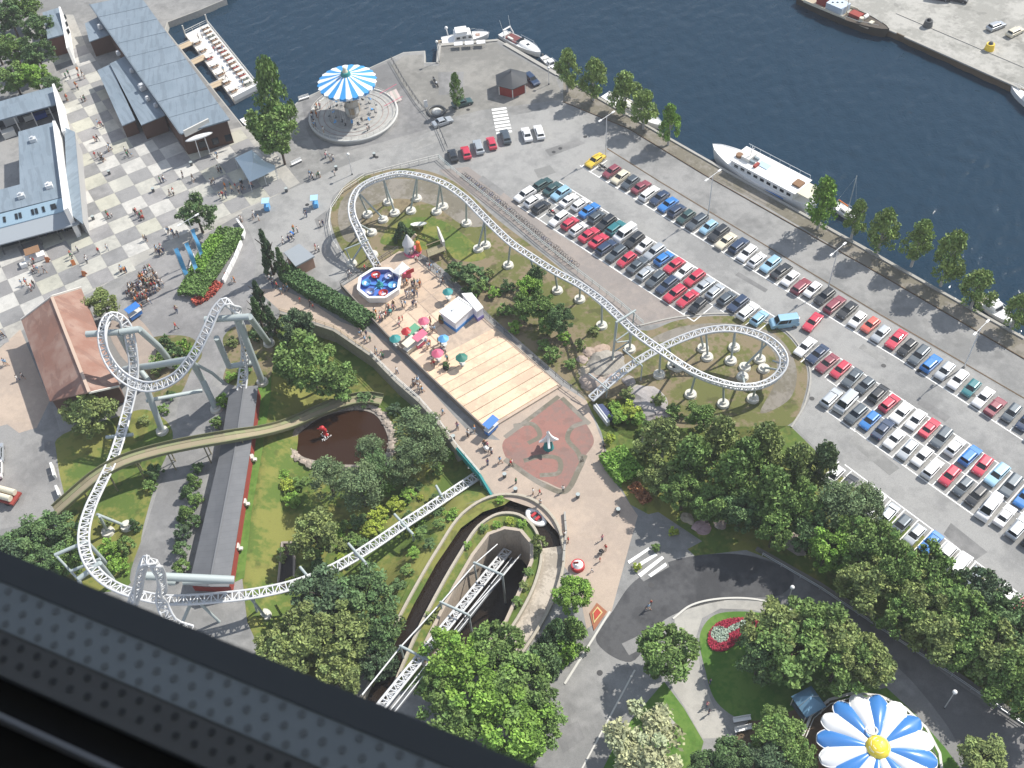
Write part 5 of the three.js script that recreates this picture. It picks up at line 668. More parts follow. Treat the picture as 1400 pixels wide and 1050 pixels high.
// ---------- buildings ----------
const P3 = l => l.map(p => G(...p));
function insetPoly(q, f) { const c = q.reduce((m, p) => m.add(p), V(0, 0, 0)).multiplyScalar(1 / q.length); return q.map(p => p.clone().lerp(c, f)); }
function wallBlock(q, top, f = .06, y0 = 0) { return prism(insetPoly(q, f).map(p => p.clone().setY(Math.min(p.y - .05, top))), 0, y0); }
function roofPart(t, name, q, mat, th = .3) { return part(t, name, prism(q, th), mat); }
const rowOnEdge = (t, name, a, b, n, w, h, d, mat, y) => { const ang = Math.atan2(-(b.z - a.z), b.x - a.x); for (let k = 0; k < n; k++) { const p = a.clone().lerp(b, (k + .5) / n); part(t, name, box(w, h, d, p.x, y, p.z, ang), mat); } };
{ // long waterside restaurant
  const t = thing('restaurant_hall', 'long slate-roofed restaurant hall beside the floating terrace', 'building');
  const main = P3([[123, 6, 6.4], [190, -8, 6.9], [314, 163, 6.9], [247, 183, 6.4]]), q2 = P3([[150, 87, 4.4], [172, 76, 4.7], [226, 157, 4.7], [193, 171, 4.4]]), q3 = P3([[133, 96, 3.7], [150, 88, 4], [185, 164, 4], [167, 172, 3.7]]), q4 = P3([[116, 32, 4.3], [136, 22, 4.5], [158, 44, 4.5], [122, 57, 4.2]]);
  roofPart(t, 'roof', main, MT.slate); part(t, 'wall', wallBlock(main, 6.1, .05), MT.brownWall); for (const q of [q2, q3, q4]) { roofPart(t, 'annex_roof', q, MT.slate, .22); part(t, 'annex_wall', wallBlock(q, q[0].y - .2, .07), MT.brownWall); }
  const n = 9; for (let k = 1; k < n; k++) part(t, 'roof_seam', beam(main[0].clone().lerp(main[3], k / n).add(V(0, .04, 0)), main[1].clone().lerp(main[2], k / n).add(V(0, .04, 0)), .08, .07), MT.slate);
  part(t, 'gutter', beam(main[0].clone().add(V(-.1, .02, 0)), main[3].clone().add(V(-.1, .02, 0)), .25, .2), col(.12, .15, .18, .6));
  for (const [u, v, s] of [[195, 121, 1.3], [180, 98, .7], [202, 136, .8], [213, 145, .7], [162, 74, .8], [137, 38, .9]]) { const p = G(u, v, 5); const m = part(t, 'roof_vent', merge([box(s, s * .8, s, p.x, 4.9 + s * .3, p.z, .6), box(s * .7, .3, s * .7, p.x, 5 + s * .8, p.z, .6)]), MT.lightSteel); }
  rowOnEdge(t, 'window', main[3].clone().lerp(main[2], .2), main[2].clone(), 3, 1.4, 1.6, .1, MT.glass, 2.6);
  rowOnEdge(t, 'window', insetPoly(main, .045)[1], insetPoly(main, .045)[2], 16, 1.6, 1.8, .12, MT.glass, 2.6);
  part(t, 'gable_board', beam(G(252, 183, 6.8), G(286, 166, 6.8), .3, 1.5), MT.offWhite);
  const s = thing('surfboard_sign', 'long white oval sign above the restaurant entrance', 'sign'); const e = new THREE.SphereGeometry(1, 18, 8); e.scale(3, .42, .7); const p = G(272, 187, 5); e.rotateY(.42); e.translate(p.x, p.y, p.z); part(s, 'panel', e, MT.white); part(s, 'post', merge([bar(V(p.x - 1, 0, p.z + .4), V(p.x - 1, 4.4, p.z), .1), bar(V(p.x + 1, 0, p.z - .4), V(p.x + 1, 4.4, p.z - .3), .1)]), MT.white); }
{ const t = thing('gabled_pavilion', 'small slate-roofed pavilion with a tall white gable near the grove', 'building'); const q = P3([[58, 17, 5], [81, 10, 5], [89, 46, 5], [65, 53, 5]]); roofPart(t, 'roof', q, MT.slate); part(t, 'wall', wallBlock(q, 4.7), MT.brick); part(t, 'gable_wall', prism(P3([[80, 9, 6.4], [82.5, 9, 6.4], [94, 64, 4.4], [91, 66, 4.4]]), 0, 0), MT.white); for (const v of [.3, .5, .7]) { const p = G(81, 10, 4).lerp(G(92, 58, 3.4), v); part(t, 'window', box(.2, 1.1, .9, p.x + .75, p.y, p.z, -.3), MT.glass); } }
{ const t = thing('storage_hall', 'low slate-roofed hall with a white slab end wall', 'building'); const q = P3([[-40, 150, 4.6], [71, 118, 4.6], [78, 142, 4.6], [-40, 175, 4.6]]); roofPart(t, 'roof', q, MT.slate); part(t, 'wall', wallBlock(P3([[-40, 150, 4.6], [71, 118, 4.6], [73, 127, 4.6], [-40, 160, 4.6]]), 4.3, .02), col(.05, .055, .07, .9)); part(t, 'end_wall', prism(P3([[71, 115, 6.4], [74, 114, 6.4], [89, 178, 5.2], [84.5, 180, 5.2]]), 0, 0), MT.white); for (let k = 0; k < 5; k++) { const p = G(-30 + k * 24, 172 - k * 6.6, 4.3); part(t, 'column', bar(V(p.x, 0, p.z), p, .12), MT.offWhite); } }
{ const box1 = (u, v, w, h, d, m, l, n) => { const p = G(u, v, 0); const o = thing(n, l, 'equipment', V(p.x, 0, p.z), .5); part(o, 'case', box(w, h, d, 0, h / 2, 0), m); part(o, 'lid', box(w * 1.05, .12, d * 1.05, 0, h + .06, 0), m); part(o, 'skid', box(w * .9, .1, .2, 0, .05, d / 2), MT.black); };
  box1(16, 168, 3, 1.8, 2, MT.lightSteel, 'grey transport crate under the storage hall eave', 'crate'); box1(40, 163, 2, 1.2, 1.5, MT.offWhite, 'pale crate beside the blue tarpaulin heap', 'crate'); box1(56, 160, 2.6, 1.1, 1.8, col(.02, .06, .28, .6), 'blue tarpaulin-covered heap under the storage hall', 'tarp_heap'); box1(66, 155, 1, .9, .8, MT.offWhite, 'small white box next to the blue tarpaulin heap', 'crate'); box1(14, 186, 2.6, 1.4, 1.6, MT.offWhite, 'white service cart outside the storage hall', 'service_cart'); }
{ const t = thing('games_hall', 'big slate-roofed hall with white parapet and skylights on the plaza', 'building');
  const r1 = P3([[25, 180, 6], [72, 167, 6], [86, 269, 6], [-60, 306, 6], [-60, 275, 6], [27, 252, 6]]); roofPart(t, 'roof', r1, MT.slate); part(t, 'wall', wallBlock(r1, 5.7, .03), col(.25, .27, .29, .8));
  const band = P3([[-60, 308, 5.9], [86, 270, 5.9], [92, 287, 4.2], [-60, 327, 4.2]]); roofPart(t, 'skylight_slope', band, col(.33, .46, .56, .5), .2);
  for (const k of [.44, .55, .585, .70, .735, .80, .88, .905]) { const a = band[0].clone().lerp(band[1], k), b = band[3].clone().lerp(band[2], k); const m = a.clone().lerp(b, .5).add(V(0, .06, 0)), a2 = a.clone().lerp(b, .3).add(V(0, .08, 0)), b2 = a.clone().lerp(b, .72).add(V(0, .08, 0)); part(t, 'skylight', beam(a2, b2, .5, .12), MT.glass); }
  part(t, 'parapet', prism(P3([[71.5, 165, 7.2], [75.5, 165, 7.2], [93, 284, 7.2], [87, 287, 7.2]]), 0, 0), MT.white); roofPart(t, 'side_roof', P3([[88, 174, 4.6], [102, 180, 4.6], [113, 306, 4.6], [93, 290, 4.6]]), MT.slate); part(t, 'side_wall', wallBlock(P3([[88, 176, 4.6], [102, 181, 4.6], [112, 302, 4.6], [94, 286, 4.6]]), 4.3, .05), col(.4, .4, .4, .8));
  roofPart(t, 'canopy', P3([[-60, 328, 4], [92, 288, 4], [112, 294, 3.7], [108, 306, 3.4], [-60, 350, 3.4]]), col(.28, .31, .34, .7), .25); part(t, 'canopy_sign', beam(G(58, 308, 3.2), G(109, 295, 3.2), .12, .5), MT.yellow); for (let k = 0; k < 6; k++) { const p = G(-30 + k * 26, 341 - k * 7, 3.3); part(t, 'column', bar(V(p.x, 0, p.z - .6), V(p.x, 3.3, p.z - .6), .12), MT.darkSteel); } part(t, 'shopfront', wallBlock(P3([[-60, 320, 4], [90, 284, 4], [96, 290, 4], [-60, 332, 4]]), 3.2, .02), MT.glass);
  for (const [u, v] of [[46, 193], [68, 256], [30, 270]]) { const p = G(u, v, 6); part(t, 'roof_unit', merge([box(1.3, .8, 1.1, p.x, 6.4, p.z, .3), cyl(.3, .3, .4, p.x, 6.8, p.z, 8)]), u === 68 ? MT.white : MT.steel); }
  for (let k = 0; k < 8; k++) { const p = G(111 + k * .6, 205 + k * 12, 1.6); part(t, 'side_light', box(.15, 1.6, .8, p.x - .6, 1.6, p.z, .1), k % 2 ? MT.white : MT.darkSteel); } }
{ const t = thing('rust_roof_hall', 'hall with a weathered rust-red gable roof beside the plaza', 'building'); const m = groundMat('rustRoof', { roughness: .8 });
  const L = P3([[29, 438, 5], [71, 406, 8.2], [122, 536, 8.2], [68, 548, 5]]), R = P3([[71, 406, 8.2], [111, 394, 5], [163, 527, 5], [122, 536, 8.2]]); roofPart(t, 'roof', L, m, .25); roofPart(t, 'roof', R, m, .25); part(t, 'ridge_cap', beam(G(71, 406, 8.32), G(122, 536, 8.32), .5, .16), col(.5, .38, .3, .7)); part(t, 'verge_board', beam(G(71, 405, 8.3), G(111, 393, 5.1), .2, .35), MT.offWhite); part(t, 'verge_board', beam(G(29, 437, 5.1), G(71, 405, 8.3), .2, .35), MT.offWhite); part(t, 'verge_board', beam(G(122, 537, 8.2), G(163, 528, 4.95), .2, .3), MT.offWhite);
  const foot = [L[0], R[1], R[2], L[3]]; part(t, 'wall', wallBlock(foot, 4.7, .05), col(.16, .10, .08, .9)); }
{ const t = thing('tent_roof', 'pale blue-grey tensile tent roof on the promenade', 'canopy'); const rim = P3([[321, 216, 2.9], [344, 205, 2.9], [361, 220, 2.7], [376, 226, 2.6], [376, 232, 2.6], [361, 240, 2.6], [341, 249, 2.6], [332, 233, 2.5]]), pk = G(346, 222, 4.6), pos = []; rim.forEach((a, i) => { const b = rim[(i + 1) % rim.length], m = pk; const a2 = a.clone().lerp(pk, .5).add(V(0, -.25, 0)), b2 = b.clone().lerp(pk, .5).add(V(0, -.25, 0)); for (const q of [[a, b, b2], [a, b2, a2], [a2, b2, pk]]) for (const p of q) pos.push(p.x, p.y, p.z); }); const g = new THREE.BufferGeometry(); g.setAttribute('position', new THREE.Float32BufferAttribute(pos, 3)); g.computeVertexNormals(); part(t, 'membrane', g, col(.52, .62, .67, .6)); for (const p of rim) part(t, 'pole', bar(V(p.x, 0, p.z), p, .07), MT.steel); part(t, 'mast', bar(V(pk.x, 0, pk.z), pk, .1), MT.steel); }
{ const t = thing('ticket_kiosk', 'small brick kiosk with a flat grey roof on the promenade', 'kiosk'); const q = P3([[388, 345, 3], [409, 333, 3], [430, 350, 3], [404, 364, 3]]); roofPart(t, 'roof', q, col(.27, .30, .33, .7)); part(t, 'wall', wallBlock(q, 2.8, .12), col(.36, .22, .16, .9)); part(t, 'counter_window', box(1.8, 1.1, .12, G(418, 362, 1.6).x, 1.7, G(418, 362, 1.6).z - .8, .7), MT.glass); part(t, 'counter', box(2, .1, .6, G(420, 362, 1).x, 1.1, G(420, 362, 1).z - .4, .7), MT.paleWood); }
{ const c = G(700, 122), t = thing('hexagonal_kiosk', 'red hexagonal kiosk with a dark pyramid roof on the apron', 'kiosk', V(c.x, 0, c.z)); const rf = new THREE.ConeGeometry(3.9, 2, 6); rf.translate(0, 3.6, 0); part(t, 'roof', rf, col(.045, .05, .058, .7)); part(t, 'eave', (() => { const g = new THREE.CylinderGeometry(3.9, 3.9, .16, 6); g.translate(0, 2.58, 0); return g; })(), col(.05, .055, .06, .7)); for (let k = 0; k < 6; k++) { const a0 = k / 6 * 6.283, a1 = (k + 1) / 6 * 6.283, r = 3.2, p = V(Math.sin(a0) * r, 1.25, Math.cos(a0) * r), q = V(Math.sin(a1) * r, 1.25, Math.cos(a1) * r); const w = part(t, 'wall_panel', beam(p, q, .12, 2.5), MT.redWall); for (let j = 1; j < 8; j++) { const m = p.clone().lerp(q, j / 8).multiplyScalar(1.02).setY(1.25); part(w, 'board_batten', bar(V(m.x, .1, m.z), V(m.x, 2.4, m.z), .035, 4), MT.redWall); } part(t, 'corner_post', bar(V(p.x * 1.03, 0, p.z * 1.03), V(p.x * 1.03, 2.5, p.z * 1.03), .13, 6), MT.offWhite); } part(t, 'roof_finial', cyl(.15, .05, .5, 0, 4.5, 0, 6), MT.darkSteel); }
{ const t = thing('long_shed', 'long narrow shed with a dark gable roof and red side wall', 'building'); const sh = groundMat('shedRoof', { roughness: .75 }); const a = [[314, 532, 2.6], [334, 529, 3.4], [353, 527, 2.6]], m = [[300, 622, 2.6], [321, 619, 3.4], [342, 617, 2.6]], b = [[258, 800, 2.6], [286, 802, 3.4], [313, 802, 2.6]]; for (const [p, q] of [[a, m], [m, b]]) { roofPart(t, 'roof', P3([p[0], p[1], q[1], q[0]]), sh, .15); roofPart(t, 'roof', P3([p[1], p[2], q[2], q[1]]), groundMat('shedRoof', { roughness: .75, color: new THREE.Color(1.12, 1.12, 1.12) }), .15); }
  part(t, 'wall', merge([prism(insetPoly(P3([a[0], a[2], m[2], m[0]]), .04).map(p => p.setY(2.4)), 0, -1.5), prism(insetPoly(P3([m[0], m[2], b[2], b[0]]), .04).map(p => p.setY(2.4)), 0, -1.5)]), MT.redWall); part(t, 'ridge', merge([beam(G(...a[1]).add(V(0, .06, 0)), G(...m[1]).add(V(0, .06, 0)), .25, .1), beam(G(...m[1]).add(V(0, .065, 0)), G(...b[1]).add(V(0, .065, 0)), .25, .1)]), col(.16, .165, .175, .7));
  for (const [u, v] of [[338, 625], [328, 686], [318, 747]]) { const p = G(u, v, 1.4); part(t, 'wall_bracket', merge([box(.9, .8, .9, p.x + .5, 1.2, p.z), box(.5, .4, .5, p.x + 1.1, .6, p.z)]), MT.offWhite); part(t, 'wall_fan', cyl(.45, .45, .5, p.x - .1, 1.6, p.z, 8), MT.darkSteel); } }
// ---------- floating terrace ----------
{ const t = thing('floating_terrace', 'white floating restaurant terrace with gangways to the hall', 'pontoon'); const y = -.7, q = pxs([[253, 47], [284, 32], [355, 120], [320, 138]], y); part(t, 'deck', prism(q, .9), col(.66, .64, .6, .7)); part(t, 'aisle', prism([q[0].clone().lerp(q[1], .42), q[0].clone().lerp(q[1], .6), q[3].clone().lerp(q[2], .6), q[3].clone().lerp(q[2], .42)].map(p => p.setY(y + .03)), .02), MT.white);
  const edge = (a, b, n) => { part(t, 'railing', merge([beam(a.clone().setY(y + 1), b.clone().setY(y + 1), .1, .1), beam(a.clone().setY(y + .55), b.clone().setY(y + .55), .06, .06)]), MT.offWhite); for (let k = 0; k <= n; k++) { const p = a.clone().lerp(b, k / n); part(t, 'railing_post', bar(V(p.x, y, p.z), V(p.x, y + 1, p.z), .05, 5), MT.offWhite); } }; edge(q[0], q[1], 3); edge(q[1], q[2], 12); edge(q[3], q[2], 4);
  part(t, 'end_screen', beam(q[3].clone().setY(y + .6), q[2].clone().setY(y + .6), .5, 1.2), MT.white); for (const [a, b] of [[[244, 66], [262, 58]], [[260, 87], [281, 77]], [[285, 120], [308, 110]]]) { part(t, 'gangway', beam(G(a[0], a[1], -.2), G(b[0], b[1], y + .1), 2, .14), MT.paleWood); part(t, 'gangway_rail', merge([beam(G(a[0] - 2, a[1] - 4, .7), G(b[0] - 2, b[1] - 4, y + 1), .08, .08)]), MT.lightSteel); } for (const p of [q[0], q[1], q[2]]) part(t, 'mooring_pile', bar(V(p.x, -3, p.z), V(p.x, y + 2.4, p.z), .16), MT.offWhite);
  // tables, benches, parasols
  const r = rng(41), U = (s, w) => q[0].clone().lerp(q[1], s).lerp(q[3].clone().lerp(q[2], s), w), ang = Math.atan2(-(q[1].z - q[0].z), q[1].x - q[0].x);
  const tb = thing('terrace_table', 'table with benches on the floating terrace', 'table', U(.78, .06), ang, 'tables on the floating terrace'); part(tb, 'tabletop', box(1.7, .07, .8, 0, .74, 0), MT.offWhite); for (const z of [-.65, .65]) part(tb, 'bench', box(1.7, .07, .35, 0, .45, z), MT.wood); for (const x of [-.6, .6]) part(tb, 'leg', box(.1, .74, .7, x, .37, 0), MT.darkSteel);
  const mats = [MT.wood, MT.redWall, col(.1, .12, .1, .8), MT.wood]; const variants = mats.map(m => { const c = tb.clone(); c.children.forEach(o => { if (o.name === 'bench') o.material = m; }); return c; });
  for (let k = 1; k < 15; k++) for (const s of [.76, .18]) { if (s < .5 && k % 2) continue; const v = variants[Math.floor(r() * 4)]; const c = cloneThing(v, 'terrace_table', 'table with benches on the floating terrace', U(s + (r() - .5) * .04, .06 + k * .06), ang, 'tables on the floating terrace'); } }
// ---------- boats ----------
function hull(L, B, fb, transom = .75, sheer = .35, draft = .5) { // bow towards +z, waterline y = 0
  const n = 18, prof = [], idx = [], pos = [], m = 7; for (let i = 0; i <= n; i++) { const t = i / n, z = -L / 2 + L * t, w = B / 2 * (t < .5 ? lerp(transom, 1, Math.sin(t * Math.PI)) : Math.pow(Math.max(0, Math.cos((t - .5) * Math.PI)), .62)), top = fb + sheer * t * t, flare = .72 + .1 * (1 - t); for (const [f, y] of [[0, -draft], [flare * .85, -draft * .6], [flare, 0], [1, top], [.93, top], [.93, top - .12], [0, top - .12]]) pos.push(w * f, y, z + (y > 0 ? t * .25 * y : 0)); }
  const one = s => { const g = new THREE.BufferGeometry(), P = pos.slice(); if (s < 0) for (let i = 0; i < P.length; i += 3) P[i] *= -1; const I = []; for (let i = 0; i < n; i++) for (let j = 0; j < m - 1; j++) { const a = i * m + j, b = a + m; I.push(a, b, a + 1, a + 1, b, b + 1); } for (let j = 1; j < m - 1; j++) I.push(0, j, j + 1); g.setAttribute('position', new THREE.Float32BufferAttribute(P, 3)); g.setIndex(I); const q = g.toNonIndexed(); q.computeVertexNormals(); q.setAttribute('uv', new THREE.Float32BufferAttribute(new Array(q.attributes.position.count * 2).fill(0), 2)); return q; };
  return mergeGeometries([one(1), one(-1)], false);
}
const WL = -1.6;
function boat(name, label, stern, bow, B, fb, mats, extra, o = {}) { const a = G(stern[0], stern[1], WL + fb), b = G(bow[0], bow[1], WL + fb), d = b.clone().sub(a), L = d.length(), t = thing(name, label, 'boat', a.clone().lerp(b, .5).setY(WL), Math.atan2(d.x, d.z)); part(t, 'hull', hull(L, B, fb, o.transom, o.sheer, .5), mats.hull); extra(t, L, B, fb); const rl = []; for (const s of [-1, 1]) rl.push(...[[-.1, .25], [.25, .42]].map(([p, q]) => bar(V(s * B * .44 * (p > .2 ? .75 : 1), fb + .75 + (p > 0 ? .15 : 0), L * p), V(s * B * (q > .4 ? .12 : .4), fb + .95, L * q), .035, 5))); part(t, 'rail', merge(rl), MT.steel); return t; }
const cabin = (t, w, h, l, y, z, mat = MT.white, win = true) => { const s = new THREE.Shape(); s.moveTo(-l / 2, 0); s.lineTo(l / 2, 0); s.lineTo(l / 2 - h * .5, h); s.lineTo(-l / 2 + h * .15, h); s.closePath(); const g = new THREE.ExtrudeGeometry(s, { depth: w - .16, bevelEnabled: true, bevelSize: .06, bevelThickness: .08, bevelSegments: 1 }); g.translate(0, 0, -(w - .16) / 2); g.rotateY(-Math.PI / 2); g.translate(0, y, z); const c = part(t, 'cabin', g, mat); if (win) { for (const s2 of [-1, 1]) for (let k = 0; k < Math.max(1, Math.floor(l / 1.5)); k++) part(c, 'window', box(.04, h * .36, .8, s2 * (w / 2 + .02), y + h * .58, z - l / 2 + .9 + k * 1.4), MT.glass); part(c, 'windscreen', box(w * .84, h * .6, .05, 0, y + h * .55, z + l / 2 - h * .25 + .06, 0, -.46), MT.glass); } return c; };
const Wm = { hull: MT.white };
boat('motor_yacht', 'white motor yacht moored at the end of the cargo apron', [604, 55], [667, 46], 3.6, 1.2, Wm, (t, L, B, fb) => { cabin(t, 2.9, 1.5, L * .42, fb - .1, -.3); part(t, 'flybridge', box(2.5, .7, L * .25, 0, fb + 1.75, -.8), MT.white); part(t, 'radar_arch', merge([bar(V(-1.1, fb + 1.4, -L * .36), V(-.8, fb + 2.9, -L * .38), .12), bar(V(1.1, fb + 1.4, -L * .36), V(.8, fb + 2.9, -L * .38), .12), ball(.4, 0, fb + 3.0, -L * .38)]), MT.white); part(t, 'deck_hatch', box(1, .12, 1, 0, fb + .12, L * .28), col(.36, .22, .16, .6)); part(t, 'swim_platform', box(3, .1, .9, 0, .3, -L / 2 - .3), MT.paleWood); });
boat('cabin_cruiser', 'sleek white cabin cruiser berthed beside the quay kerb', [686, 44], [738, 72], 3.3, 1.1, Wm, (t, L, B, fb) => { part(t, 'cockpit', box(2.3, .3, L * .34, 0, fb + .05, -L * .2), col(.16, .05, .05, .7)); part(t, 'cockpit_seat', merge([box(2, .4, .5, 0, fb + .35, -L * .34), box(.5, .4, 1.6, -.8, fb + .35, -L * .2)]), MT.offWhite); part(t, 'windscreen', box(2.4, .7, .08, 0, fb + .5, -.1, 0, -.7), MT.glass); part(t, 'foredeck', (() => { const g = new THREE.SphereGeometry(1, 14, 6, 0, 6.28, 0, 1.57); g.scale(1.25, .55, L * .26); g.translate(0, fb, L * .2); return g; })(), MT.white); part(t, 'deck_hatch', box(.7, .06, .7, 0, fb + .56, L * .2), MT.glass); part(t, 'arch', merge([bar(V(-1.4, fb + .2, -L * .3), V(-1.1, fb + 1.7, -L * .36), .14), bar(V(1.4, fb + .2, -L * .3), V(1.1, fb + 1.7, -L * .36), .14), bar(V(-1.1, fb + 1.7, -L * .36), V(1.1, fb + 1.7, -L * .36), .2)]), MT.white); part(t, 'antenna', merge([bar(V(-1.2, fb + 1.7, -L * .36), V(-1.4, fb + 4.2, -L * .42), .03), bar(V(1.2, fb + 1.7, -L * .36), V(1.4, fb + 4.2, -L * .42), .03)]), MT.white); });
boat('small_motorboat', 'small white motorboat tied up behind the cabin cruiser', [742, 76], [763, 96], 2, .7, Wm, (t, L, B, fb) => { cabin(t, 1.4, .8, 1.6, fb - .1, .2); part(t, 'seat', box(1.3, .35, .5, 0, fb + .1, -L * .28), MT.offWhite); part(t, 'outboard', box(.4, .8, .4, 0, fb, -L / 2 - .1), MT.darkSteel); });
boat('wooden_cutter', 'old white cutter moored under the quay birches', [827, 128], [906, 172], 3.6, 1.1, Wm, (t, L, B, fb) => { cabin(t, 2.2, 1.1, L * .3, fb - .1, -.5, MT.offWhite); cabin(t, 1.9, .8, 2.4, fb - .1, L * .2, col(.5, .5, .45, .7)); part(t, 'mast', bar(V(0, fb, L * .1), V(0, fb + 6, L * .1), .09), MT.paleWood); part(t, 'boom', bar(V(0, fb + 1.8, L * .1), V(0, fb + 1.6, -L * .3), .08), MT.paleWood); part(t, 'dinghy', (() => { const g = hull(2.4, 1.1, .4, .8, .1, .2); g.translate(.2, fb + .2, -L * .36); return g; })(), MT.offWhite); });
boat('passenger_boat', 'long white passenger boat with a flat sun deck at the quay', [1112, 274], [978, 203], 6.8, 2.5, Wm, (t, L, B, fb) => { part(t, 'deckhouse', (() => { const g = box(5.3, 1.9, L * .62, 0, fb + .8, -L * .06); return g; })(), MT.white); for (const s of [-1, 1]) for (let k = 0; k < 9; k++) part(t, 'window', box(.05, .6, .9, s * 2.67, fb + .9, -L * .33 + k * L * .066), MT.glass); part(t, 'sun_deck', box(5.6, .16, L * .66, 0, fb + 1.75, -L * .06), MT.white); part(t, 'wheelhouse', box(2.6, .9, 1.8, 0, fb + 2.2, L * .16), MT.offWhite); part(t, 'wheelhouse_window', box(2.4, .5, .1, 0, fb + 2.35, L * .16 + .92), MT.glass); part(t, 'hatch', box(1.6, .15, 2.4, -.2, fb + 1.9, .2), col(.42, .56, .66, .5)); part(t, 'deck_bench', merge([box(.5, .5, 1.5, .7, fb + 2.1, 2.6), box(.5, .5, 1.5, -.7, fb + 2.1, 2.6)]), col(.24, .29, .32, .7)); part(t, 'deck_bench', box(1.5, .5, .6, 1.0, fb + 2.1, 1.2), MT.redWall); part(t, 'life_raft', merge([cyl(.7, .7, .6, .8, fb + 1.8, L * .23, 12)]), MT.wood); part(t, 'companionway', box(1.9, .5, 1.7, 0, fb + 2, -L * .34), MT.wood); part(t, 'awning', box(4, .12, L * .13, 0, fb + 1.6, -L * .43), MT.cream); part(t, 'rub_rail', merge([-1, 1].map(s => beam(V(s * 3.1, fb - .4, -L * .3), V(s * 3.1, fb - .3, L * .1), .1, .16))), MT.blue); part(t, 'mast', merge([bar(V(0, fb + 1.7, 3.5), V(0, fb + 5, 3.3), .07), bar(V(-1, fb + 4, 3.4), V(1, fb + 4, 3.4), .04)]), MT.white); part(t, 'deck_rail', merge([-1, 1].flatMap(s => [beam(V(s * 2.75, fb + 2.7, -L * .37), V(s * 2.75, fb + 2.7, L * .25), .06, .06), ...[0, 1, 2, 3, 4, 5, 6].map(k => bar(V(s * 2.75, fb + 1.8, -L * .37 + k * L * .1), V(s * 2.75, fb + 2.7, -L * .37 + k * L * .1), .03, 4))])), MT.steel); }, { transom: .6, sheer: .8 });
boat('sailing_boat', 'small sailing boat with a bare mast behind the quay birch', [1140, 277], [1171, 300], 2.4, .8, Wm, (t, L, B, fb) => { cabin(t, 1.4, .6, 2.2, fb - .1, .2, MT.offWhite); part(t, 'mast', bar(V(0, fb, .6), V(0, fb + 9, .6), .07), MT.steel); part(t, 'boom', bar(V(0, fb + 1.3, .6), V(0, fb + 1.2, -2.2), .06), MT.steel); part(t, 'stay', merge([bar(V(0, fb + 8.8, .6), V(0, fb, L * .45), .015, 3), bar(V(0, fb + 8.8, .6), V(0, fb, -L * .45), .015, 3)]), MT.steel); part(t, 'sail_cover', bar(V(0, fb + 1.45, .4), V(0, fb + 1.35, -2), .14), MT.orange); });
boat('white_launch', 'white launch with a low cabin moored among the far birches', [1336, 402], [1383, 440], 3, 1, Wm, (t, L, B, fb) => { cabin(t, 2.1, 1.1, L * .34, fb - .1, -L * .02); part(t, 'bridge', box(1.8, .5, L * .16, 0, fb + 1.2, -L * .1), MT.white); part(t, 'cockpit', box(2, .15, L * .2, 0, fb, -L * .34), col(.45, .4, .33, .7)); });
boat('white_launch', 'white boat bow at the end of the far quay', [1440, 160], [1384, 116], 3.6, 1.4, Wm, (t, L, B, fb) => { cabin(t, 2.4, 1.2, L * .4, fb - .1, -L * .05); });
boat('rowing_boat', 'small white rowing boat beside the shoreline willow', [331, 161], [346, 175], 1.7, .5, Wm, (t, L, B, fb) => { for (const z of [-.6, .3]) part(t, 'thwart', box(1.3, .05, .3, 0, fb - .05, z), MT.paleWood); });
boat('harbour_tug', 'dark-hulled work ship with a pale deckhouse at the far quay', [1096, -8], [1212, 42], 5.6, 1.7, { hull: col(.07, .055, .04, .7) }, (t, L, B, fb) => { part(t, 'deck', box(4.4, .12, L * .8, 0, fb + .02, -L * .05), col(.42, .36, .27, .8)); part(t, 'deckhouse', box(3.4, 1.8, 4.4, -.2, fb + .9, -1.5), col(.48, .56, .64, .6)); for (let k = 0; k < 3; k++) part(t, 'porthole', box(.4, .1, .4, -.9 + k * .7, fb + 1.82, -2.6 + k * .8), MT.glass); part(t, 'wheelhouse', box(2.8, 2.4, 2.6, .2, fb + 1.2, -5.4), MT.redWall); part(t, 'hold_cover', box(2, .8, 2.8, .4, fb + .4, 3.2), MT.redWall); part(t, 'winch', merge([cyl(.5, .5, 1.2, -.9, fb, 5.4, 10), box(1.2, .6, .9, 0, fb + .3, 7.6)]), MT.cream); part(t, 'raft_drum', (() => { const g = cyl(.45, .45, 1.4, 0, 0, 0, 10); g.rotateZ(1.57); g.translate(1.6, fb + .6, 5.4); return g; })(), MT.white); part(t, 'bulwark', merge([-1, 1].map(s => beam(V(s * 2.5, fb + .3, -L * .4), V(s * 2.55, fb + .35, L * .1), .12, .6))), MT.cream); part(t, 'mast', bar(V(0, fb, .9), V(0, fb + 6, .7), .1), MT.cream); }, { sheer: .7 });
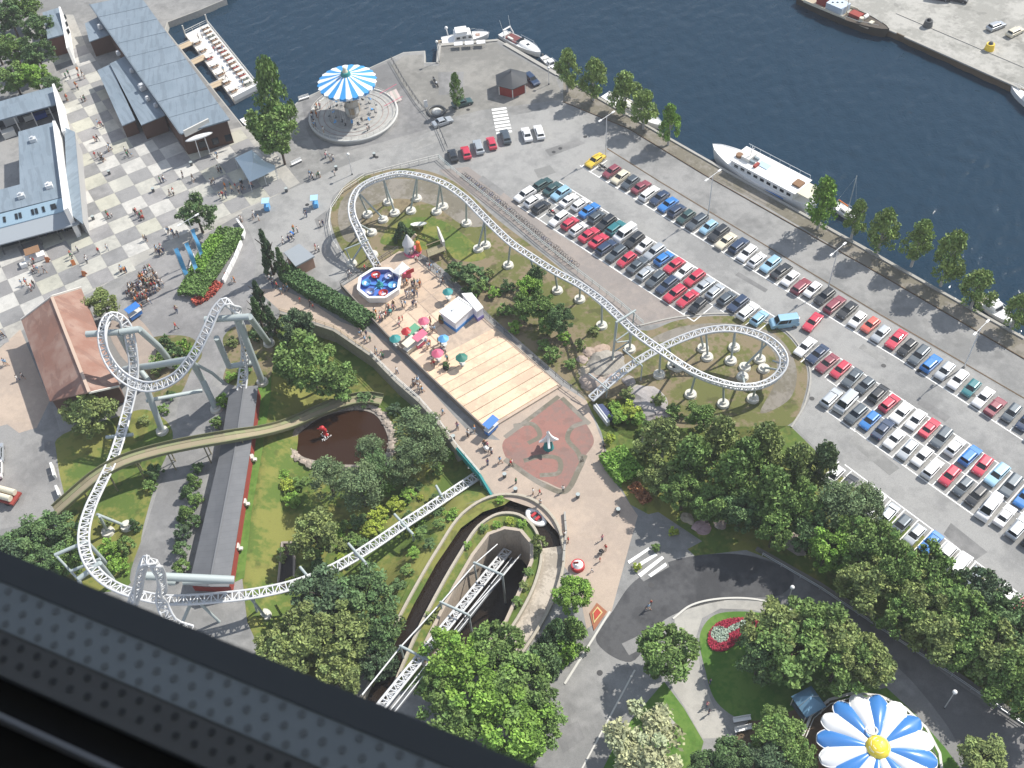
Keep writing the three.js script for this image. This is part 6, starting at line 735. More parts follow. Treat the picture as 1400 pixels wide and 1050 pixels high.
// ---------- people ----------
function personGeo(pose, top, bottom, hair, skin) {
  const res = 46, mc = new MarchingCubes(res, new THREE.MeshBasicMaterial(), false, false, 60000); mc.isolation = 0;
  const st = pose === 'walk' ? 1 : 0, J = { hip: V(0, .93, 0), chest: V(0, 1.28, 0), neck: V(0, 1.46, 0), head: V(0, 1.6, .02) };
  const B = []; const cap = (a, b, r0, r1) => B.push([a, b, r0, r1]);
  cap(V(-.06, .97, 0), V(.06, .97, 0), .13, .13); cap(V(0, .97, 0), V(0, 1.3, 0), .135, .15); cap(V(-.13, 1.34, 0), V(.13, 1.34, 0), .085, .085); cap(V(0, 1.38, 0), V(0, 1.52, .01), .055, .052); cap(V(0, 1.57, .015), V(0, 1.65, .005), .092, .1); cap(V(0, 1.58, .1), V(0, 1.575, .115), .018, .018);
  for (const s of [-1, 1]) { const k = st * s * .24; cap(V(s * .09, .92, 0), V(s * .1, .5, k * .7), .092, .065); cap(V(s * .1, .5, k * .7), V(s * .1, .09, k * 1.3 - (k < 0 ? .08 : 0)), .06, .042); cap(V(s * .1, .05, k * 1.3 - .03), V(s * .11, .045, k * 1.3 + .15), .045, .038);
    const el = V(s * .25, 1.1, -k * .35 - .02), wr = pose === 'hold' ? V(s * .16, 1.1, .24) : V(s * .25, .88, -k * .9 + .08); cap(V(s * .19, 1.35, 0), el, .052, .044); cap(el, wr, .042, .032); const hd = wr.clone().sub(el).normalize(); cap(wr, wr.clone().addScaledVector(hd, .09), .036, .03); cap(wr.clone().addScaledVector(hd, .02), wr.clone().addScaledVector(hd, .06).add(V(-s * .035, 0, .03)), .016, .014); }
  const half = .98, cy = .9; const f = mc.field, n = res, p = V(0, 0, 0); const sd = (q, [a, b, r0, r1]) => { const ab = b.clone().sub(a), t = Math.max(0, Math.min(1, q.clone().sub(a).dot(ab) / ab.lengthSq())); return q.distanceTo(a.clone().addScaledVector(ab, t)) - lerp(r0, r1, t); };
  for (let z = 0; z < n; z++) for (let y = 0; y < n; y++) for (let x = 0; x < n; x++) { p.set((x / n * 2 - 1) * half * .5, (y / n * 2 - 1) * half + cy, (z / n * 2 - 1) * half * .5); let d = 1; for (const b of B) { const e = sd(p, b), k = .03, h = Math.max(0, Math.min(1, .5 + .5 * (d - e) / k)); d = lerp(d, e, h) - k * h * (1 - h); } f[x + y * n + z * n * n] = -d; }
  mc.update(); const N = mc.count, pos = mc.positionArray.slice(0, N * 3), cl = new Float32Array(N * 3), P = [];
  for (let i = 0; i < N; i++) { const x = pos[3 * i] * half * .5, y = pos[3 * i + 1] * half + cy, z = pos[3 * i + 2] * half * .5; pos[3 * i] = x; pos[3 * i + 1] = y; pos[3 * i + 2] = z; let c; if (y < .075) c = [.06, .055, .05]; else if (y > 1.49) c = (y > 1.66 || z < -.005 + (y - 1.58) * .3) ? hair : skin; else if (y < .95 && Math.abs(x) < .215) c = bottom.len < .6 && y < .5 ? skin : bottom.c; else if ((Math.abs(x) > .19 && y < 1.17) || (pose === 'hold' && z > .1 && y > 1.0 && y < 1.2)) c = skin; else if (y > 1.42 && Math.abs(x) < .075) c = skin; else c = top; cl.set(c, 3 * i); }
  const g = new THREE.BufferGeometry(); g.setAttribute('position', new THREE.BufferAttribute(pos, 3)); g.setAttribute('color', new THREE.BufferAttribute(cl, 3)); g.computeVertexNormals();
  const nm = mc.normalArray.slice(0, N * 3); g.deleteAttribute('normal'); g.computeVertexNormals(); return g;
}
const skinT = [.5, .3, .21], TOPS = { white: [.72, .72, .70], red: [.5, .05, .05], 'dark blue': [.03, .05, .12], black: [.025, .025, .03], 'light blue': [.25, .42, .6], orange: [.65, .2, .04], pink: [.6, .25, .3], grey: [.25, .25, .26], green: [.05, .22, .12], beige: [.5, .42, .32] };
const BOT = { 'dark trousers': { c: [.03, .035, .05], len: 1 }, jeans: { c: [.07, .11, .2], len: 1 }, 'pale shorts': { c: [.42, .38, .3], len: .5 }, 'dark shorts': { c: [.05, .05, .06], len: .5 } };
const HAIR = [[.03, .02, .015], [.2, .12, .05], [.4, .28, .12], [.07, .045, .03]];
const pplMat = new THREE.MeshStandardMaterial({ vertexColors: true, roughness: .85, side: THREE.DoubleSide });
const PEOPLE = []; { const combos = [['white', 'jeans', 'walk'], ['white', 'pale shorts', 'stand'], ['red', 'dark trousers', 'walk'], ['dark blue', 'jeans', 'stand'], ['black', 'dark trousers', 'walk'], ['light blue', 'pale shorts', 'walk'], ['orange', 'dark shorts', 'stand'], ['pink', 'jeans', 'hold'], ['grey', 'dark shorts', 'walk'], ['green', 'dark trousers', 'stand'], ['beige', 'jeans', 'walk'], ['white', 'dark trousers', 'hold'], ['black', 'jeans', 'stand'], ['red', 'pale shorts', 'hold']]; combos.forEach(([a, b, p], i) => PEOPLE.push({ a, b, p, g: personGeo(p, TOPS[a], BOT[b], HAIR[i % 4], skinT) })); }
const pr = rng(2024); const poseWord = { walk: 'walking', stand: 'standing', hold: 'standing hands raised' };
function person(u, v, where, group, y = 0, k = pr() < .35 ? [0, 1, 11, 5][Math.floor(pr() * 4)] : Math.floor(pr() * PEOPLE.length), turn = pr() * 6.283) { const q = PEOPLE[k], m = shadows(new THREE.Mesh(q.g, pplMat)); m.name = numbered('person'); const p = G(u, v, y); m.position.copy(p); m.rotation.y = turn; const s = .9 + .16 * pr() - (pr() < .14 ? .3 : 0); m.scale.setScalar(s); scene.add(m); return tag(m, `person in ${q.a} top and ${q.b} ${poseWord[q.p]} ${where}`, 'person', group); }
const crowd = (list, where, group, y) => { for (const [u, v, n = 1, sp = 0] of list) for (let k = 0; k < n; k++) person(u + (pr() - .5) * sp * 2, v + (pr() - .5) * sp * 1.3, where, group, y); };
const crowdStuff = (list, label, y) => { // a packed queue that reads as one mass
  const pos = [], nor = [], cl = []; for (const [u, v, n = 1, sp = 0] of list) for (let k = 0; k < n; k++) { const q = PEOPLE[Math.floor(pr() * PEOPLE.length)].g.clone(), s = .88 + .18 * pr(), p = G(u + (pr() - .5) * sp * 2, v + (pr() - .5) * sp * 1.3, y); q.scale(s, s, s); q.rotateY(pr() * 6.283); q.translate(p.x, y, p.z); for (const v2 of q.attributes.position.array) pos.push(v2); for (const v2 of q.attributes.normal.array) nor.push(v2); for (const v2 of q.attributes.color.array) cl.push(v2); }
  const g = new THREE.BufferGeometry(); g.setAttribute('position', new THREE.Float32BufferAttribute(pos, 3)); g.setAttribute('normal', new THREE.Float32BufferAttribute(nor, 3)); g.setAttribute('color', new THREE.Float32BufferAttribute(cl, 3)); const m = single('crowd', label, 'crowd', g, pplMat); m.userData.kind = 'stuff';
};
const Y1 = .035;
crowdStuff([[95, 107, 3, 6], [113, 105, 4, 8], [108, 120, 3, 5], [94, 137, 3, 4], [115, 139, 3, 3], [316, 262, 5, 8], [330, 262, 4, 6], [345, 258, 3, 4], [306, 272, 3, 5]], 'scattered visitors at the far ends of the checkered plaza', Y1);
crowd([[138, 172, 4, 5], [133, 192, 3, 4], [137, 215, 4, 6], [145, 220, 3, 5], [176, 211, 4, 6], [223, 248, 3, 3], [248, 243, 2, 3], [266, 248, 3, 3], [292, 252, 3, 3], [298, 214, 2, 2], [297, 236, 2, 3], [304, 236, 1, 1], [150, 298, 3, 4], [191, 296, 5, 6], [198, 330, 3, 4], [100, 352, 2, 3], [108, 345, 1, 1], [118, 358, 2, 4], [136, 346, 1, 1], [147, 341, 1, 1], [45, 362, 3, 5], [50, 372, 4, 6], [34, 390, 3, 4], [42, 395, 4, 6], [62, 373, 1, 1], [230, 318, 2, 2], [85, 318, 3, 8], [60, 322, 2, 6], [236, 266, 3, 3], [150, 206, 3, 3]], 'on the checkered plaza', 'people on the checkered plaza', Y1);
crowdStuff([[205, 385, 30, 13], [185, 400, 20, 11], [195, 408, 24, 11], [215, 395, 16, 10], [170, 372, 6, 5], [222, 345, 9, 8], [240, 322, 4, 4], [204, 372, 6, 5], [190, 424, 6, 5], [243, 427, 2, 2], [242, 450, 1, 1]], 'dense queue of visitors beside the flag bed', .012);
crowd([[388, 333, 2, 3], [398, 327, 4, 5], [404, 318, 3, 4], [419, 297, 2, 2], [434, 343, 3, 4], [441, 309, 2, 3], [330, 302, 2, 4], [350, 299, 3, 5], [425, 244, 4, 4], [436, 241, 3, 3], [458, 240, 1, 1], [446, 215, 2, 2], [455, 220, 4, 4], [366, 284, 1, 1], [320, 386, 2, 2], [310, 378, 2, 2], [477, 378, 2, 2]], 'on the promenade', 'people on the promenade', .012);
crowd([[430, 160, 5, 4], [436, 150, 4, 4], [432, 172, 4, 4], [440, 180, 2, 3], [505, 178, 2, 3]], 'by the swing carousel', 'people at the swing carousel', .8);
crowd([[370, 385, 3, 5], [378, 392, 3, 5], [390, 398, 4, 5], [410, 413, 1, 1], [428, 420, 2, 3], [497, 458, 4, 5], [503, 466, 4, 4], [518, 484, 4, 5], [525, 490, 3, 4], [544, 510, 2, 2], [568, 528, 6, 5], [576, 534, 5, 4], [572, 522, 3, 3], [607, 566, 2, 2], [625, 586, 2, 2], [640, 595, 3, 3], [648, 590, 2, 2], [665, 612, 5, 4], [670, 620, 3, 3], [668, 636, 2, 2], [686, 634, 2, 3], [700, 636, 2, 2]], 'on the walkway', 'people on the walkway', .012);
crowdStuff([[556, 388, 5, 5], [564, 392, 5, 5], [572, 390, 4, 4], [566, 404, 4, 5], [558, 405, 3, 4]], 'cluster of visitors beside the octagonal cup ride', .44);
crowd([[540, 420, 4, 6], [532, 424, 3, 4], [552, 418, 3, 4], [568, 418, 3, 4], [520, 436, 4, 6], [527, 434, 2, 3], [512, 430, 2, 3], [548, 440, 3, 4], [545, 446, 2, 2], [588, 440, 2, 2], [570, 358, 2, 2], [588, 367, 3, 3], [600, 376, 2, 3], [604, 388, 2, 3], [562, 350, 2, 2], [500, 370, 1, 1], [518, 366, 2, 2], [590, 450, 4, 6], [578, 456, 4, 5], [600, 470, 3, 4], [584, 474, 4, 5], [596, 486, 4, 4], [606, 482, 3, 3], [592, 498, 3, 4], [612, 492, 2, 3]], 'on the ride deck', 'people on the ride deck', .44);
crowd([[738, 676, 1, 1], [730, 676, 1, 1], [740, 690, 1, 1], [772, 734, 1, 1], [776, 742, 1, 1], [824, 739, 1, 1], [828, 752, 1, 1], [820, 768, 1, 1], [770, 672, 1, 1], [826, 615, 1, 1], [705, 661, 1, 1], [810, 782, 1, 1]], 'crossing the beige plaza', 'people on the beige plaza', .012);
crowd([[887, 833, 1, 1], [970, 935, 1, 1], [966, 966, 1, 1], [968, 976, 1, 1], [891, 825, 1, 1]], 'on the park path', 'people on the park path', .02);
crowd([[300, 70, 3, 12], [318, 100, 3, 12], [276, 55, 2, 8], [335, 115, 2, 8]], 'on the floating terrace', 'people on the floating terrace', -.66);
crowd([[5, 460, 3, 5], [8, 500, 2, 3], [30, 520, 2, 5]], 'in the left yard', 'people in the left yard', .02);
// ---------- lamps, flags, fences, furniture ----------
function twinLamp(u, v, label) { const h = 10, p = G(u, v, h), t = thing('street_lamp', label, 'street lamp', V(p.x, 0, p.z), Math.atan2(lotN.x, lotN.z)); part(t, 'pole', bar(V(0, 0, 0), V(0, h, 0), .12, 8, .07), MT.steel); part(t, 'arm', bar(V(0, h - .1, -1.8), V(0, h - .1, 1.8), .06), MT.lightSteel); for (const s of [-1, 1]) part(t, 'lamp_head', box(.34, .14, .8, 0, h - .1, s * 1.9), MT.lamp); part(t, 'base', cyl(.25, .22, .4, 0, 0, 0, 8), MT.concrete); }
twinLamp(829.5, 158.5, 'double-armed street lamp by the yellow car'); twinLamp(975, 239, 'double-armed street lamp by the passenger boat bow'); twinLamp(1146, 340, 'double-armed street lamp near the tall quay birch'); twinLamp(1342, 447, 'double-armed street lamp opposite the white launch');
twinLamp(257, 300, 'double-armed lamp above the round tree by the flags');
function postLamp(u, v, h, label) { const p = G(u, v, h), t = thing('post_lamp', label, 'street lamp', V(p.x, 0, p.z)); part(t, 'pole', bar(V(0, 0, 0), V(0, h, 0), .08, 8, .06), MT.lightSteel); part(t, 'globe', ball(.32, 0, h + .2, 0, 10), MT.lamp); part(t, 'base', cyl(.16, .14, .3, 0, 0, 0, 8), MT.darkSteel); }
postLamp(1083, 804, 5, 'globe lamp at the edge of the park grove'); postLamp(1305, 947, 5, 'globe lamp beside the ring road verge'); postLamp(476, 212, 5, 'globe lamp on the open promenade'); postLamp(597, 58, 5, 'globe lamp at the quay notch'); postLamp(750, 94, 4, 'globe lamp behind the hexagonal kiosk');
const flagM = [col(.10, .36, .66, .7), col(.12, .42, .72, .7)];
[[[230, 337], [256, 388]], [[242, 321], [270, 381]], [[255, 304], [278, 362]]].forEach(([a, b], i) => { const f = G(...b), tp = (() => { let h = 8; return h; })(), t = thing('flagpole', ['flagpole with blue banner closest to the queue', 'middle flagpole with blue banner by the bed', 'flagpole with blue banner closest to the round tree'][i], 'flagpole', V(f.x, 0, f.z)); let h = 9; part(t, 'pole', bar(V(0, 0, 0), V(0, h, 0), .09, 8, .05), MT.lightSteel); const g = new THREE.PlaneGeometry(.8, 6.4, 4, 14), P = g.attributes.position; for (let k = 0; k < P.count; k++) P.setZ(k, .16 * Math.sin(P.getY(k) * 1.3 + P.getX(k) * 2 + i)); g.computeVertexNormals(); g.translate(.47, h - 3.5, 0); g.rotateY(.5 + .2 * i); part(t, 'banner', g, flagM[i % 2]); part(t, 'base', cyl(.3, .26, .3, 0, 0, 0, 8), MT.concrete); });
// white barriers round the flag bed
function barrier(pts, label, mat = MT.white, h = 1.05, w = .35, name = 'barrier') { const t = thing(name, label, 'barrier'), p = pxs(pts); for (let i = 0; i + 1 < p.length; i++) { const a = p[i].clone().setY(h / 2), b = p[i + 1].clone().setY(h / 2), n = Math.max(1, Math.round(a.distanceTo(b) / 1.9)); for (let k = 0; k < n; k++) part(t, 'panel', beam(a.clone().lerp(b, k / n + .02 / n), a.clone().lerp(b, (k + .95) / n), w, h + .004 * (k % 2)), mat); } return t; }
barrier([[325, 304], [335, 318], [333, 328]], 'white barrier panels at the top end of the flag bed'); barrier([[331, 334], [322, 356], [306, 388]], 'white barrier panels along the promenade side of the flag bed'); barrier([[266, 352], [262, 370], [250, 402]], 'white barrier panels along the queue side of the flag bed'); barrier([[72, 637], [77, 655]], 'white barrier beside the left yard lawn'); barrier([[79, 668], [84, 682]], 'short white barrier next to the flume end');
single('flower_border', 'red flower border at the lower end of the flag bed', 'flower bed', (() => { const g = hedge(pxs([[300, 388], [285, 404], [265, 416]]), 1.6, .5, leafMat(.42, .09, .06), 'x', 33, .1, 'rust_bed'); scene.remove(g); used['rust_bed']--; return g.geometry; })(), leafMat(.42, .09, .06));
// coaster fence, deck rails
function railing(pts, y, h, label, mat = MT.steel, step = 2, name = 'railing', bars = 2) { const t = thing(name, label, 'railing'), p = pxs(pts, y); for (let i = 0; i + 1 < p.length; i++) { const a = p[i], b = p[i + 1], L = a.distanceTo(b), n = Math.max(1, Math.round(L / step)); for (let k = 0; k < bars; k++) part(t, 'rail', beam(a.clone().add(V(0, h * (1 - .42 * k), 0)), b.clone().add(V(0, h * (1 - .42 * k), 0)), .09, .07), mat); for (let k = 0; k < n; k++) { const q = a.clone().lerp(b, k / n); part(t, 'post', bar(q, q.clone().add(V(0, h, 0)), .045, 5), mat); } } return t; }
railing([[600, 218], [560, 228], [500, 244], [470, 264], [454, 288], [451, 309], [455, 330], [474, 361], [484, 372]], 0, 1.3, 'pale metal fence round the upper coaster curve', MT.offWhite);
railing([[600, 218], [625, 240], [660, 268], [700, 300], [740, 334], [790, 374], [850, 420], [880, 446]], 0, 1.2, 'grey fence between the coaster lawn and the parking lane', MT.greyGreen);
railing([[566, 345], [640, 410], [700, 464], [770, 524], [800, 546]], .35, 1.1, 'dark railing along the slope side of the ride deck', MT.darkSteel); railing([[466, 391], [545, 342]], .35, 1.1, 'railing at the head of the ride deck', MT.darkSteel); railing([[507, 485], [542, 520], [574, 548], [602, 580], [625, 612], [657, 650]], .05, 1.1, 'railing of the walkway above the sunken garden', MT.offWhite); railing([[383, 427], [420, 438], [457, 450], [507, 485]], .05, 1.1, 'railing of the sloping path above the sunken garden', MT.paleWood);
single('deck_parapet', 'low dark parapet between the walkway and the ride deck', 'parapet', wallLine(pxs([[468, 395], [500, 430], [530, 463], [590, 521], [662, 589]]), 0, 1.25, .22), col(.2, .18, .16, .85));
railing([[535, 82], [552, 112], [572, 142], [598, 172], [612, 205]], 0, 1.1, 'fence line between the carousel area and the cargo apron', MT.darkSteel);
railing([[1042, 760], [1120, 806], [1200, 860], [1300, 925], [1410, 1000]], 0, .9, 'low guard rail along the ring road', MT.steel, 3);
single('ring_road_wall', 'low dark stone wall between ring road and trees', 'wall', wallLine(pxs([[1035, 752], [1120, 800], [1200, 853], [1300, 918], [1420, 1000]]), -.1, .55, .5), col(.16, .155, .14, .9));
barrier([[772, 702], [774, 728], [770, 770]], 'pale kerb wall on the plaza side of the water channel', MT.concrete, .6, .3, 'kerb_wall');
// bicycles along the fence
{ const bg = (() => { const t = new THREE.Group(); for (const z of [.52, -.52]) { const w = new THREE.TorusGeometry(.33, .025, 5, 14); w.rotateY(Math.PI / 2); w.translate(0, .34, z); part(t, 'wheel', w, MT.tyre); } part(t, 'frame', merge([bar(V(0, .34, -.52), V(0, .8, -.2), .022, 4), bar(V(0, .75, -.2), V(0, .78, .35), .022, 4), bar(V(0, .34, .52), V(0, .95, .38), .022, 4), bar(V(0, .34, -.05), V(0, .78, .35), .022, 4), bar(V(0, .34, -.52), V(0, .34, -.05), .02, 4), bar(V(0, .34, -.05), V(0, .8, -.2), .022, 4)]), MT.steel); part(t, 'saddle', box(.14, .06, .26, 0, .88, -.22), MT.black); part(t, 'handlebar', bar(V(-.28, 1.0, .36), V(.28, 1.0, .36), .02, 4), MT.darkSteel); return t; })();
  const r = rng(61), fm = [MT.steel, MT.darkSteel, MT.greyGreen, MT.blue, MT.lightSteel]; const variants = fm.map(m => { const c = bg.clone(); c.children.forEach(o => { if (o.name === 'frame') o.material = m; }); c.userData = { category: 'bicycle' }; return c; });
  const path = pxs([[632, 240], [664, 264], [704, 296], [744, 330], [788, 366]]); const cv = new THREE.CatmullRomCurve3(path), dirs = [];
  for (let k = 0; k < 58; k++) { const t = (k + .5) / 58, p = cv.getPointAt(t), d = cv.getTangentAt(t), v = Math.floor(r() * 5); cloneThing(variants[v], 'bicycle', `bicycle with ${['silver', 'black', 'grey', 'blue', 'pale'][v]} frame in the long row along the coaster fence`, p.add(V((r() - .5) * .3, .012, (r() - .5) * .3)), Math.atan2(d.x, d.z) + 1.3 + (r() - .5) * .3, 'bicycles along the coaster fence'); } }
// deck furniture
function parasol(u, v, mat, label, y = .42, r = 1.05) { const p = G(u, v, y + 2.3), t = thing('parasol', label, 'parasol', V(p.x, y, p.z), u); const g = new THREE.ConeGeometry(r, .7, 8, 1, true); g.translate(0, 2.45, 0); part(t, 'canopy', g, mat); part(t, 'pole', bar(V(0, 0, 0), V(0, 2.8, 0), .035), MT.steel); part(t, 'base', cyl(.35, .3, .12, 0, 0, 0, 10), MT.concrete); part(t, 'table', merge([cyl(.55, .55, .05, 0, .72, 0, 12)]), MT.offWhite); }
parasol(556, 452, MT.red, 'red parasol beside the stall tables on the deck'); parasol(579, 438, MT.pink, 'pink parasol close to the booth'); parasol(540, 462, MT.teal, 'teal parasol by the deck parapet'); parasol(631, 488, col(.03, .17, .13, .6), 'large dark green parasol on the empty deck panels', .42, 1.1); parasol(606, 462, MT.skyBlue, 'small blue parasol near the booth corner', .42, 1); parasol(598, 482, MT.pink, 'pale pink parasol among the stall tables', .42, 1.1); parasol(612, 398, MT.teal, 'teal parasol between booth and railing', .42, 1);
function stall(u, v, mat, label) { const p = G(u, v, .45), t = thing('market_stall', label, 'stall', V(p.x, .45, p.z), .8); part(t, 'counter', box(2.4, .9, .9, 0, .45, 0), mat); part(t, 'countertop', box(2.6, .06, 1.1, 0, .95, 0), MT.offWhite); part(t, 'awning', box(2.6, .06, 1.4, 0, 2.2, 0, 0, .18), mat); for (const x of [-1.15, 1.15]) part(t, 'post', bar(V(x, .9, -.3), V(x, 2.2, -.3), .04), MT.steel); }
stall(576, 470, MT.pink, 'pink stall among the parasols on the deck'); stall(566, 462, col(.1, .3, .18, .7), 'green stall next to the pink stall'); stall(562, 478, MT.cream, 'cream stall beside the deck parapet'); stall(672, 588, MT.blue, 'blue stall at the lower corner of the deck'); stall(186, 432, MT.blue, 'blue and white stall at the coaster entrance');
for (const [u, v, l] of [[610, 504, 'dark green planter tub on the deck panels'], [604, 440, 'planter tub with brown grass near the booth']]) { const p = G(u, v, .4), t = thing('planter', l, 'planter', V(p.x, .4, p.z)); part(t, 'tub', cyl(.5, .6, .6, 0, 0, 0, 10), u > 605 ? MT.black : MT.wood); const s = part(t, 'plant', CROWN.shrub[0], u > 605 ? LEAF.dark : LEAF.olive); s.scale.set(.8, .7, .8); s.position.y = 1; }
trees([[921, 727, 1, 1.3, 'shrub', 'lime'], [897, 749, .9, 1.2, 'shrub', 'mid'], [872, 775, .9, 1.2, 'shrub', 'lime']], 'potted bush beside the driveway crossing', 'potted bushes at the driveway crossing', 'shrub', 'shrub');
// sculptures
{ const c = G(750, 612), t = thing('sail_sculpture', 'white sail-shaped sculpture on a green base in the red paving', 'sculpture', c); part(t, 'base', cyl(.9, .6, 1.6, 0, 0, 0, 10), MT.teal); const s = new THREE.Shape(); s.moveTo(-1.4, .2); s.quadraticCurveTo(-.3, .8, .1, 2.6); s.quadraticCurveTo(.5, 1, 1.5, .5); s.quadraticCurveTo(.2, .1, -1.4, .2); const g = new THREE.ExtrudeGeometry(s, { depth: .25, bevelEnabled: true, bevelSize: .08, bevelThickness: .08 }); g.translate(0, 1.6, -.12); part(t, 'sail', g, MT.white); const w = g.clone(); w.rotateY(1.57); part(t, 'sail', w, MT.white); }
{ const c = G(904, 990), t = thing('bronze_sculpture', 'black upright bronze sculpture on a pale stone slab on the lawn', 'sculpture', c, .6); part(t, 'slab', box(3, .25, 2.6, 0, .12, 0), MT.concrete); part(t, 'figure', merge([bar(V(-.6, .3, 0), V(.2, 2.6, .1), .28, 7, .1), bar(V(.5, .3, .2), V(.3, 1.9, 0), .22, 7, .1), bar(V(-.2, .9, 0), V(.9, 1.3, .2), .15, 6, .05), ball(.5, -.3, .5, .1, 8), bar(V(.3, 2, 0), V(.4, 3.1, -.1), .1, 6, .03)]), col(.02, .02, .022, .45, .5)); part(t, 'plinth', box(1.6, .3, 1.2, 0, .38, 0), MT.darkSteel); }
{ const c = G(445, 596, GY), t = thing('fountain_figure', 'red seahorse fountain figure in the pond', 'fountain', V(c.x, GY, c.z)); part(t, 'figure', merge([tube([V(.3, .1, 0), V(-.1, .7, 0), V(.25, 1.4, 0), V(-.1, 2.1, 0), V(-.6, 2.2, 0)], .34, 9), ball(.45, -.15, 2.2, 0, 10), bar(V(-.4, 2.2, 0), V(-1.0, 2.05, 0), .18, 7, .1)]), MT.red); const f = []; const r = rng(8); for (let k = 0; k < 40; k++) { const a = r() * 6.28, q = r() * 1.1; f.push(ball(.05 + .09 * r(), Math.cos(a) * q, .26 + .25 * (1 - q) * r(), .3 + Math.sin(a) * q, 5)); } part(t, 'spray', merge(f), MT.white); }
// flower bed, rafts, benches, rocks
{ const t = thing('flower_bed', 'crimson flower bed with a silver-leaved centre in the park lawn', 'flower bed'); const loop = smoothLoop(pxs([[968, 880], [972, 860], [990, 848], [1022, 846], [1040, 852], [1020, 868], [992, 890], [976, 890]]), 40); part(t, 'soil', sheet(loop, .03), groundMat('soil')); const mk = (n, cond, seed, s) => { const r = rng(seed), gs = [], pos = [], nor = [], cl = []; const xs = loop.map(p => p.x), zs = loop.map(p => p.z); for (let k = 0; k < n; k++) { const p = V(lerp(Math.min(...xs), Math.max(...xs), r()), .1 + .3 * r(), lerp(Math.min(...zs), Math.max(...zs), r())); if (!inPoly(p, loop) || !cond(p)) continue; const nn = V(r() - .5, r() + .2, r() - .5).normalize(), e = V(r() - .5, r() - .5, r() - .5).cross(nn).normalize().multiplyScalar(s), b = nn.clone().cross(e), q = [p.clone().add(e), p.clone().add(b), p.clone().sub(e), p.clone().sub(b)], kk = .7 + .6 * r(); for (const j of [0, 1, 2, 0, 2, 3]) { pos.push(q[j].x, q[j].y, q[j].z); nor.push(nn.x, nn.y, nn.z); cl.push(kk, kk, kk); } } const g = new THREE.BufferGeometry(); g.setAttribute('position', new THREE.Float32BufferAttribute(pos, 3)); g.setAttribute('normal', new THREE.Float32BufferAttribute(nor, 3)); g.setAttribute('color', new THREE.Float32BufferAttribute(cl, 3)); return g; }; const c1 = G(984, 868), c2 = G(1004, 858); const mid = p => Math.hypot(p.x - c1.x, p.z - c1.z) < 1.25 || distLine(p, [c1, G(1022, 850)], false) < .4; const a = part(t, 'red_flowers', mk(5200, p => !mid(p), 5, .1), leafMat(.38, .025, .06)), b = part(t, 'silver_foliage', mk(4200, mid, 6, .12), leafMat(.34, .42, .34)); a.userData.kind = b.userData.kind = 'stuff'; }
{ const raft = (u, v, y, turn, label) => { const t = thing('raft', label, 'raft', G(u, v, y), turn); const g = new THREE.TorusGeometry(1, .32, 8, 24); g.rotateX(Math.PI / 2); g.scale(1, 1, 1.55); part(t, 'rim', g, MT.white); part(t, 'floor', (() => { const q = cyl(.95, .95, .12, 0, -.1, 0, 18); q.scale(1, 1, 1.5); return q; })(), MT.darkSteel); for (const z of [-.5, .4]) part(t, 'seat', box(1.0, .35, .4, 0, .15, z), MT.red); }; raft(733, 707, -.7, .7, 'white and red raft floating in the water channel bend'); }
{ const c = G(790, 775), t = thing('round_booth', 'low round red and white booth at the plaza corner', 'booth', c); part(t, 'drum', cyl(1.05, 1, .7, 0, 0, 0, 20), MT.red); part(t, 'top', cyl(.8, .45, .35, 0, .7, 0, 20), MT.white); part(t, 'sign', box(.8, .5, .1, -.3, 1.6, .2), MT.redWall); }
{ const t = thing('diamond_flower_bed', 'red diamond-patterned flower bed at the service road corner', 'flower bed'); const q = pxs([[806, 838], [816, 824], [830, 836], [812, 862]], .12); part(t, 'bed', prism(q, .12), col(.32, .13, .07, .9)); const r = pxs([[810, 838], [817, 829], [824, 837], [812, 852]], .2); part(t, 'diamond', prism(r, .1), col(.55, .45, .2, .9)); part(t, 'diamond_core', prism(insetPoly(r, .28).map(p => p.setY(.26)), .1), col(.42, .06, .04, .9)); }
const benchP = (u, v, turn, label) => { const t = thing('bench', label, 'bench', G(u, v), turn); part(t, 'seat', box(2.4, .07, .5, 0, .45, 0), MT.white); part(t, 'backrest', box(2.4, .4, .06, 0, .8, -.25), MT.white); for (const x of [-1, 1]) part(t, 'leg', box(.1, .45, .45, x, .22, 0), MT.darkSteel); };
benchP(1014, 985, .1, 'white bench on the park path'); benchP(1016, 998, .15, 'white bench facing the first bench on the park path'); benchP(416, 136, .4, 'white bench at the shore behind the swing carousel'); benchP(406, 224, .6, 'white bench beside the shoreline willow'); benchP(1060, 1042, .6, 'white bench by the petal-roofed ride');
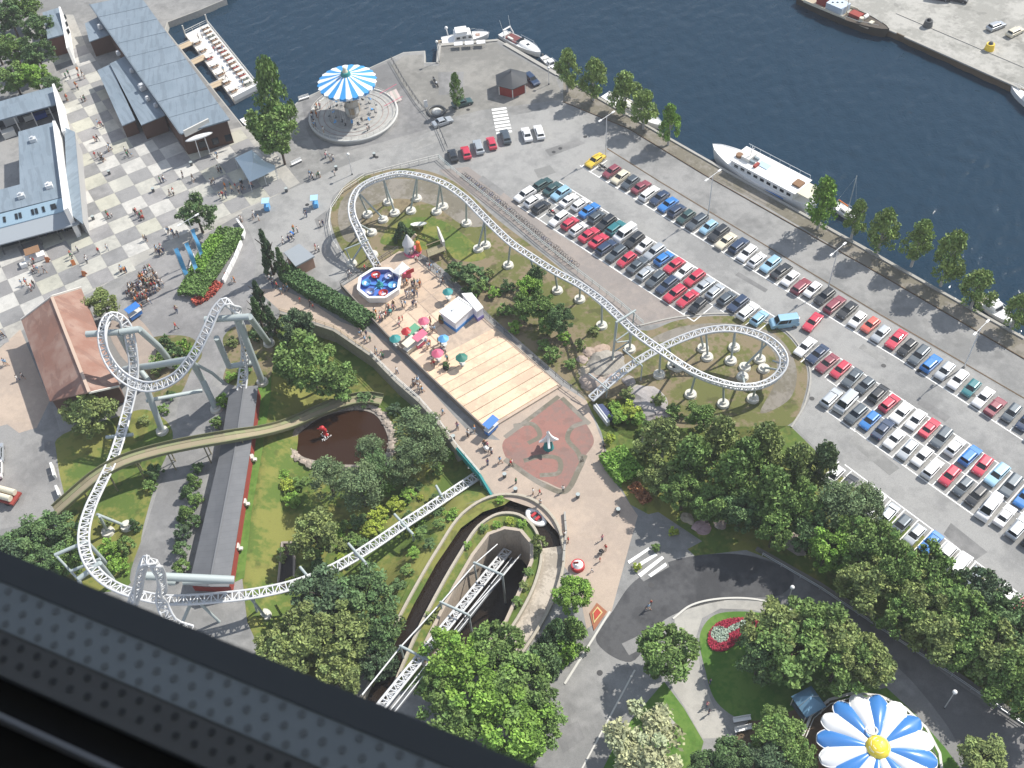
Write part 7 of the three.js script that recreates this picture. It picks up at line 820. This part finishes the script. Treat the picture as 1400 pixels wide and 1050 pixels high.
{ const r = rng(19); const rockGeo = s => { const g = new THREE.IcosahedronGeometry(1, 3), P = g.attributes.position; for (let i = 0; i < P.count; i++) { const p = V(P.getX(i), P.getY(i), P.getZ(i)), n = fbm((p.x + p.y * .7 + 3) / 8, (p.z - p.y * .5 + 3) / 8, 12, s, 4), k = .62 + .75 * n; P.setXYZ(i, p.x * k, p.y * k, p.z * k); } g.computeVertexNormals(); return g; }; const rg = [rockGeo(3), rockGeo(9), rockGeo(14)];
  [[826, 500, 2.6], [812, 522, 2.2], [836, 515, 1.6], [801, 506, 1.4], [806, 480, 1.2], [822, 478, 1.3], [884, 552, 3], [904, 570, 2], [868, 535, 1.6], [888, 600, 1.6], [860, 520, 1.2], [840, 490, 1.5], [796, 490, 1], [940, 708, 1], [1150, 745, 1.2], [1088, 742, 1.6], [985, 716, .9], [960, 720, 1.1]].forEach(([u, v, s], i) => { const p = G(u, v, .2), m = single('boulder', i < 12 ? 'bare pinkish rock outcrop on the slope below the coaster straight' : 'boulder at the foot of the tree bank by the ring road', 'rock', rg[i % 3], groundMat('rock', { color: new THREE.Color(.95 + .3 * r(), .93 + .25 * r(), .9 + .25 * r()) }), i < 12 ? 'rocks on the slope' : 'boulders by the ring road'); m.position.copy(p).setY(-.1); m.scale.set(s * (.9 + .5 * r()), s * .45, s * (.9 + .4 * r())); m.rotation.y = r() * 6; }); }
{ // round planter and pale boulder by the silver sedan; tunnel mouth box; black wagon van
  const c = G(597, 153), t = thing('round_planter', 'round stone planter with a white dome beside the silver sedan', 'planter', c); part(t, 'ring', (() => { const g = new THREE.TorusGeometry(1.9, .25, 6, 24); g.rotateX(Math.PI / 2); g.translate(0, .2, 0); return g; })(), MT.darkSteel); part(t, 'dome', (() => { const g = new THREE.SphereGeometry(1.1, 16, 8, 0, 6.283, 0, 1.6); g.scale(1, .7, 1); return g; })(), MT.offWhite); part(t, 'sign_panel', box(.8, 1.8, .12, -2.2, 1.4, -1.2, .3), MT.white);
  const b = thing('tunnel_hood', 'dark blue hood over the coaster tunnel by the plaza', 'hood'); part(b, 'lid', prism(pxs([[815, 553], [824, 552], [840, 570], [832, 575]], 1), .9), col(.05, .07, .16, .5)); part(b, 'frame', prism(pxs([[811, 553], [816, 552], [834, 576], [830, 578]], 1.1), 1), MT.steel); part(b, 'lip', beam(G(815, 552, 1.15), G(833, 576, 1.15), .2, .15), MT.lightSteel);
  const v = thing('vending_table', 'white display tables with railings on the quay apron', 'display'); const q = G(645, 64); for (const dx of [-3, -.5, 2.2]) { part(v, 'tabletop', box(2, .1, 1.4, q.x + dx, 1.1, q.z), MT.white); part(v, 'frame', merge([bar(V(q.x + dx - .9, 0, q.z - .6), V(q.x + dx - .9, 2, q.z - .6), .05), bar(V(q.x + dx + .9, 0, q.z + .6), V(q.x + dx + .9, 2, q.z + .6), .05)]), MT.steel); }
  const rt = thing('red_truck', 'red truck with two pale tanks at the edge of the left yard', 'truck', G(2, 680), 1.2); part(rt, 'cab', box(2.4, 2.4, 2, 0, 1.5, -2.6), MT.red); part(rt, 'bed', box(2.4, .4, 5, 0, 1, 1), MT.redWall); for (const x of [-.6, .6]) part(rt, 'tank', (() => { const g = cyl(.5, .5, 3.6, 0, 0, 0, 12); g.rotateX(1.57); g.translate(x, 1.75, -.6); return g; })(), MT.cream); for (const x of [-1, 1]) for (const z of [-2.4, 2]) { const w = new THREE.CylinderGeometry(.45, .45, .3, 12); w.rotateZ(1.57); w.translate(x, .45, z); part(rt, 'wheel', w, MT.tyre); } }
for (const [u, v, l] of [[1268, 36, 'dark round container near the crane rail'], [1352, 68, 'yellow bollard machine on the far quay']]) { const p = G(u, v, 0), t = thing('dock_equipment', l, 'equipment', V(p.x, 0, p.z)); part(t, 'body', cyl(1.1, .9, 1.5, 0, 0, 0, 10), u > 1300 ? MT.yellow : MT.darkSteel); part(t, 'cap', cyl(.6, .3, .5, 0, 1.5, 0, 8), u > 1300 ? MT.darkSteel : MT.black); part(t, 'foot', box(2, .15, .6, 0, .07, 0), MT.concrete); }
// plaza clutter
{ const p = G(50, 355, .04), t = thing('snack_cart', 'white snack cart with a brown awning on the checkered plaza', 'cart', V(p.x, .035, p.z), .4); part(t, 'counter', merge([box(3.6, 1, 1.5, 0, .6, 0), box(1.2, .9, .8, -2.4, .5, .9)]), MT.white); part(t, 'awning', box(2.8, .1, 1.8, 0, 2.3, -.2, 0, .12), MT.wood); for (const x of [-1.2, 1.2]) part(t, 'post', bar(V(x, 1, -.6), V(x, 2.3, -.6), .05), MT.steel); }
[[66, 357, 'orange sign board beside the white snack cart'], [101, 361, 'orange sign board in the middle of the checkered plaza'], [116, 376, 'orange sign board near the ridge of the rust-roofed hall']].forEach(([u, v, l]) => { const p = G(u, v, .04), t = thing('sign_board', l, 'sign', V(p.x, .035, p.z), u); for (const s of [-1, 1]) part(t, 'panel', box(.7, 1.1, .06, 0, .55, s * .2, 0, -s * .35), col(.5, .17, .06, .7)); });
[[366, 286, 'blue ride-ticket stand on the open promenade'], [432, 282, 'blue ride-ticket stand by the coaster fence']].forEach(([u, v, l]) => { const t = thing('ticket_stand', l, 'stand', G(u, v), u); part(t, 'counter', box(1.3, 1.1, 1, 0, .55, 0), MT.skyBlue); part(t, 'canopy', box(1.7, .1, 1.5, 0, 2.2, 0), col(.35, .55, .7, .6)); for (const x of [-.7, .7]) part(t, 'post', bar(V(x, 0, .5), V(x, 2.2, .5), .04), MT.steel); });
{ const spots = [[128, 300], [150, 238], [210, 262], [262, 226], [330, 250], [392, 262], [460, 232], [410, 380], [620, 600], [790, 680], [845, 700], [705, 672], [512, 214], [690, 652]]; spots.forEach(([u, v], i) => { const p = G(u, v, .03), t = thing('litter_bin', i < 5 ? 'small dark litter bin on the checkered plaza' : i < 9 ? 'small dark litter bin beside the promenade and walkway' : 'small dark litter bin on the beige plaza', 'litter bin', V(p.x, .03, p.z), i, i < 5 ? 'bins on the checkered plaza' : i < 9 ? 'bins by the promenade' : 'bins on the beige plaza'); part(t, 'drum', cyl(.28, .32, .85, 0, 0, 0, 10), MT.darkSteel); part(t, 'rim', cyl(.34, .34, .08, 0, .85, 0, 10), MT.greyGreen); }); }
{ const pram = (u, v, m, label, y) => { const p = G(u, v, y), t = thing('pushchair', label, 'pushchair', V(p.x, y, p.z), u * 1.7); part(t, 'seat', box(.42, .3, .6, 0, .55, 0), m); const h = new THREE.SphereGeometry(.34, 10, 6, 0, 6.283, 0, 1.5); h.rotateX(-.7); h.translate(0, .75, -.15); part(t, 'hood', h, m); part(t, 'frame', merge([bar(V(-.2, .2, .3), V(-.2, 1, -.55), .025, 4), bar(V(.2, .2, .3), V(.2, 1, -.55), .025, 4), bar(V(-.2, 1, -.55), V(.2, 1, -.55), .025, 4)]), MT.steel); for (const x of [-.24, .24]) for (const z of [.3, -.3]) { const w = new THREE.CylinderGeometry(.12, .12, .05, 8); w.rotateZ(1.57); w.translate(x, .12, z); part(t, 'wheel', w, MT.tyre); } };
  pram(140, 218, MT.black, 'black pushchair among the people on the checkered plaza', .035); pram(195, 300, MT.redWall, 'red pushchair on the checkered plaza near the round tree', .035); pram(400, 322, MT.blue, 'blue pushchair on the promenade', .012); pram(666, 616, MT.white, 'white pushchair at the lower corner of the deck', .012); pram(534, 428, MT.teal, 'teal pushchair on the ride deck', .45); pram(822, 756, MT.black, 'black pushchair on the beige plaza', .012); }
// asphalt path under the left coaster, canal, hut
structure('asphalt_path', sheet(smoothLoop(pxs([[250, 540], [300, 530], [296, 580], [276, 660], [254, 730], [238, 800], [180, 800], [200, 720], [222, 650], [240, 590]]), 60), .014), groundMat('plazaAsphalt', { color: new THREE.Color(.82, .82, .84) }));
structure('path_lawn', sheet(smoothLoop(pxs([[78, 600], [160, 570], [200, 560], [236, 590], [216, 650], [196, 720], [176, 800], [90, 800], [90, 690], [80, 640]]), 60), .0105), groundMat('grass'));
structure('shed_lawn', sheet(pxs([[352, 530], [372, 470], [370, 540], [358, 620], [344, 700], [334, 790], [312, 800], [330, 700], [342, 620]]), .0105), groundMat('lawn'));
{ const t = thing('canal_basin', 'narrow dark water basin with stone rim by the olive willow', 'basin'); const q = pxs([[386, 742], [402, 742], [402, 800], [380, 800]], GY + .5); part(t, 'rim', wallLine([...q, q[0]].map(p => p), GY - .4, GY + .62, .35), MT.rock); part(t, 'water', sheet(q, GY + .42), MT.darkWater); }
// ---------- window ledge of the observation deck ----------
{ const D = .45, k = D / EYE, at = (u, v, dy = 0) => { const p = G(u, v, EYE - D - dy); return p; }; const A = at(0, 752), B = at(735, 1050), dir = B.clone().sub(A).setY(0).normalize(), inn = V(-dir.z, 0, dir.x); const L = 2.2, mid = A.clone().lerp(B, .5);
  const t = thing('window_ledge', 'dark metal window ledge of the tower with a dotted vent strip', 'window ledge', V(0, 0, 0)); const pt = (n, y, s) => mid.clone().addScaledVector(inn, n).addScaledVector(dir, s).setY(EYE - D + y);
  const strip = (n0, y0, n1, y1, mat, name, th = .008) => part(t, name, prism([pt(n0, y0, -L), pt(n0, y0, L), pt(n1, y1, L), pt(n1, y1, -L)], th), mat);
  const m1 = col(.16, .18, .2, .5), m2 = col(.46, .53, .58, .5), m6 = col(.09, .095, .1, .6), m5 = col(.27, .3, .32, .6), m3 = col(.012, .012, .013, .6), m4 = col(.4, .42, .46, .4);
  strip(0, 0, .0135, -.001, m1, 'outer_edge', .05); const vs = strip(.0137, -.0015, .034, -.003, m2, 'vent_strip'); strip(.0342, -.0035, .052, -.006, col(.24, .25, .26, .5), 'inner_strip'); strip(.0522, -.012, .066, -.013, m3, 'gasket'); strip(.0662, -.008, .0685, -.008, m4, 'trim_bead'); strip(.0687, -.02, .5, -.03, m3, 'sill_board', .03);
  const hg = new THREE.CylinderGeometry(.0018, .0018, .0004, 14); for (let r = 0; r < 5; r++) for (let i = -26; i < 30; i++) { const n = .0165 + r * .0072, y = n < .034 ? -.0015 - (n - .0137) * .074 : -.0036 - (n - .0342) * .14, p = pt(n, y + .0001, i * .0098 + (r % 2) * .0049); const h = part(vs, 'vent_dot', hg, r > 2 ? m6 : m5); h.position.copy(p); }
  // the cabin that shades the ledge: floor band, ceiling with eave, back wall
  const mc = col(.4, .4, .4, .9), cab = thing('observation_cabin', 'dark ceiling eave and back wall of the tower cabin', 'tower cabin', V(0, 0, 0)); const slab = (n0, n1, y, th, name) => part(cab, name, prism([pt(n0, y, -6), pt(n0, y, 6), pt(n1, y, 6), pt(n1, y, -6)], th), mc); slab(-1.7, 4, 1.95, .2, 'ceiling'); slab(3.6, 4, 1.74, 3.4, 'back_wall'); slab(.05, 3.6, -1.2, .2, 'floor'); slab(.02, .06, -.06, 1.1, 'parapet_wall'); }
renderer.render(scene, camera);
